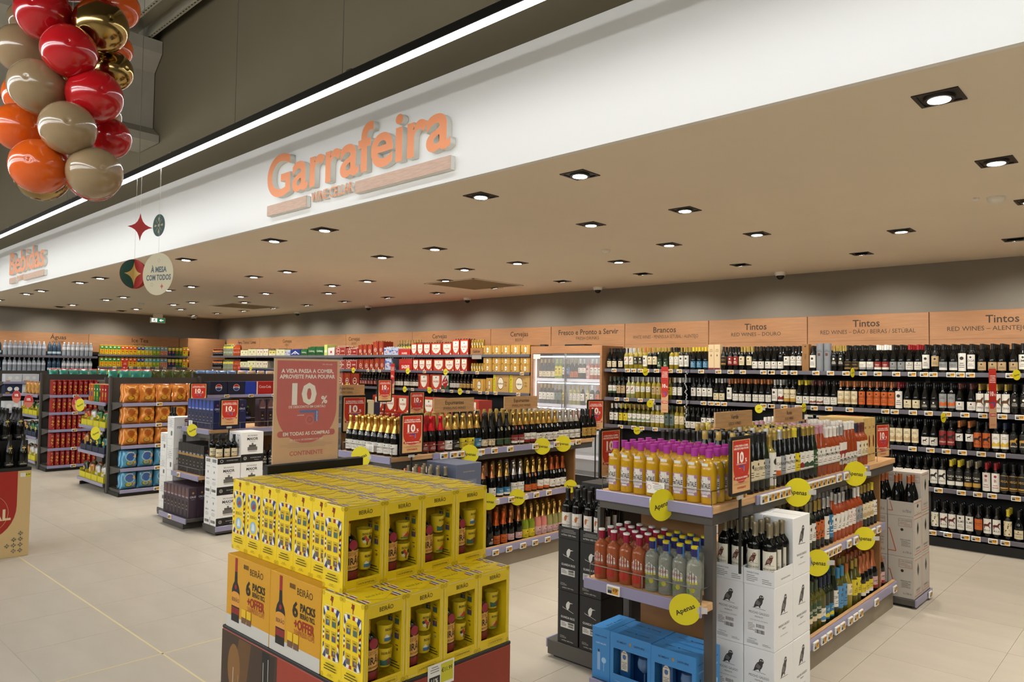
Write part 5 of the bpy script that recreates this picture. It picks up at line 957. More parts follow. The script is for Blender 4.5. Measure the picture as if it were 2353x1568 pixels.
# blue gin gift boxes, end of gondola, floor shelf
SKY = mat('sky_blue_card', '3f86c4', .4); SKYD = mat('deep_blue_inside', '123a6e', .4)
def window_box(name, w_, d, h, wx0, wx1, wz0, wz1, m, inside):
    b = MB(); e = .002; x0, x1 = -w_/2, w_/2
    b.box(x0, 0, 0, wx0, e, h, m).box(wx1, 0, 0, x1, e, h, m).box(wx0, 0, 0, wx1, e, wz0, m).box(wx0, 0, wz1, wx1, e, h, m)
    b.box(x0, e, 0, x0+e, d, h, m).box(x1-e, e, 0, x1, d, h, m).box(x0+e, d-e, 0, x1-e, d, h, m).box(x0+e, e, 0, x1-e, d-e, e, m).box(x0+e, e, h-e, x1-e, d-e, h, m)
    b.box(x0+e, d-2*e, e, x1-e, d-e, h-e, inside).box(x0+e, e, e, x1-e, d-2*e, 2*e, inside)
    return b.mesh(name)
bs = window_box('gin_gift_box', .265, .12, .285, -.11, .11, .06, .2, SKY, SKYD)
bs_f = PR().text('BOMBAY', -.055, .24, .011, '1d2a4a', .01).text('SAPPHIRE', .058, .24, .011, '1d2a4a', .01).circ(0, .241, .007, 'a8823a', .009).rect(-.1, .022, .1, .024, '9cc0e0').mesh('print', FR())
bs_t = PR().text('BOMBAY', -.05, .06, .01, '1d2a4a', .01).text('SAPPHIRE', .052, .06, .01, '1d2a4a', .01).circ(0, .061, .006, '1d2a4a').mesh('top_print', TP(.285))
bs_s = PR().text('BOMBAY SAPPHIRE', .06, .24, .007, '1d2a4a', .01, maxw=.08).text('COPO BALÃO', .06, .2, .008, 'd0dce8', .0, maxw=.07).rect(.035, .05, .055, .15, '8ab0d8').rect(.04, .15, .05, .165, '1d2a4a').circ(.08, .11, .016, '9cc4e6').line(.08, .095, .08, .05, .003, '9cc4e6').mesh('side_print', lambda u, v, e: (.1325+e, u, v))
bs_s2 = PR().text('BOMBAY SAPPHIRE', .06, .24, .007, '1d2a4a', .01, maxw=.08).text('COPO BALÃO', .06, .2, .008, 'd0dce8', .0, maxw=.07).rect(.035, .05, .055, .15, '8ab0d8').rect(.04, .15, .05, .165, '1d2a4a').circ(.08, .11, .016, '9cc4e6').line(.08, .095, .08, .05, .003, '9cc4e6').mesh('side_print', lambda u, v, e: (-.1325-e, .12-u, v))
bs_lab = PR().rect(-.022, .07, .022, .15, 'd8d4c6').circ(0, .15, .022, 'd8d4c6', .03).frame(-.02, .07, .02, .155, .002, 'a88a3a').circ(0, .145, .012, '4a6a9a', .014).text('BOMBAY', 0, .168, .006, '2a2620', .01, maxw=.03).text('SAPPHIRE', 0, .115, .006, '2a2620', .01, maxw=.035).lines(0, .105, .03, 4, .008, .003, '5a5a5a').mesh('label', FR(-.0255))
bs_b = MB().box(-.034, -.025, 0, .034, .025, .19, mat('sapphire_glass', '2c68a8', .05, trans=.4), .008).cyl((0, 0, .19), (0, 0, .23), .014, 12, BLACKP).mesh('gin_bottle')
bs_g = MB().lathe([(.03, 0), (.03, .003), (.004, .006), (.004, .08), (.02, .09), (.038, .115), (.04, .14), (.033, .165)], 18, mat('balloon_glass', '6f98c8', .05, trans=.5)).mesh('balloon_glass', True)
def gin_box(x, y, rz, label, grp, full=True):
    o = tag(ob('gin_gift_box', bs, None, (x, y, .1555), rz), label, 'gift box', grp); ob('print', bs_f, o); ob('top_print', bs_t, o); ob('side_print', bs_s, o); ob('side_print', bs_s2, o)
    if full: q = ob('gin_bottle', bs_b, o, (-.06, .06, .005)); ob('label', bs_lab, q); ob('balloon_glass', bs_g, o, (.055, .062, .005))
gin_box(-2.275, 3.4365, 0, 'sky blue gin gift box showing bottle and glass, one of the front two', 'front gin gift boxes'); gin_box(-2.002, 3.425, 0, 'sky blue gin gift box showing bottle and glass, one of the front two', 'front gin gift boxes')
gin_box(-2.531, 3.57, -PI/2, 'sky blue gin gift box turned sideways at the shelf corner', 'sideways gin box', False)
for j in range(1, 2):
    for x in (-2.275, -2.002): gin_box(x, 3.44+.1235*j, 0, 'sky blue gin gift box in the row behind the front two', 'rear gin gift boxes', False)
# ---------------------------------------------------------------- stacks of wine cases beside the gondola ends
def plinth(x0, x1, y0, y1, h, label, rail):
    t = thing('display_plinth', label, 'plinth', ((x0+x1)/2, (y0+y1)/2, 0)); a, b_ = (x1-x0)/2, (y1-y0)/2
    MB().box(-a, -b_, .02, a, b_, h, GREY, .003).build('tray', t); MB().box(-a+.03, -b_+.03, 0, a-.03, b_-.03, .0195, DARK).build('foot', t)
    s_ = 1 if rail > 0 else -1
    MB().box(s_*(a+.0005), -b_, h-.055, s_*(a+.014), b_, h+.003, STRIP, .003).build('price_rail', t)
def case_stack(cols, rows_, zs, w_, d, h, mtl, fp, sp, nm, cat='wine case', fl=None, sx='r'):
    """cols: X centres; rows_: Y fronts; zs: list of (base heights) per (col,row)"""
    me = MB().box(-w_/2+.0012, 0.0012, 0, w_/2-.0012, d-.0012, h-.0015, mtl, .0025).mesh('wine_case')
    seam = MB().box(-w_/2+.004, d*.5-.001, h-.0016, w_/2-.004, d*.5+.001, h-.0008, mat('tape_seam', '8a867c', .5)).mesh('lid_seam')
    f = fp(w_, h).mesh('front_print', FR(.0012)) if fp else None; s2 = sp(d, h).mesh('side_print', RT(w_/2-.0012)) if sp else None
    for i, x in enumerate(cols):
        for j, y in enumerate(rows_):
            for k, z in enumerate(zs(i, j)):
                lb = f"{nm}, {['bottom', 'second', 'third', 'fourth'][k]} layer {'front' if j == 0 else 'rear'} of the stack"
                o = tag(ob('wine_case', me, None, (x+random.uniform(-.0004, .0004), y, z)), lb, cat, lb)
                ob('lid_seam', seam, o)
                if f: ob('front_print', f, o)
                if s2: ob('side_print', s2, o)
def tray_mesh(w_, d, h, mtl): 
    b = MB(); e = .003; x = w_/2-.0012
    return b.box(-x, .0012, 0, x, d-.0012, e, mtl).box(-x, .0012, e, x, .0012+e, h, mtl).box(-x, d-.0012-e, e, x, d-.0012, h, mtl).box(-x, .0012+e, e, -x+e, d-.0012-e, h*1.1, mtl).box(x-e, .0012+e, e, x, d-.0012-e, h*1.1, mtl).mesh('open_wine_case')
def open_case(x, y, z, w_, d, h, mtl, fp, sp, label, parts, blabel, nx, ny, rz=0., bcat='wine bottle'):
    o = tag(ob('open_wine_case', memo(('oc', label), lambda: tray_mesh(w_, d, h, mtl)), None, (x, y, z)), label, 'wine case', label)
    if fp: ob('front_print', memo(('ocf', label), lambda: fp(w_, h).mesh('front_print', FR(.0012))), o)
    if sp: ob('side_print', memo(('ocs', label), lambda: sp(d, h).mesh('side_print', RT(w_/2-.0012))), o)
    px, py = (w_-.009)/nx, (d-.009)/ny
    for i in range(nx):
        for j in range(ny): put(parts, (x-w_/2+.0045+px*(i+.5), y+.0045+py*(j+.5), z+.0032), rz+random.uniform(-.35, .35), blabel, bcat, blabel)
# owl cases
def mo_f(w_, h):
    p = owl(PR(), 0, h*.74, h*.22, '3a3834', 'cfcfce').text('MOCHO GALEGO', 0, h*.56, h*.036, '2e2c2a', .0, maxw=w_*.64).text('· PREMIUM ·', 0, h*.5, h*.022, '2e2c2a', .0).text('VINHO REGIONAL ALENTEJANO', 0, h*.44, h*.014, '5a5854', .0, maxw=w_*.62)
    p.rect(-w_*.38, h*.22, w_*.22, h*.4, 'e8e6e2').barcode(-w_*.08, h*.33, w_*.18, h*.385).barcode(-w_*.12, h*.24, w_*.18, h*.3).lines(-w_*.35, h*.375, w_*.22, 5, h*.025, h*.007, '55534f', 'l')
    return p.text('WINESTONE', -w_*.2, h*.135, h*.016, '3a3834', .0).lines(-w_*.38, h*.1, w_*.36, 3, h*.02, h*.006, '6a6864', 'l').lines(w_*.12, h*.08, w_*.26, 2, h*.02, h*.006, '6a6864', 'l')
def mo_s(d, h): return owl(PR(), d/2, h*.68, h*.3, '3a3834', 'cfcfce').text('MOCHO GALEGO', d/2, h*.36, h*.036, '2e2c2a', .0, maxw=d*.6).text('PREMIUM', d/2, h*.3, h*.022, '2e2c2a').text('VINHO REGIONAL ALENTEJANO', d/2, h*.2, h*.014, '5a5854', .0, maxw=d*.6)
def mo_t(w_, h): return PR().text('WINESTONE', -w_*.2, h*.75, h*.1, '3a3834').lines(-w_*.4, h*.55, w_*.36, 4, h*.12, h*.035, '6a6864', 'l').lines(w_*.1, h*.4, w_*.3, 3, h*.12, h*.035, '6a6864', 'l')
def mo_ts(d, h): return PR().text('VINHO REGIONAL ALENTEJANO', d*.6, h*.4, h*.1, '5a5854', .0, maxw=d*.5)
MX = (-1.862, -1.69); MY = (3.765, 4.009)
plinth(-1.95, -1.60, 3.765, 4.254, .115, 'low grey plinth under the white owl wine cases', 1)
case_stack(MX, MY, lambda i, j: (.1155, .4455)+((.7755,) if j else ()), .1715, .243, .3298, CARDW, mo_f, mo_s, 'white wine case printed with a perched owl')
def mo_lab(): return owl(PR().rect(-.042, .045, .042, .18, 'd9d3bf'), 0, .135, .055, '5a2a1c', 'd9d3bf').text('MOCHO GALEGO', 0, .088, .0085, '2e2c2a', .01, maxw=.066).text('PREMIUM', 0, .074, .006, '7a2a20', .01).rect(-.03, .06, .03, .0608, '8a8478')
mob = bottle_meshes('bord', 'dark', CAPS['pewter'], ('mocho', mo_lab), 22)
for x in MX: open_case(x, MY[0], .7755, .1715, .243, .08, CARDW, mo_t, mo_ts, 'cut-open white owl wine case holding bottles', mob, 'dark wine bottle with pewter capsule and owl label in open case', 2, 3)
# kingfisher cases
BLK = mat('black_card', '1d1c1a', .5)
def gr_f(w_, h): return kingfisher(PR(), 0, h*.72, h*.22, 'c9c6be').text('GUARDA RIOS', 0, h*.5, h*.04, 'c9c6be', .01, maxw=w_*.66).rect(-w_*.34, h*.3, w_*.32, h*.42, 'c9c6be').barcode(w_*.02, h*.32, w_*.28, h*.36).barcode(w_*.02, h*.37, w_*.28, h*.41).lines(-w_*.3, h*.39, w_*.24, 3, h*.025, h*.008, '4a4844', 'l').lines(-w_*.36, h*.14, w_*.3, 3, h*.018, h*.005, 'a8a59c', 'l').text('6x750ml 100% Vinho', 0, h*.06, h*.022, 'c9c6be', .0, maxw=w_*.7)
def gr_t(w_, h): return PR().lines(0, h*.75, w_*.7, 3, h*.12, h*.03, 'a8a59c').text('6x750ml 100% Vinho', 0, h*.3, h*.14, 'c9c6be', .0, maxw=w_*.7)
GXS = (-3.0, -2.82); GYS = (3.8, 4.045)
plinth(-3.16, -2.72, 3.79, 4.3, .115, 'low grey plinth under the black kingfisher wine cases', -1)
case_stack(GXS, GYS, lambda i, j: (.1155, .4555)+((.7955,) if j else ()), .1715, .242, .3398, BLK, gr_f, None, 'black wine case printed with a kingfisher')
def gr_lab(): return kingfisher(PR().rect(-.042, .045, .042, .165, 'd6d1c4'), 0, .125, .05, 'a8622c').text('GUARDA RIOS', 0, .083, .009, '2a2824', .01, maxw=.066).rect(-.014, .066, .014, .067, '8a8478')
grb = bottle_meshes('bord', 'dark', CAPS['black'], ('guarda', gr_lab), 22)
for x in GXS: open_case(x, GYS[0], .7955, .1715, .242, .075, BLK, gr_t, None, 'cut-open black kingfisher wine case holding bottles', grb, 'dark wine bottle with black capsule and kingfisher label in open case', 2, 3)
# stamp cases at the far end
STC = mat('stone_white_card', 'b9b3a8', .6); STO = 'b5562a'
def ca_f(w_, h):
    p = PR().frame(-w_*.08, h*.74, w_*.42, h*.93, h*.008, '8a6a58').text('6 x 750 ml FRAGILE', w_*.17, h*.885, h*.03, '55504a', .01, maxw=w_*.44).lines(-w_*.04, h*.83, w_*.4, 2, h*.035, h*.012, '9a7a68', 'l').text('PORTUGAL', w_*.26, h*.77, h*.03, 'a06a4c', .0, maxw=w_*.24).circ(w_*.05, h*.66, h*.035, '1d1b18', n=12)
    a, b_, c = (-w_*.48, h*.66), (-w_*.38, h*.66), (-w_*.16, h*.1)
    for q, r_ in (((-w_*.48, h*.66), (-w_*.42, h*.66)), ((-w_*.42, h*.66), (-w_*.18, h*.12)), ((-w_*.18, h*.12), (-w_*.48, h*.12))): p.line(*q, *r_, w_*.035, STO)
    return p.text('ADEGA VILA REAL', w_*.18, h*.42, h*.026, '3a3834', .01, maxw=w_*.4).lines(w_*.02, h*.38, w_*.34, 6, h*.024, h*.008, '6a665e', 'l').text('6 x 750 ml', w_*.24, h*.12, h*.045, '3a3834', .0, maxw=w_*.3)
def ca_s(d, h): return PR().frame(d*.05, h*.06, d*.95, h*.94, d*.02, STO).poly([(d*.5, h*.84), (d*.58, h*.74), (d*.62, h*.68), (d*.58, h*.6), (d*.5, h*.52), (d*.42, h*.6), (d*.38, h*.68), (d*.42, h*.74)], '2a2826').text('CANCELLUS', d*.5, h*.2, h*.05, '3a3834', .0, maxw=d*.72).text('DOURO PREMIUM', d*.5, h*.13, h*.028, STO, .0, maxw=d*.7)
def ca_t(w_, h): return PR().line(-w_*.4, h*.95, -w_*.3, h*.3, w_*.03, STO).line(-w_*.3, h*.3, -w_*.48, h*.3, w_*.03, STO).text('6 x 750 ml', w_*.24, h*.35, h*.2, '3a3834', .0, maxw=w_*.3)
CX_ = (-1.972, -1.769); CYS = (6.645, 6.885)
plinth(-2.08, -1.665, 6.63, 7.14, .07, 'low grey plinth under the stamp patterned wine cases', 1)
case_stack(CX_, CYS, lambda i, j: (.0705, .4055)+((.7405,) if j else ()), .2, .237, .3345, STC, ca_f, ca_s, 'greyish white wine case with orange stamp edging')
cab = bottle_meshes('burg', 'dark', CAPS['copper'], LB(.02, .09, 140, PAL['white'], .0415, '2b2622', 'word', 'CANCELLUS'))
for x in CX_: open_case(x, CYS[0], .7405, .2, .237, .115, STC, ca_t, ca_s, 'cut-open stamp edged wine case holding bottles', cab, 'sloping dark bottle with copper capsule in open stamp edged case', 2, 2)
def tg(X, ys, z, where, side=True):
    for y in ys: price_tag((X+.016, y, z-.024), PI/2, 'small price tag with orange display '+where, 'tags '+where)
T1 = yx(1640, 5.8825, 1115, -1.785); tg(-1.80, [T1(x) for x in (662, 755, 830, 908, 980, 1240, 1302, 1360, 1420, 1480, 1540, 1595, 1680, 1775, 1985, 2033)], 1.21, 'along the rosé gondola top edge')
T2 = yx(1660, 5.8825, 1240, -1.785); tg(-1.80, [T2(x) for x in (1380, 1440, 1500, 1558, 1697, 1787, 1963, 2030, 2100)], .73, 'along the rosé gondola middle shelf')
T3 = yx(1800, 5.85, 1420, -1.785); tg(-1.80, [T3(x) for x in (420, 525, 602, 712, 780, 885, 957, 1025, 1240, 1490)], .19, 'along the rosé gondola bottom shelf')
price_tag((-2.12, 3.4535, 1.184), 0, 'price tag with orange display under the amber liqueur', None); price_tag((-2.32, 3.3435, .704), 0, 'price tag with orange display under the pink gin', None); price_tag((-1.9, 3.3435, .704), 0, 'price tag half hidden by a flag under the clear gin', None); price_tag((-1.647, 7.02, .045), PI/2, 'price tag low on the stamp case plinth', None)
def gflag(px, py, X, label, word='Apenas', rz=.85, r=.088, tilt=-.1): P = onx(px, py, X); flag(P, rz, r, word, label, tilt=tilt)
gflag(1833, 1132, -1.76, 'round yellow flag on the gondola top edge by the owl cases', r=.087); gflag(1965, 1089, -1.76, 'round yellow flag on the gondola top edge by the pine boxes', r=.088); gflag(1986, 1238, -1.76, 'round yellow flag on the middle shelf edge near the stamp cases', r=.085); gflag(1878, 1294, -1.76, 'round yellow flag on the middle shelf edge near the owl cases', r=.085)
P = ony(1521, 1161, 3.42); flag(P, 1.25, .085, 'Apenas', 'yellow flag turned edge-on under the amber liqueur'); P = ony(1574, 1401, 3.31); flag(P, .55, .078, 'Apenas', 'round yellow flag under the clear gin', tilt=.45)
t = thing('shelf_notice', 'small white notice clipped on the wire before amber liqueur', 'notice', (-2.15, 3.484, 1.245)); MB().box(-.055, 0, -.012, .055, .002, .05, WHITEP).build('card', t); ob('print', PR().ring(-.04, .02, .011, .013, 'c2332a', 14).lines(.015, .035, .06, 4, .009, .003, '8a8478').rect(-.02, .042, .02, .045, 'c2332a').mesh('print', FR()), t)
def sign_board(X, y0, y1, z0, z1, a, b_, label):
    t = thing('wood_sign', label, 'sign', (X, (y0+y1)/2, z0)); h = z1-z0; w_ = (y1-y0)/2
    MB().box(-.012, -w_, .012, .0, w_, h, WOODY, .002).build('board', t); MB().box(-.03, -w_, 0, .015, w_, .0115, WOODY).build('ledge', t)
    for y in (-w_*.7, w_*.7): MB().cyl((-.02, y, -.3293), (-.02, y, 0), .005, 8, WIRE).build('support_rod', t)
    ob('lettering', PR().text(a, 0, h*.68, h*.26, '2e2418', .01, maxw=w_*1.2).text(b_, 0, h*.28, h*.18, '2e2418', .0, maxw=w_*1.4).mesh('lettering', RT(.0005)), t)
sign_board(-2.165, 4.2, 4.72, 1.54, 1.65, 'Verde', 'VERDE WINES', 'wooden sign reading Verde above the green wines'); sign_board(-2.165, 5.09, 5.59, 1.54, 1.645, 'Rosés', 'ROSÉ WINES', 'wooden sign reading Rosés above the rosé wines')
sign_board(-5.25, 4.58, 5.11, 1.48, 1.615, 'Espumantes', 'SPARKLING WINES', 'wooden sign reading Espumantes above the red foil bottles'); sign_board(-5.25, 5.55, 6.08, 1.48, 1.615, 'Espumantes', 'SPARKLING WINES', 'wooden sign reading Espumantes above the silver foil bottles'); sign_board(-8.77, 5.7, 6.32, 1.5, 1.65, 'Aperitivos', 'APPETIZERS', 'wooden sign reading Aperitivos behind the large poster')
poster((-1.75, 3.684, 1.26), PI/2, 'black framed 10% poster rising from the owl cases', .295, .228, .42); P = onx(1403, 1095, -2.9); poster((-2.9, P.y, P.z), PI/2, 'black framed 10% poster rising from the kingfisher cases', .32, .23, P.z-.88)
poster((-1.75, 6.02, 1.27), PI/2, 'black framed 10% poster at the far end by the pine boxes', .26, .23, .05) if False else None
P = ony(2029, 1052, 6.76); poster((P.x, 6.76, 1.19), PI/2-.2, 'black framed 10% poster rising from the stamp edged cases', .29, .225, .44)
# ================================================================ sparkling wines
FO = {'gold': (GOLD, 'd2ab5c'), 'silver': (SILV, 'cfcbc4'), 'red': (REDF, 'c81d25'), 'orange': (ORF, 'e36a2c'), 'copper': (BRZ, 'a9562a'), 'rose gold': (COPP, 'c98a5a'), 'white': (WHF, 'dcd5c8'), 'black': (CAPS['black'], '15130f')}
def SPK(foil, lab, rng=(.02, .1), glass='dark', style='std', word=None, acc=None, seal=None, extra=''):
    L = [LB(rng[0], rng[1], 150, PAL[lab], .0445, 'e3ddcb' if lab in ('black', 'red', 'blue') else '2b2622', style, word, PAL.get(acc, acc))] if lab else []
    if seal:
        def f(): return PR().circ(0, .172, .0135, seal, .017).circ(0, .172, .008, '6a6a5a', .01, n=12)
        L.append(('seal'+seal, f))
    P = bottle_meshes('champ', glass, FO[foil][0], None, 18, 'sparkling_bottle', 'foil')
    for key, fn in L:
        k = ('champ', key)
        if k not in _BM: _BM[k] = fn().mesh('label', (lambda u, v, e: ((float(np.interp(v, [z for r, z in SH['champ']['p']], [r for r, z in SH['champ']['p']]))+.0006+e)*math.sin(u/.0445), -(float(np.interp(v, [z for r, z in SH['champ']['p']], [r for r, z in SH['champ']['p']]))+.0006+e)*math.cos(u/.0445), v)), INK, cyl=.0155, eps=1.5e-4, dl=4e-5)
        P = P+[('label', _BM[k])]
    return dict(parts=P, r=.0447, shape='champ', glass=glass, cap=foil, desc=f"sparkling wine bottle, {foil} foil, {lab+' label' if lab else 'no label'}{extra}")
CAPC.update({k: v[1] for k, v in FO.items() if k not in CAPC})
spk = Rows(); G4X = -4.955
U1 = yx(770, 3.7333, 1008, G4X); U2 = yx(770, 3.7333, 1110, G4X); U3 = yx(770, 3.7333, 1210, G4X)
fk = dict(rows=spk, dirn=-1, step=.093, cat='sparkling wine')
L = [((755, 820, 900), SPK('red', 'red')), ((965,), SPK('gold', 'white')), ((1028,), SPK('gold', 'black')), ((1093, 1152), SPK('gold', 'yellow', (.02, .11))), ((1210,), SPK('gold', 'blue')), ((1270, 1335), SPK('black', 'cream', (.02, .08))), ((1405, 1468), SPK('black', 'green', (.02, .08), seal='c9b36a', extra=' and gold tag')), ((1530, 1580), SPK('gold', 'red', (.02, .1), seal='b5472a', style='band', acc='white')), ((1635, 1687), SPK('gold', 'white', (.02, .11), style='band', acc='red', word='Raposeira')), ((1737, 1787, 1834, 1880), SPK('gold', 'white', (.02, .1), seal='d9d4c8', extra=' and white seal')), ((1925, 1975, 2022, 2068), SPK('silver', 'white', (.02, .11), style='word', word='CONTESSA'))]
dky = place_row(ex(L, U1), 1.1505, 'y', G4X, PI/2, 'atop the sparkling gondola', 2, extra=(4.45, 5.45, 6.45), xmin=4.2, **fk)
L = [((1135, 1190), SPK('gold', 'white', seal='d9d4c8', extra=' and white seal')), ((1262, 1340), SPK('rose gold', 'white')), ((1405, 1465), SPK('gold', 'blue', (.02, .09), style='band', acc='white')), ((1527, 1582), SPK('silver', 'white', (.02, .12), style='word', word='CONTESSA')), ((1645, 1695), SPK('gold', 'orange', (.02, .08), seal='e36a2c', extra=' and orange collar')), ((1748, 1800), SPK('gold', 'white', (.02, .11), style='band', acc='orange', word='Raposeira')), ((1852, 1897, 1942), SPK('copper', 'white', seal='d9d4c8')), ((1987, 2033), SPK('gold', 'red', (.02, .08))), ((2078, 2122), SPK('white', 'white', (.02, .11)))]
place_row([i for i in ex(L, U2) if i[0] > 4.6], .6605, 'y', G4X, PI/2, 'sparkling gondola middle shelf', 2, hi=6.28, **fk)
L = [((1330,), SPK('black', 'black')), ((1390, 1452), SPK('orange', 'orange', (.02, .1), style='word', word='MIONETTO')), ((1512, 1580), SPK('rose gold', 'pink', (.03, .09))), ((1637, 1690), SPK('gold', 'yellow', (.02, .1), glass='apple')), ((1745, 1792), SPK('gold', 'pink', (.02, .1), glass='pink')), ((1838, 1875, 1915), SPK('gold', 'pink', (.02, .09), glass='pale'))]
place_row([i for i in ex(L, U3) if i[0] > 4.6], .1885, 'y', -4.975, PI/2, 'sparkling gondola bottom shelf', 2, hi=6.52, **fk)
sp = SPK('gold', 'white', (.02, .105), seal='d9d4c8', style='word', word='AZUL', extra=' and white seal')
for i in range(8):
    for j in range(3): put(sp['parts'], (-5.575+i*.0925, 3.878+j*.094, 1.1505), random.uniform(-.1, .1), f"{sp['desc']}, {['first', 'second', 'third'][j]} row on the gondola end", 'sparkling wine', f'gold foil row {j+1} on the gondola end')
dk = W('burg', 'dark', 'black', 'gold', 'l')
for k in range(6): lb = 'dark bottle with gold band at the far end of the sparkling gondola'; put(dk['parts'], (-5.02+(k % 2)*.09, dky+.092+(k//2)*.088, 1.1505), PI/2, lb, 'wine bottle', lb)
dw = W('bord', 'dark', 'black', 'tan', 'm')
kst = mat('kraft_card')
spk.done('sparkling_bottle_rows', 'rows of sparkling wine bottles behind the front ones on the gondola', 'sparkling wines')
isl.done('gondola_bottle_rows', 'rows of wine bottles behind the front ones on the rosé gondola', 'wine bottles')
# stack beside the sparkling gondola
plinth(-4.86, -4.46, 3.86, 4.46, .1, 'low grey plinth with slate coloured wine cases', 1)
SLA = mat('slate_card', '5a6072', .5)
def sl_s(d, h): return PR().rect(d*.22, h*.12, d*.8, h*.6, '6d7384').lines(d*.5, h*.54, d*.5, 7, h*.06, h*.012, 'a8acb8').text('DOURO PORTUGAL', d/2, h*.8, h*.03, 'b5a878', .0, maxw=d*.5)
for k in range(3): 
    lb = f"slate grey wine case beside the sparkling gondola, {['bottom', 'middle', 'top'][k]} layer"; o = tag(MB().box(-.19, 0, 0, .19, .29, .333, SLA, .003).build('wine_case', None, (-4.66, 4.16, .1005+k*.334)), lb, 'wine case'); ob('side_print', sl_s(.29, .333).mesh('side_print', RT(.19)), o)
for k in range(2): lb = f"slate grey wine case under open bottles, {['bottom', 'upper'][k]} layer"; tag(MB().box(-.19, 0, 0, .19, .28, .333, SLA, .003).build('wine_case', None, (-4.66, 3.87, .1005+k*.334)), lb, 'wine case')
gbt = W('bord', 'dark', 'pewter', 'white', 'm')
for i in range(4):
    for j in range(3): lb = 'dark wine bottle with pewter capsule on the slate cases'; put(gbt['parts'], (-4.8+i*.09, 3.92+j*.085, .769), 0, lb, 'wine bottle', lb)
T1 = yx(770, 3.7333, 1025, -4.865); tg(-4.88, [T1(x) for x in (930, 1012, 1075, 1250, 1362, 1497, 1712, 1895, 2080)], 1.15, 'along the top edge of the sparkling gondola')
T2 = yx(770, 3.7333, 1140, -4.865); tg(-4.88, [T2(x) for x in (1375, 1507, 1620, 1720, 1828)], .66, 'along the middle shelf of the sparkling gondola')
T3 = yx(770, 3.7333, 1255, -4.865); tg(-4.88, [T3(x) for x in (1372, 1487, 1607, 1710, 1817)], .185, 'along the bottom shelf of the sparkling gondola')
for px, py, r_, lb in ((1079, 1044, .085, 'round yellow flag below the yellow labelled sparkling wine'), (1246, 1026, .085, 'round yellow flag below the white seal sparkling wine'), (1294, 1020, .085, 'round yellow flag below the silver foil sparkling wine'), (1189, 1143, .08, 'round yellow flag on the middle shelf of sparkling wine'), (1311, 1118, .07, 'yellow flag peeking out behind the kingfisher bottles'), (1122, 1153, .08, 'yellow flag half hidden by the yellow gift boxes')): gflag(px, py, -4.84, lb, r=r_)
P = ony(829, 1051, 3.74); flag(P, .5, .09, 'Apenas', 'round yellow flag under the gold foil bottles on the gondola end', tilt=.45)
t = thing('shelf_notice', 'small white notice clipped on the wire before gold foil bottles', 'notice', (-5.2, 3.812, 1.185)); MB().box(-.055, 0, -.012, .055, .002, .05, WHITEP).build('card', t); ob('print', PR().ring(-.04, .02, .011, .013, 'c2332a', 14).lines(.015, .035, .06, 4, .009, .003, '8a8478').mesh('print', FR()), t)
poster((-4.74, 3.905, 1.19), PI/2, 'black framed 10% poster between gold and red foil bottles', .325, .23, .42)
poster((-5.7, 4.0, 1.3), PI/2-.15, 'black framed 10% poster behind the gold foil bottles', .33, .24, 1.29); P = onx(958, 950, -6.6); poster((-6.6, P.y, P.z-.02), PI/2, 'black framed 10% poster in front of the red beer pile', .27, .22, P.z-.03); P = onx(884, 912, -7.6); poster((-7.6, P.y, P.z-.06), PI/2, 'black framed 10% poster below the beer banner', .28, .22, P.z-.07)
P = onx(1377, 990, -4.9); poster((-4.95, P.y, P.z), PI/2-.5, 'black framed 10% poster by the cooler door', .34, .2, P.z-.01); 
# ================================================================ port wine gondola
def cruz(base, dark, tri, key):
    m = mat('port_box_'+key, base, .4); me = MB().box(-.049, 0, 0, .049, .1, .345, m, .002).mesh('port_box')
    f = PR().poly([(-.048, .23), (.048, .23), (.03, .3), (.01, .34), (-.01, .34), (-.03, .3)], tri).text('CRUZ', 0, .235, .016, 'c9c6cc', .02, maxw=.07).rect(-.022, .02, .022, .19, dark).circ(0, .14, .01, 'b08a4a', .008).rect(-.016, .08, .016, .12, '2a2826').text('CRUZ', 0, .1, .009, 'c9c6cc', .01).mesh('front_print', FR())
    s = PR().text('CRUZ', .05, .24, .02, 'c9c6cc', .02, maxw=.07).circ(.05, .285, .012, '8a3a30' if key != 'purple' else 'a87a3a', .012).rect(.03, .21, .07, .212, 'a8a5ac').mesh('side_print', RT(.049)); return me, f, s
PB_ = {'navy': cruz('20264f', '0d1230', '2f4aa0', 'navy'), 'black': cruz('1c1a18', '0a0908', '26221c', 'black'), 'purple': cruz('3a2a36', '1a1216', '6a4a48', 'purple')}
goldband = PR().rect(-.049, .2, .049, .225, 'a07a3a').mesh('gold_band', FR())
for key, z, yf, n in (('navy', 1.1405, 3.93, 4), ('black', .6105, 3.83, 3), ('purple', .1405, 3.67, 3)):
    me, f, s = PB_[key]
    for i in range(7):
        for j in range(n):
            if key == 'black' and False: continue
            lb = f"{key} port wine gift box, {['first', 'second', 'third', 'fourth'][j]} row on the gondola end"; o = tag(ob('port_box', me, None, (-9.074+i*.1003, yf+j*.102, z)), lb, 'gift box', lb); ob('front_print', f, o); ob('side_print', s, o)
            if key == 'black': ob('gold_band', goldband, o)
for k, (key, y) in enumerate((('purple', 4.62), ('purple', 4.73), ('navy', 5.0), ('navy', 5.1))):
    me, f, s = PB_[key]; lb = f"{key} port gift box on the gondola's long side"; o = tag(ob('port_box', me, None, (-8.55, y, 1.1405), PI/2), lb, 'gift box', lb); ob('front_print', f, o); ob('side_print', s, o)
pb = W('bord', 'dark', 'yellow', 'black', 'm', 'word', 'LBV'); put(pb['parts'], (-8.47, 4.91, 1.1405), PI/2, 'dark port bottle with yellow capsule between gift boxes', 'port bottle')
gift('gift_tube', -8.47, .085, .3, 'b06a2a', 1.14, 'amber cylindrical gift tube beside the navy port box', y=5.22, cyl=True)
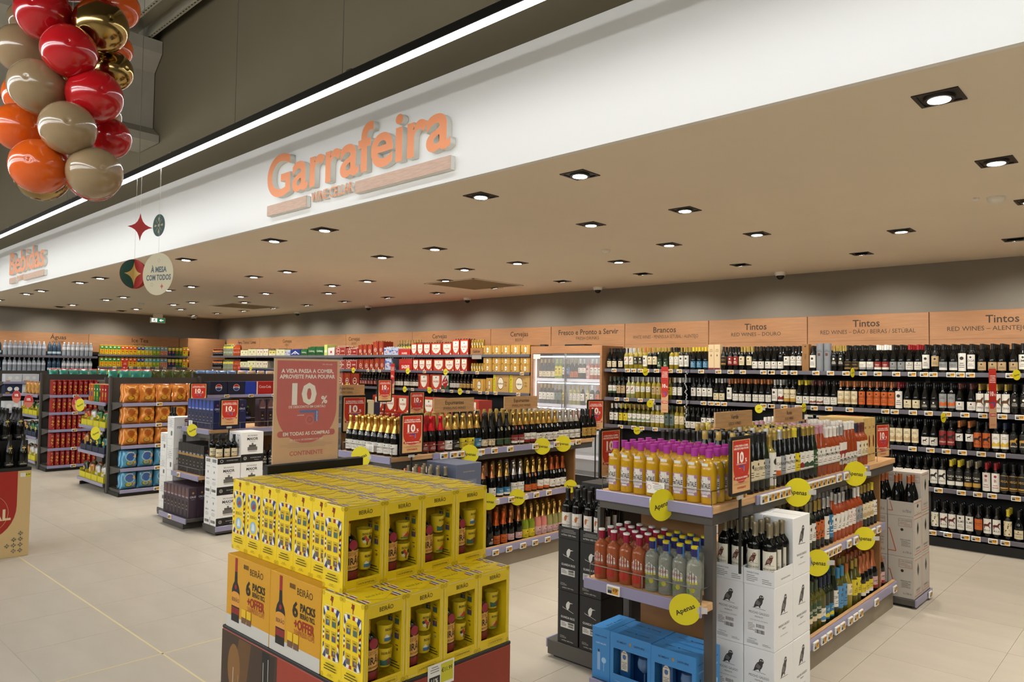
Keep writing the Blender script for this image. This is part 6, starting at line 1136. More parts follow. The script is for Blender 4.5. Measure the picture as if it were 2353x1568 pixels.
pw = W('bord', 'dark', 'black', 'black', 'm', 'word', 'CRUZ'); place_row([(4.6+k*.085, pw) for k in range(14)], .6105, 'y', -8.46, PI/2, 'port gondola middle shelf', 0); 
for k in range(9): pk_ = ['d0ccc4', 'd0ccc4', '1a1a1c', '1a1a1c', '1a1a1c', '1a1a1c', '1a1a1c', 'c9bd98', '2a2238'][k]; lb = f"{['white', 'white', 'black', 'black', 'black', 'black', 'black', 'cream', 'violet'][k]} spirit box on the port gondola top, by the Aperitivos sign"; gift('spirit_box', -8.5, .1, .27+.03*(k % 2), pk_, 1.14, lb, y=5.45+k*.108, pr=None)
def esc_s(d, h): return PR().rect(0, 0, d, h*.26, '1c1a18').ring(d*.18, h*.13, h*.045, h*.055, 'c9c6be', 16).ring(d*.18, h*.13, h*.02, h*.028, 'c9c6be', 14).text('ESCADARIA MAIOR', d*.66, h*.14, h*.03, 'c9c6be', .0, maxw=d*.5).text('Premium', d*.7, h*.07, h*.03, 'c9c6be').text('ESCADARIA', d*.5, h*.88, h*.045, '2a2826', .0, maxw=d*.6).text('MAIOR', d*.5, h*.77, h*.085, '2a2826', .025, maxw=d*.66).text('Premium', d*.5, h*.69, h*.035, '2a2826').rect(d*.28, h*.38, d*.72, h*.5, '6a6660').rect(d*.34, h*.5, d*.66, h*.57, '55524c').rect(d*.46, h*.57, d*.54, h*.63, '6a6660').rect(d*.3, h*.34, d*.7, h*.36, '8a867e')
def esc_f(w_, h): return PR().text('PORTUGAL', 0, h*.9, h*.03, '3a3834', .01, maxw=w_*.7).circ(0, h*.72, h*.03, '6a6660', h*.045, n=12).text('MAIOR', 0, h*.5, h*.045, '3a3834', .01, maxw=w_*.6).lines(0, h*.4, w_*.6, 4, h*.03, h*.008, '8a867e').barcode(-w_*.35, h*.08, w_*.35, h*.17)
def esc_ts(d, h): return PR().rect(0, 0, d, h, '1c1a18').ring(d*.18, h*.5, h*.2, h*.26, 'c9c6be', 16).text('ESCADARIA MAIOR', d*.64, h*.55, h*.16, 'c9c6be', .0, maxw=d*.5)
plinth(-8.29, -7.97, 3.775, 4.35, .1, 'low grey plinth under the black banded wine cases', 1)
EX_ = (-8.205, -8.052); EY = (3.785, 4.06)
case_stack(EX_, EY, lambda i, j: (.1005, .4455)+((.7905,) if j else ()), .1525, .272, .3445, CARD, esc_f, esc_s, 'white wine case with black band and staircase drawing')
eb = bottle_meshes('bord', 'dark', CAPS['black'], LB(.05, .165, 140, PAL['cream'], .0385, '2b2622', 'band', 'MAIOR', 'a07a3a'))
eb2 = eb[:1]+[('capsule', eb[1][1])]+eb[2:]
for x in EX_: open_case(x, EY[0], .7905, .1525, .272, .065, CARD, lambda w_, h: PR().barcode(-w_*.35, h*.2, w_*.35, h*.8), esc_ts, 'cut-open black banded wine case holding bottles', eb, 'dark wine bottle with cream label in open banded case', 1, 3, PI/2)
def fe_f(w_, h): return PR().frame(-w_*.4, h*.66, w_*.4, h*.95, .003, '8a867e').lines(0, h*.88, w_*.6, 4, h*.06, h*.015, '6a6660').barcode(w_*.05, h*.4, w_*.3, h*.55).frame(-w_*.4, h*.06, w_*.35, h*.3, .002, '9a968e')
def fe_s(d, h): return PR().text('FERREIRA', d*.5, h*.66, h*.07, '3a3834', .01, maxw=d*.7).circ(d*.6, h*.88, d*.09, '8a3a2c').rect(d*.3, h*.2, d*.6, h*.3, 'b0aca4')
plinth(-9.585, -9.17, 3.78, 4.3, .1, 'low grey plinth under the plain white wine cases', -1)
case_stack((-9.475,), (3.79,), lambda i, j: (.1005, .4155, .7305), .19, .25, .3145, CARD, fe_f, fe_s, 'plain white wine case at the outer corner'); case_stack((-9.275,), (3.79, 4.045), lambda i, j: (.1005, .4855, .8705), .19, .25, .3845, CARD, fe_f, fe_s, 'plain white wine case next to the port boxes')
for k in range(2): lb = 'dark wine bottle on the plain white cases'; put(grb, (-9.515+.085*k, 3.9, 1.0455), .2, lb, 'wine bottle', lb)
poster((-8.2, 4.02, 1.2), PI/2, 'black framed 10% poster beside the navy port boxes', .305, .22, .35); P = onx(456, 922, -10.6); poster((-10.6, P.y, P.z-.06), PI/2, 'black framed 10% poster behind the navy port boxes', .32, .24, P.z-.07)
P = ony(442, 989, 3.84); flag(P, .5, .075, 'Apenas', 'round yellow flag under the navy port boxes', tilt=.45)
price_tag((-8.9, 3.7535, .585), 0, 'price tag under the black port boxes', None); price_tag((-8.8, 3.6235, .12), 0, 'price tag under the purple port boxes', None)
for y, z in ((4.75, 1.14), (4.95, 1.14), (4.9, .61)): price_tag((-8.384, y, z-.024), PI/2, 'price tag on the long side of the port gondola', 'tags on port gondola side')
t = thing('shelf_notice', 'small white notice clipped on the wire before navy port boxes', 'notice', (-8.95, 3.893, 1.175)); MB().box(-.05, 0, -.012, .05, .002, .05, WHITEP).build('card', t); ob('print', PR().lines(0, .035, .06, 4, .009, .003, '8a8478').mesh('print', FR()), t)
# ================================================================ crisps and snacks
def art_orange(u, v): return '7a3a14' if v > .93 or v < .05 else ('cc7a26' if (u-.5)**2+(v-.62)**2 > .05 else '9a4e14')
def art_blue(u, v): return '1c2c3c' if v > .93 or v < .05 else ('4a8aa8' if (u-.5)**2+(v-.62)**2 > .06 else '3a5a90')
def art_c(c, d): return lambda u, v: d if v > .9 or v < .08 else c
def chips_print(dip, chip, w_, h):
    p = PR().ring(0, h*.6, w_*.26, w_*.31, 'd0923a' if dip == 'c09020' else '8ab0c0', 18)
    p.circ(-w_*.05, h*.27, w_*.22, '4a2a12', h*.13).circ(-w_*.05, h*.28, w_*.19, dip, h*.11).ring(-w_*.05, h*.28, w_*.07, w_*.1, chip, 14)
    for a, x, y in ((.3, .25, .3), (1.2, .3, .62), (2.2, .18, .12)): p.poly([(w_*(x+.14*math.cos(a+k*2.1)), h*y+w_*.16*math.sin(a+k*2.1)) for k in range(3)], chip)
    return p.text('TORTILLA', 0, h*.82, h*.05, 'e8d8a8', .01, maxw=w_*.5)
ob_ = [bag_mesh('crisp_bag', .225, .277, .14, '8a4a16', art_orange, s_) for s_ in (1, 2, 3)]; bb_ = [bag_mesh('crisp_bag', .225, .272, .14, '2c4a5c', art_blue, s_) for s_ in (4, 5, 6)]
op_ = [surf_print(chips_print('c09020', 'd89a3a', .225, .277), .225, .277, .14, s_) for s_ in (1, 2, 3)]; bp_ = [surf_print(chips_print('8a9a2a', 'c88a2a', .225, .272), .225, .272, .14, s_) for s_ in (4, 5, 6)]
for k, z in enumerate(BZ):
    for i in range(5):
        for j in range(2):
            s_ = (i+k+j) % 3; orange = k >= 2; nm = 'orange tortilla crisp bag' if orange else 'blue tortilla crisp bag with green dip'
            lb = f"{nm} on the crisp shelving, {['lowest', 'second lowest', 'middle', 'second highest', 'highest'][k]} shelf"
            o = tag(ob('crisp_bag', (ob_ if orange else bb_)[s_], None, (-11.285-j*.155, 4.03+i*.23+j*.02, z+.0008), PI/2+random.uniform(-.06, .06)), lb, 'crisp bag', lb); o.rotation_euler.x = 0
            if not j: ob('print', (op_ if orange else bp_)[s_], o)
    for y in (4.4, 4.9): price_tag((-11.1985, y, z-.02), PI/2, 'price tag on the crisp shelving edge', 'tags on crisp shelving')
tub = MB().lathe([(.036, 0), (.0375, .004), (.0375, .25), (.039, .252), (.039, .262), (.036, .264)], 16, mat('red_tube', '9c1c18', .35, coat=.3)).mesh('crisp_tube', True)
tup = PR().poly([(-.022, .05), (.02, .09), (-.012, .1), (.024, .15), (-.004, .155), (.02, .21), (-.02, .14), (.004, .135), (-.024, .09), (.004, .085)], 'd0a850').rect(-.02, .205, .02, .21, 'd8a0a0').rect(-.02, .218, .02, .223, 'd8a0a0').circ(.014, .025, .009, 'd0a850').mesh('print', CY_(.0378), INKG, cyl=.008)
for k, z in enumerate(BZ):
    for i in range(10):
        for j in range(2):
            lb = f"red crisp tube with yellow zigzag, {['lowest', 'second lowest', 'middle', 'second highest', 'highest'][k]} shelf of the tube shelving"; o = tag(ob('crisp_tube', tub, None, (-14.71-j*.085, 3.97+i*.0845, z+.0005), PI/2+random.uniform(-.2, .2)), lb, 'crisp tube', lb); ob('print', tup, o)
    price_tag((-14.6485, 4.3, z-.02), PI/2, 'price tag on the red tube shelving edge', 'tags on tube shelving')
def tube_c(c, pc, key):
    return memo(('tubc', key), lambda: MB().lathe([(.036, 0), (.0375, .004), (.0375, .25), (.039, .252), (.039, .262), (.036, .264)], 16, mat('tube_'+c, c, .35)).mesh('crisp_tube', True)), memo(('tubp', key), lambda: PR().circ(0, .19, .02, 'e0d8c8', .014).rect(-.02, .08, .02, .15, pc).circ(0, .05, .016, 'c8902a').mesh('print', CY_(.0378), INKG, cyl=.008))
bag_col = [('b5461c', '7a2a10', 'red'), ('c9c4bc', '8a8680', 'silver'), ('2f6a30', '1c4020', 'green'), ('356a3a', '8a3020', 'green and red'), ('2a6a6a', '16403c', 'teal'), ('b0762a', '6a3a14', 'amber'), ('262c2a', '4a4a20', 'black')]
bgm = {n: bag_mesh('snack_bag', .17, .24, .09, c, art_c(c, d), 7+i) for i, (c, d, n) in enumerate(bag_col)}
bgp = {n: surf_print(PR().circ(0, .14, .05, 'd8b84a', .03).text('SNACK', 0, .14, .022, '2a2418', .01, maxw=.08).circ(.02, .06, .035, 'c8903a', .025), .17, .24, .09, 7+i) for i, (c, d, n) in enumerate(bag_col)}
def tray(x, y, z, w_, h, col, label, front=.5):
    m = mat('tray_'+col, col, .5); t = tag(MB().box(-w_/2, 0, 0, w_/2, .004, h*front, m).box(-w_/2, .004, 0, -w_/2+.004, .3, h*front*1.5, m).box(w_/2-.004, .004, 0, w_/2, .3, h*front*1.5, m).box(-w_/2+.004, .296, .004, w_/2-.004, .3, h, m).box(-w_/2+.004, .004, 0, w_/2-.004, .296, .004, m).build('snack_tray', None, (x, y, z)), label, 'tray', label); return t
def snack_end_goods(xa, where, seq):
    for i in range(7):
        c, pc, nm = [('c86a22', '2a5a9a', 'orange'), ('c86a22', '2a5a9a', 'orange'), ('2f7a34', 'c9c43a', 'green'), ('2f7a34', 'c9c43a', 'green'), ('b5401e', '2a2a2a', 'red-orange'), ('a81f1c', 'd0a850', 'bright red'), ('a81f1c', 'd0a850', 'bright red')][i]
        if seq == 0:
            a, b_ = tube_c(c, pc, c)
            for j in range(3): lb = f'{nm} crisp tube {where}'; o = tag(ob('crisp_tube', a, None, (xa+.3+i*.12, 3.92+j*.085, 1.3205)), lb, 'crisp tube', lb); ob('print', b_, o)
    for z, cols, tc, hh in ((.9455, ('red', 'silver', 'green', 'green and red'), 'c9bc1e', .16), (.5605, ('amber', 'black', 'green', 'teal'), '20263c', .16), (.1305, ('black', 'amber', 'silver', 'silver'), 'c9bc1e', .16)):
        for i in range(4):
            x = xa+.18+i*.27; nm = cols[i]; tn = 'yellow' if tc == 'c9bc1e' else 'navy'
            tray(x, 3.865, z, .25, hh, tc, f'{tn} card tray of snack bags {where}', .55)
            for j in range(2): lb = f'{nm} snack bag in a {tn} tray {where}'; o = tag(ob('snack_bag', bgm[nm], None, (x, 3.93+j*.11, z+.0048), random.uniform(-.1, .1)), lb, 'snack bag', lb); ob('print', bgp[nm], o)
    if seq:
        for i in range(4): lb = 'amber snack bag '+where+', highest shelf'; o = tag(ob('snack_bag', bgm['amber'], None, (xa+.2+i*.25, 3.95, 1.3208)), lb, 'snack bag', lb); ob('print', bgp['amber'], o)
snack_end_goods(-12.9, 'beside the orange crisps', 0); snack_end_goods(-16.4, 'beside the red tubes', 1)
for x, z, lb in ((-12.75, 1.25, 'round yellow flag on the snack end by the orange crisps, upper'), (-12.0, .86, 'round yellow flag on the snack end by the orange crisps, lower')): flag((x, 3.81, z), .4, .1, 'Apenas', lb, tilt=.4)
PINK = mat('round_promo_card', 'c06a50', .5)
for i, (px, py, lb) in enumerate(((38, 912, 'round red and pink promo disc by the light bulbs'), (66, 922, 'round red and pink promo disc above the snack trays'), (178, 928, 'round red and pink promo disc at the red tubes'))):
    P = ony(px, py, 3.8); o = thing('promo_disc', lb, 'promo disc', P, .4); MB().prism([(.12*math.cos(2*PI*k/24), .12*math.sin(2*PI*k/24)) for k in range(24)], 0, .002, PINK, lambda x, y, z: (x, -z, y)).build('disc', o); ob('lettering', PR().poly([(.112*math.cos(a), .112*math.sin(a)) for a in np.linspace(-.2, PI+.2, 18)], 'a81f22').text('10%', 0, .03, .045, 'e8e0d0', .03).mesh('lettering', FR(-.002)), o)
for i in range(7):
    for z in (.9005,): lb = 'black cola bottle under the navy cola packs'; s_ = PB('cola', '2a4a9a' if i < 4 else '3a8a2a', '1c2c6a', .11, .16, desc=lb); put(s_['parts'], (-11.62, 5.35+i*.11, z), PI/2, lb, 'cola bottle', lb)
def pr_pep(w_, h): return PR().circ(0, h*.55, h*.26, 'd8d4d0').poly([(h*.24*math.cos(a), h*.55+h*.24*math.sin(a)) for a in np.linspace(.25, PI-.25, 12)], 'b5281e').poly([(h*.24*math.cos(a), h*.55+h*.24*math.sin(a)) for a in np.linspace(PI+.25, 2*PI-.25, 12)], '22408a').text('pepsi', 0, h*.55, h*.11, '1c2440', .03, maxw=w_*.4)
def pr_coke(w_, h): return PR().rect(-w_*.5, 0, -w_*.42, h, 'd8d0c8').text('Coca-Cola', w_*.04, h*.6, h*.2, 'e2d8d0', .01, maxw=w_*.75)
def pr_mini(w_, h): return PR().text('mini', -w_*.34, h*.5, h*.2, '2a1414', .02, rot=PI/2).text('mini', w_*.34, h*.5, h*.2, '2a1414', .02, rot=PI/2).text('Coca-Cola', 0, h*.6, h*.14, '3a1414', .01, maxw=w_*.4)
cy = 5.33
for w_, base, pf, nm in ((.3, '141c34', pr_pep, 'navy cola pack with round emblem'), (.3, '141c34', pr_pep, 'navy cola pack with round emblem'), (.2, '1f3aa0', None, 'bright blue cola pack'), (.3, 'a81c1c', pr_coke, 'red cola pack with white script'), (.34, 'b01a18', pr_mini, 'red mini cola pack with dark lettering'), (.3, 'a81c1c', pr_coke, 'red cola pack with white script'), (.32, 'a81c1c', pr_coke, 'red cola pack with white script'), (.3, 'a81c1c', pr_coke, 'red cola pack with white script')):
    pack('cola_pack', nm+str(w_), w_-.01, .215, .24, base, pf, (-11.58, cy+w_/2, 1.4205), PI/2, nm+' behind the crisps', 'cola pack'); cy += w_
for k in range(6): price_tag((-11.5485, 5.6+k*.42, 1.4), PI/2, 'price tag under the cola packs', 'tags under the cola packs')
# bags standing on the tops of the snack gondolas
def top_run(X, y0, y1, z, label, goods):
    t = tag(MB().box(-.28, y0, z-.03, .28, y1, z, GREY).box(-.25, y0+.02, .0, .25, y1-.02, z-.0305, GREY).build('snack_shelving', None, (X, 0, 0)), label, 'shelving')
    y = y0+.1; k = 0
    while y < y1-.08:
        n = goods[int((y-y0)/(y1-y0)*len(goods))]; k += 1
        for dx in (.17,): lb = f'{n} bag standing on {label}'; o = tag(ob('snack_bag', topbag[n], None, (X+dx, y, z+.0005), PI/2+random.uniform(-.3, .3)), lb, 'snack bag', lb)
        y += .18
topbag = {n: bag_mesh('snack_bag', .17, .19, .08, c, art_c(c, d), 20+i) for i, (n, c, d) in enumerate((('pale blue', '7a9ac8', '5a7ab0'), ('teal and red', '3a8a78', '9a2a30'), ('olive', '4a4a1a', '2a2a10'), ('cream', 'c8a888', 'b08a68'), ('lime', '5a8a2a', '3a5a1a')))}
top_run(-12.36, 5.35, 8.0, 1.62, 'the low run behind the cola packs', ['pale blue', 'cream', 'cream', 'lime']); top_run(-13.6, 4.4, 7.5, 1.62, 'the snack run between tubes and crisps', ['teal and red', 'olive', 'olive', 'pale blue']); top_run(-16.9, 4.4, 7.5, 1.6, 'the snack run past the red tubes', ['teal and red', 'lime', 'teal and red'])
lbz = (.1, .5, .9, 1.25, 1.5)
for k, z in enumerate(lbz):
    for i in range(5): c = ['c9ccd0', 'c9ccd0', 'c9ccd0', '26304a', 'c9ccd0'][(i*2+k) % 5 if k > 2 else 0]; pack('bulb_box', c+str(k > 3), .3, .2 if k < 4 else .16, .25, c, lambda w_, h: PR().circ(-w_*.2, h*.5, h*.22, 'e4e4e0').circ(w_*.2, h*.5, h*.22, 'e4e4e0').rect(-w_*.45, h*.05, -w_*.2, h*.16, 'c88a22'), (-17.94, 4.1+i*.31, z+.0005), PI/2, f"{'navy' if c == '26304a' else 'white'} box of light bulbs on the bulb shelving", 'bulb box')
# ================================================================ yellow liqueur gift-box island
YEL2 = mat('lemon_card', 'dcbc14', .42); YELIN = mat('lemon_card_inside', 'd0b012', .5); OCH = mat('ochre_card', 'c08a18', .45)
BW, BD, BH = .1675, .1185, .285
GLB = 'liqueur_box'
def rays(p, x0, z0, x1, z1, n=36):
    cx, cz = (x0+x1)/2, (z0+z1)/2; cols = ['2a2f6a', 'd8d4c8', '8e2020', 'dcbc14', '2a2f6a', 'd8d4c8']
    def edge(a):
        dx, dz = math.cos(a), math.sin(a); t_ = min((x1-x0)/2/abs(dx) if abs(dx) > 1e-6 else 9, (z1-z0)/2/abs(dz) if abs(dz) > 1e-6 else 9); return (cx+dx*t_, cz+dz*t_)
    for i in range(n): p.poly([(cx, cz), edge(2*PI*i/n), edge(2*PI*(i+1)/n)], cols[i % 6])
    w_, h = (x1-x0)*.41, (z1-z0)*.43
    return p.poly([(cx-w_*.6, cz-h), (cx+w_*.6, cz-h), (cx+w_, cz-h*.72), (cx+w_, cz+h*.72), (cx+w_*.6, cz+h), (cx-w_*.6, cz+h), (cx-w_, cz+h*.72), (cx-w_, cz-h*.72)], 'dcbc14')
def tree(p, x, y, s_, c):
    p.line(x, y, x, y+s_*.5, s_*.1, c)
    for i in range(9): a = i*.72; p.circ(x+s_*.2*math.cos(a)*(1 if i % 2 else .6), y+s_*.68+s_*.24*math.sin(a)*(1 if i % 2 else .6), s_*.1, c, n=7)
    return p
def corners(p, w_, h, x0=0.):
    for x in (x0+.008, x0+w_-.008):
        for z in (.008, h-.008): p.ring(x, z, .006, .0072, '8a7614', 12).ring(x, z, .003, .004, '8a7614', 10)
    return p
def bei_side(v):
    p = corners(PR(), BD, BH, -BD/2); p.rect(-.04, .24, .04, .2415, 'd8d4c0').rect(-.04, .282, .04, .2833, 'd8d4c0').rect(-.04, .063, .04, .0645, 'd8d4c0'); tree(p, 0, .243, .034, '7a2412'); rays(p, -.047, .068, .047, .237)
    if v:
        for i in range(3):
            for sx in (-1, 1):
                x, z = sx*.0185, .095+i*.048; p.poly([(x-.012, z-.016), (x+.012, z-.016), (x+.015, z+.02), (x-.015, z+.02)], 'b8980e').rect(x-.011, z-.014, x+.011, z+.004, ['4a5a52', '6a4a3a', '3a5068'][(i+(sx > 0)) % 3]).circ(x+.003, z-.002, .005, ['9a3a24', '8a8a7a', '3a6a4a'][(i*2+(sx > 0)) % 3], n=8).rect(x-.007, z+.01, x+.007, z+.013, '3a3414')
    else:
        p.circ(0, .195, .024, '8a98b0').circ(0, .195, .021, '4a6a8a').poly([(-.014, .182), (.016, .186), (.01, .205), (-.004, .2)], '8a3a2c').circ(0, .11, .024, '8a98b0').circ(0, .11, .021, '8ab0c8').poly([(-.012, .098), (.012, .098), (.008, .12), (-.004, .126)], 'd0ccc0').text('BEIRÃO', 0, .15, .012, '2e2810', .0, maxw=.05)
    return p.lines(0, .05, .07, 3, .009, .003, '3a3414').rect(-.018, .012, .018, .0133, '8a7614').text('LICOR', 0, .018, .005, '3a3414')
def bei_front():
    p = corners(PR(), BW, BH, -BW/2); x0, x1, z0, z1 = -.064, .068, .036, .236
    return p.rect(-BW/2+.006, .024, -BW/2+.0072, BH-.024, 'd8d4c0').rect(BW/2-.0072, .024, BW/2-.006, BH-.024, 'd8d4c0').rect(-BW/2+.024, BH-.008, BW/2-.024, BH-.0068, 'd8d4c0').rect(-BW/2+.016, .0068, -.03, .008, 'd8d4c0').rect(.05, .0068, BW/2-.02, .008, 'd8d4c0').text('BEIRÃO', .004, .258, .0135, '2e2810', .006, maxw=.056).text('O LICOR DE PORTUGAL', .012, .018, .006, '2e2810', .01, maxw=.07).frame(-.028, .01, .052, .027, .0008, '8a7614')
def bei_top():
    a, b_ = BW/2-.006, BD/2-.006; p = PR(); cols = ['2a2f6a', 'd8d4c8', '8e2020', 'd8d4c8']
    for i in range(22):
        t_ = -a+2*a*i/22; wd = 2*a/22*.8; dy = b_*(1-abs(t_+wd/2)/a)
        if abs(t_+wd/2) < a*.62: continue
        for s_ in (-1, 1): p.poly([(t_, s_*b_), (t_+wd, s_*b_), (t_+wd, s_*(dy+.003)), (t_, s_*(dy+.003))][::s_], cols[i % 4] if True else '')
    return p.poly([(-a, 0), (0, -b_), (a, 0), (0, b_)], 'dcbc14').text('BEIRÃO', 0, 0, .014, '6a5a14', .0, maxw=.07)
bx_shell = window_box('liqueur_gift_box', BW, BD, BH, -.064, .068, .036, .236, YEL2, YELIN)
bx_front = bei_front().mesh('front_print', FR()); bx_top = bei_top().mesh('top_print', lambda u, v, e: (u, BD/2+v, BH+e))
bx_side = [bei_side(v).mesh('side_print', lambda u, v_, e: (-BW/2-e, BD/2-u, v_)) for v in (0, 1)]
bx_side2 = bei_side(1).mesh('side_print', lambda u, v_, e: (BW/2+e, BD/2+u, v_))
WAX = mat('red_wax', '8e1c2c', .4); RIB = mat('yellow_ribbon', 'd09a14', .5)
def liq_lab(): return PR().rect(-.052, .06, .052, .125, 'd8a04c').text('BEIRÃO', 0, .09, .022, '2a1c10', .02, maxw=.085).text('LICOR', 0, .113, .007, '4a3418').text('LICOR DE PORTUGAL', 0, .069, .006, '3a2814', .01, maxw=.07).rect(-.052, .03, .052, .056, '7a1e18').rect(-.052, .118, .052, .12, 'a87434')
lq = bottle_meshes('liqueur', 'dark', REDF, ('liq', liq_lab), 20, 'liqueur_bottle', 'capsule')
lseal = MB().cyl((0, -.0405, .145), (0, -.0455, .145), .0165, 18, WAX).mesh('wax_seal'); lrib = MB().box(-.004, -.0425, .125, .004, -.0415, .16, RIB).box(-.004, -.0205, .165, .004, -.0195, .215, RIB).mesh('ribbon')
cupm = mat('lemon_cup', 'cdb01a', .3)
cup = MB().lathe([(.021, 0), (.0225, .002), (.0285, .06), (.0285, .062), (.0265, .062), (.0215, .004)], 20, cupm).mesh('cup', True)
def cup_art(k):
    p = PR().text('BEIRÃO', 0, .047, .008, '2e2810', .01, maxw=.034)
    if k == 0: p.poly([(-.024, .006), (.024, .006), (.026, .024), (.01, .03), (-.01, .022), (-.025, .026)], '2f5a4a').circ(.008, .022, .006, '9a3424', n=9).rect(.004, .008, .012, .018, '7a3424')
    elif k == 1: p.rect(-.02, .008, .02, .02, '3a6a8a').poly([(-.02, .02), (-.012, .032), (.0, .022)], 'd0ccc0').rect(.004, .02, .02, .028, '4a6a9a').poly([(-.006, .008), (.018, .008), (.022, .013)], 'c8902a')
    elif k == 2: p.line(0, .008, 0, .028, .005, '22302a'); [p.circ(.014*math.cos(a), .028+.008*math.sin(a*2), .006, ['22302a', 'a83a28', 'c9c0a8'][int(a) % 3], n=8) for a in np.linspace(0, 5.8, 8)]
    else: p.poly([(-.014, .01), (.018, .01), (.006, .03)], 'b5402a').rect(-.022, .004, .022, .01, '4a7a3a').circ(-.012, .02, .005, 'd0a07a', n=8)
    return p.mesh('print', lambda u, v, e: ((.0215+.118*v+.0006+e)*math.sin(u/.026), -(.0215+.118*v+.0006+e)*math.cos(u/.026), v), INK, cyl=.006)
cups = [cup_art(k) for k in range(4)]
def gift_box(x, y, z, label, inner, sv=1, n=0):
    o = tag(ob('liqueur_gift_box', bx_shell, None, (x, y, z), PI/2), label, 'gift box', label); ob('front_print', bx_front, o); ob('top_print', bx_top, o); ob('side_print', bx_side[sv], o)
    if inner:
        q = ob('liqueur_bottle', lq[0][1], o, (-.036, .056, .0045))
        for nm, me in lq[1:]: ob(nm, me, q)
        ob('wax_seal', lseal, q); ob('ribbon', lrib, q)
        for k, z_ in enumerate((.052, .128)): c = ob('cup', cup, o, (.036, .05, z_)); c.rotation_euler = (0, 0, random.uniform(-.3, .3)); ob('print', cups[(n+k) % 4], c)
    return o
Z0 = .86; NTH = ['first', 'second', 'third', 'fourth']
LX, LY0 = -1.930, 1.407
for j in range(4):
    gift_box(LX, LY0+(BW+.0015)*(j+.5), Z0+.0008, f'yellow liqueur gift box, lower layer front rank, {NTH[j]} from the carton side', True, 1, j); gift_box(LX-BD-.001, LY0+(BW+.0015)*(j+.5), Z0+.0008, f'yellow liqueur gift box, lower layer second rank, {NTH[j]} from the carton side', False)
TX, TY0, Z1 = -2.078, 1.425, Z0+.0016+BH
for i in range(7):
    sh = 0. if i == 0 else .028
    for j in range(4): gift_box(TX-i*(BD+.0012), TY0+sh+(BW+.0015)*(j+.5), Z1+.0005, f"yellow liqueur gift box, upper layer {['front', 'second', 'third', 'fourth', 'fifth', 'sixth', 'last'][i]} rank, {NTH[j]} from the carton side", i < 2, 1 if i < 5 else 0, j+1)
def six_print(w_, h):
    p = PR().rect(-w_/2, 0, w_/2, h*.17, 'b9b5ac').poly([(-w_/2, h*.17), (w_/2, h*.17), (w_/2, h*.1), (-w_/2, h*.24)], 'b9b5ac')
    x = -w_*.28; p.poly([(x-.032, .03), (x+.032, .03), (x+.032, .15), (x+.024, .17), (x+.012, .185), (x+.01, .22), (x+.01, .275), (x-.01, .275), (x-.01, .22), (x-.012, .185), (x-.024, .17), (x-.032, .15)], '14100c').rect(x-.01, .225, x+.01, .278, '8a1a1c').rect(x-.032, .09, x+.032, .135, 'c88a34').circ(x, .135, .032, 'c88a34', .012).rect(x-.032, .06, x+.032, .085, '7a1e18').text('BEIRÃO', x, .115, .014, '2a1c10', .01, maxw=.058).circ(x, .165, .009, '8a1a1c')
    p.text('BEIRÃO', w_*.2, h*.86, .024, '2e2208', .0, maxw=.1).barcode(-w_*.1, h*.87, w_*.02, h*.93)
    p.text('6', w_*.02, h*.63, .05, '1c1810', .03).text('PACKS', w_*.26, h*.68, .026, '1c1810', .03, maxw=.095).text('BEIRÃO 70CL', w_*.26, h*.58, .017, '1c1810', .02, maxw=.095).text('+OFFER', w_*.2, h*.46, .033, '8e2018', .03, maxw=.13).text('2 EXPRESSO CUPS', w_*.2, h*.36, .017, '9a3a24', .0, maxw=.13)
    for k in range(2): p.rect(w_*(-.12+k*.12), h*.14, w_*(-.02+k*.12), h*.33, 'cfa81c').rect(w_*(-.12+k*.12), h*.14, w_*(-.02+k*.12), h*.22, '6a4a34')
    return p
sixm = MB().box(-.1695, 0, 0, .1695, .3325, BH, OCH, .002).mesh('six_pack_carton'); sixp = six_print(.335, BH).mesh('front_print', FR())
for i in range(2):
    for j in range(2): lb = f"ochre six-pack carton printed with liqueur bottle, {'front' if j == 0 else 'hidden rear'} of the island"; o = tag(ob('six_pack_carton', sixm, None, (-2.852+.17+i*.3405, LY0+j*.334, Z0+.0008)), lb, 'carton', lb); ob('front_print', sixp, o)
t = thing('display_cabinet', 'cardboard display island with red and brown bottle print', 'display', (-2.395, 1.745, 0)); a_, b_ = .47, .345
MB().box(-a_, -b_, 0, a_, b_, Z0-.012, mat('brick_red_card', '8e3420', .5), .003).build('carcass', t); MB().box(-a_, -b_, Z0-.0115, a_, b_, Z0, BLK, .002).build('top_tray', t)
p = PR().rect(-a_, 0, a_*.1-.09, .845, '3a2818').poly([(-a_, .3), (-a_*.7, .84), (-a_*.5, .84), (-a_*.75, .2), (-a_, .1)], '5c3d1c').poly([(-a_*.5, 0), (-a_*.35, .6), (-a_*.28, .83), (-a_*.12, .84), (-a_*.2, .4), (-a_*.22, 0)], '2a1c12').circ(-a_*.78, .72, .05, '7a5426', .09)
p.poly([(-.2, .0), (-.05, .0), (-.05, .5), (-.075, .56), (-.095, .62), (-.095, .84), (-.15, .84), (-.15, .62), (-.175, .56), (-.2, .5)], '15120f').line(-.14, .8, -.14, .62, .004, 'b0a898').line(-.105, .82, -.105, .66, .004, 'b0a898').line(-.37, .72, -.38, .45, .006, 'a89a88').line(-.33, .7, -.335, .5, .004, '8a7a66')
ob('front_print', p.mesh('front_print', FR(-b_)), t)
P = onx(1015, 1550, -1.92); pt = tag(ob('price_card', MB().box(-.06, -.002, -.04, .06, 0, .04, WHITEP).mesh('price_card'), None, (-1.9245, P.y, P.z), PI/2), 'white and yellow price card on the red display cabinet', 'price card')
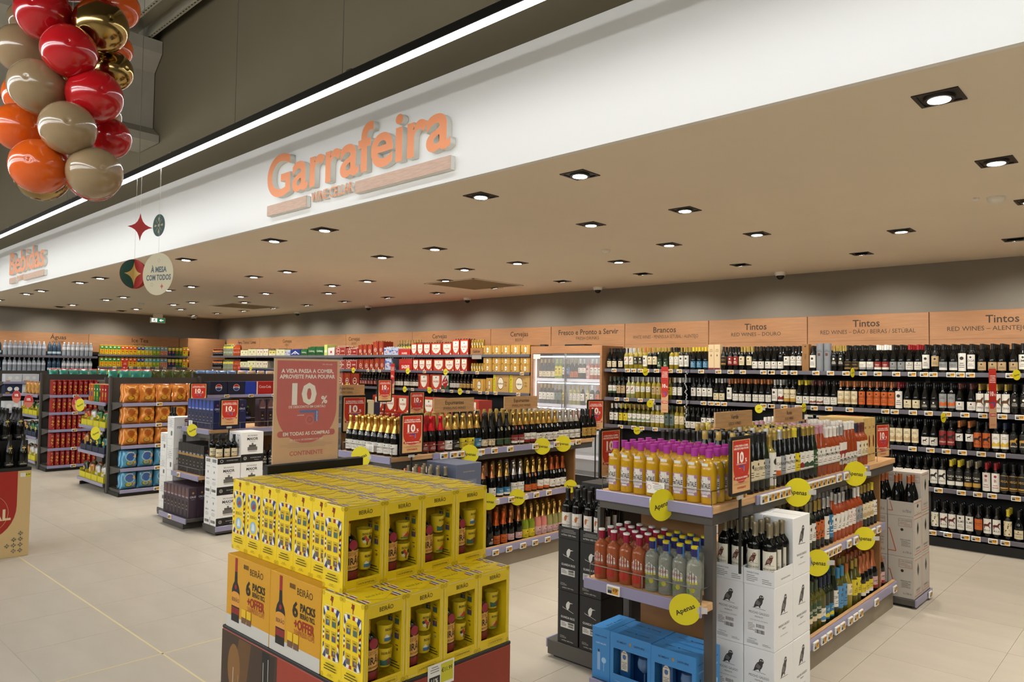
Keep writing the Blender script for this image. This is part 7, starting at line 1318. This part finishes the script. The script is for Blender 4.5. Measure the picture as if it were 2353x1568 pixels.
ob('print', PR().rect(-.002, -.03, .055, .035, 'c9c22a').text('€11.99', .026, .012, .014, '2a2820', .02, maxw=.05).rect(-.055, -.03, -.006, .0, '2a2824').text('11%', -.03, -.015, .014, 'e0dcd0', .02).lines(-.03, .03, .04, 3, .008, .003, '8a8478').mesh('print', FR(-.002)), pt)
t = thing('promo_poster', 'large red 10% promotion poster in clear stand behind gift boxes', 'poster', (-2.945, 1.81, 0), PI/2); W_ = .335
MB().box(-W_/2, 0, 1.47, W_/2, .004, 1.935, mat('poster_board', 'c99b6c', .5)).build('board', t); ob('print', poster_print(W_, .462).mesh('print', lambda u, v, e: (u, -e, v+1.471)), t)
MB().box(-W_/2-.008, -.006, 1.47, W_/2+.012, -.004, 1.95, mat('acrylic_sheet', 'ffffff', .03, alpha=.07)).build('acrylic_sheet', t); MB().box(-.2, -.02, 1.385, .3, .02, 1.469, BLACKP, .003).build('base_rail', t)
for x in (-.17, .27): MB().box(x-.015, -.015, .02, x+.015, .015, 1.385, BLACKP).build('leg', t)
MB().box(-.25, -.03, 0, .35, .2, .02, BLACKP).build('foot_plate', t)
# ================================================================ champagne display at the aisle
t = thing('champagne_stand', 'cardboard stand with red shield and blue flower print', 'display', (-8.75, 1.78, 0))
MB().box(-.3, -.3, 0, .3, .334, .835, mat('sand_card', 'c8ac78', .55), .003).build('carcass', t); MB().box(-.3, -.3, .8355, .3, .334, .868, BLK, .002).build('tray', t); MB().box(-.3, -.3, .8685, .14, .334, 1.12, BLK, .002).build('upper_step', t)
p = PR(); ys = .1; p.poly([(-.3, .835), (-.3, .25)]+[(-.02+.24*math.sin(x), .5-.3*math.cos(x)) for x in np.linspace(-.2, PI/2, 10)]+[(.22, .835)], '9c2418').text('NATAL', -.06, .42, .1, 'd8c09a', .03).ring(-.04, .44, .19, .193, 'c8a070', 30)
for r_ in range(4):
    for c in range(r_+1, -1, -1):
        x, z = .28-c*.055-.02, .06+(3-r_)*.055 if False else .06+(r_)*.055
        if c <= 3-r_:
            for k in range(8): a = k*PI/4; p.line(x+.006*math.cos(a), z+.006*math.sin(a), x+.022*math.cos(a), z+.022*math.sin(a), .006 if k % 2 == 0 else .0025, '1f4a50')
ob('side_print', p.mesh('side_print', RT(.3)), t); ob('price_label', PR().rect(.24, .775, .325, .815, 'd8d4c6').rect(.285, .775, .325, .815, 'c9c22a').text('8.99', .305, .795, .015, '2a2820', .02).mesh('price_label', lambda u, v, e: (.302+e, u, v)), t)
cb = SPK('black', 'black', (.02, .06), glass='dark', acc='gold'); ctag = MB().prism([(.018*math.cos(2*PI*k/14), .008*math.sin(2*PI*k/14)) for k in range(14)], 0, .002, mat('gold_neck_tag', 'c9b36a', .4), lambda x, y, z: (x, -.036-z, y+.19)).mesh('neck_tag'); cstr = MB().tube([(-.012, -.036, .215), (0, -.037, .192), (.012, -.036, .215)], .0012, 5, mat('gold_neck_tag')).tube([(-.008, -.044, .14), (0, -.037, .188), (.01, -.044, .14)], .0012, 5, mat('gold_neck_tag')).mesh('cord')
def cbot(x, y, z, lb): o = put(cb['parts'], (x, y, z), PI/2, lb, 'sparkling wine', lb); ob('neck_tag', ctag, o); ob('cord', cstr, o)
for k in range(5): cbot(-8.52, 2.05-k*.115, .8685, 'black sparkling bottle with gold neck tag, lower step of the stand')
for j in range(3):
    for k in range(5): cbot(-8.67-j*.12, 2.05-k*.115, 1.1205, 'black sparkling bottle with gold neck tag, upper step of the stand')
# ================================================================ balloon garland
BAL = {'red': mat('red_latex', 'b5121a', .16, coat=.5), 'tan': mat('tan_latex', '97805f', .18, coat=.5), 'orange': mat('orange_latex', 'dc5c14', .18, coat=.5), 'gold': mat('chrome_gold_latex', 'a58a55', .14, metal=1)}
prof = [(.001, -1.0)]+[(math.cos(a)*(1-.04*max(0, math.sin(a))), math.sin(a)*1.04) for a in np.linspace(-1.5, 1.42, 22)]+[(.05, 1.09), (.03, 1.12), (.05, 1.15)]
balm = {k: MB().lathe(prof, 32, m_).mesh('balloon', True) for k, m_ in BAL.items()}
core = Vector((0, 0, CAMH))+ray(160, 220)*4.0
for px, py, r_, c, d in ((102, 33, 63, 'red', 3.68), (231, 60, 61, 'gold', 3.72), (268, 18, 50, 'orange', 3.98), (53, 115, 58, 'tan', 3.85), (159, 118, 61, 'red', 3.58), (257, 163, 46, 'gold', 3.9), (88, 200, 64, 'tan', 3.62), (217, 221, 62, 'red', 3.68), (45, 294, 56, 'orange', 3.8), (156, 295, 62, 'tan', 3.56), (250, 318, 48, 'red', 3.9), (91, 383, 64, 'orange', 3.62), (217, 398, 61, 'tan', 3.64), (97, 405, 58, 'gold', 3.98), (214, 408, 56, 'red', 3.98), (150, 185, 50, 'orange', 4.15), (262, 112, 40, 'orange', 4.2), (62, 45, 40, 'tan', 4.1), (225, 262, 50, 'tan', 4.2), (60, 220, 50, 'orange', 4.2), (160, -60, 62, 'orange', 3.7), (60, -70, 62, 'gold', 3.8), (250, -80, 62, 'red', 3.8)):
    P = Vector((0, 0, CAMH))+ray(px, py)*d; R_ = r_*d/FPX*.97
    o = tag(ob('balloon', balm[c], None, P), f"glossy {'chrome gold' if c == 'gold' else c} balloon in the hanging garland", 'balloon', f'{c} balloons in the garland'); o.scale = (R_,)*3
    ax = Vector((core.x, core.y, P.z))-P
    if ax.length < 1e-3: ax = Vector((0, 0, 1))
    o.rotation_euler = ax.to_track_quat('Z', 'Y').to_euler()
tag(MB().cyl((core.x, core.y, core.z-.35), (core.x, core.y, 6.6), .004, 6, mat('nylon_line', 'c9c4b8', .4)).build('garland_line'), 'thin nylon line holding up the balloon garland', 'line')
# ================================================================ hanging Christmas decorations
def deco(px, py, name, label, rz, parts, top):
    P = ony(px, py, LEDY); t = thing(name, label, 'decoration', P, rz); parts(t); MB().cyl((0, 0, top), (0, 0, LEDZ-P.z), .0012, 5, mat('nylon_line')).build('hanging_thread', t); return t
def flat(pts, m_, th=.003): return MB().prism(pts, -th/2, th/2, m_, lambda x, y, z: (x, z, y)).mesh('panel')
STR = mat('matte_red_card', '9c221c', .6); DGR = mat('dark_green_card', '1f4038', .6); IVO = mat('ivory_card', 'b8ad8e', .6)
stp = []
for k in range(4):
    a = PI/2*k
    for s_ in np.linspace(0, 1, 6)[:-1]:
        q = (1-s_)**3*1+3*(1-s_)**2*s_*.35+3*(1-s_)*s_**2*.12; r2 = s_**3*1+3*s_**2*(1-s_)*.35+3*s_*(1-s_)**2*.12
        stp.append((q*math.cos(a)+r2*math.cos(a+PI/2), q*math.sin(a)+r2*math.sin(a+PI/2)))
star_pts = [(x*.118, y*.148) for x, y in stp]
AZ = 1.2
deco(322, 522, 'star_pendant', 'red four pointed star hanging below the strip light', AZ, lambda t: ob('panel', flat(star_pts, STR), t), .148)
def oval(t):
    ob('panel', flat([(.112*math.cos(2*PI*k/28), .112*math.sin(2*PI*k/28)) for k in range(28)], DGR), t); p = PR()
    for k in range(8):
        a = k*PI/4
        if k % 2 == 0: p.poly([(.03*math.cos(a), .03*math.sin(a)), (.07*math.cos(a-.2), .07*math.sin(a-.2)), (.085*math.cos(a), .085*math.sin(a)), (.07*math.cos(a+.2), .07*math.sin(a+.2))], 'a08a5a')
        else: p.line(.03*math.cos(a), .03*math.sin(a), .08*math.cos(a), .08*math.sin(a), .004, 'a08a5a')
    ob('print', p.circ(0, 0, .016, 'a08a5a', n=10).mesh('print', FR(-.0016)), t)
deco(365, 518, 'disc_pendant', 'dark green disc with gold flower hanging turned aside', .12, oval, .112)
def bauble(t):
    for k, rz in enumerate((-.35, 1.05)):
        o = ob('panel', memo(('bau', k), lambda: flat([(.155*math.cos(2*PI*j/32), .155*math.sin(2*PI*j/32)) for j in range(32)], STR)), t); o.rotation_euler = (0, 0, rz)
        p = PR().poly([(.153*math.cos(a), .153*math.sin(a)) for a in np.linspace(PI/2, 1.5*PI, 18)], '1f4a3c').poly([(x*.9, y*.9) for x, y in star_pts], 'c8a860')
        ob('print', p.mesh('print', FR(-.0016)), o)
deco(308, 630, 'bauble_pendant', 'bauble of crossed red and green discs with gold star', AZ-.5, bauble, .155)
def mesa(t):
    ob('panel', flat([(.212*math.cos(2*PI*k/40), .212*math.sin(2*PI*k/40)) for k in range(40)], IVO), t)
    p = PR().text('À MESA', .01, .045, .052, '1f3a40', .035, maxw=.22, wx=1.1).text('COM TODOS', .01, -.035, .052, '1f3a40', .035, maxw=.34).poly([(.06+x*.22, -.125+y*.22) for x, y in star_pts], '9c221c')
    for cx, cz in ((.01, .135), (-.08, -.105)):
        for k in range(6): p.circ(cx+.016*math.cos(k*PI/3), cz+.016*math.sin(k*PI/3), .004, '6a6450', n=6)
    ob('print', p.mesh('print', FR(-.0016)), t)
deco(363, 630, 'disc_pendant', 'ivory disc reading À MESA COM TODOS hanging below strip light', .33, mesa, .212)
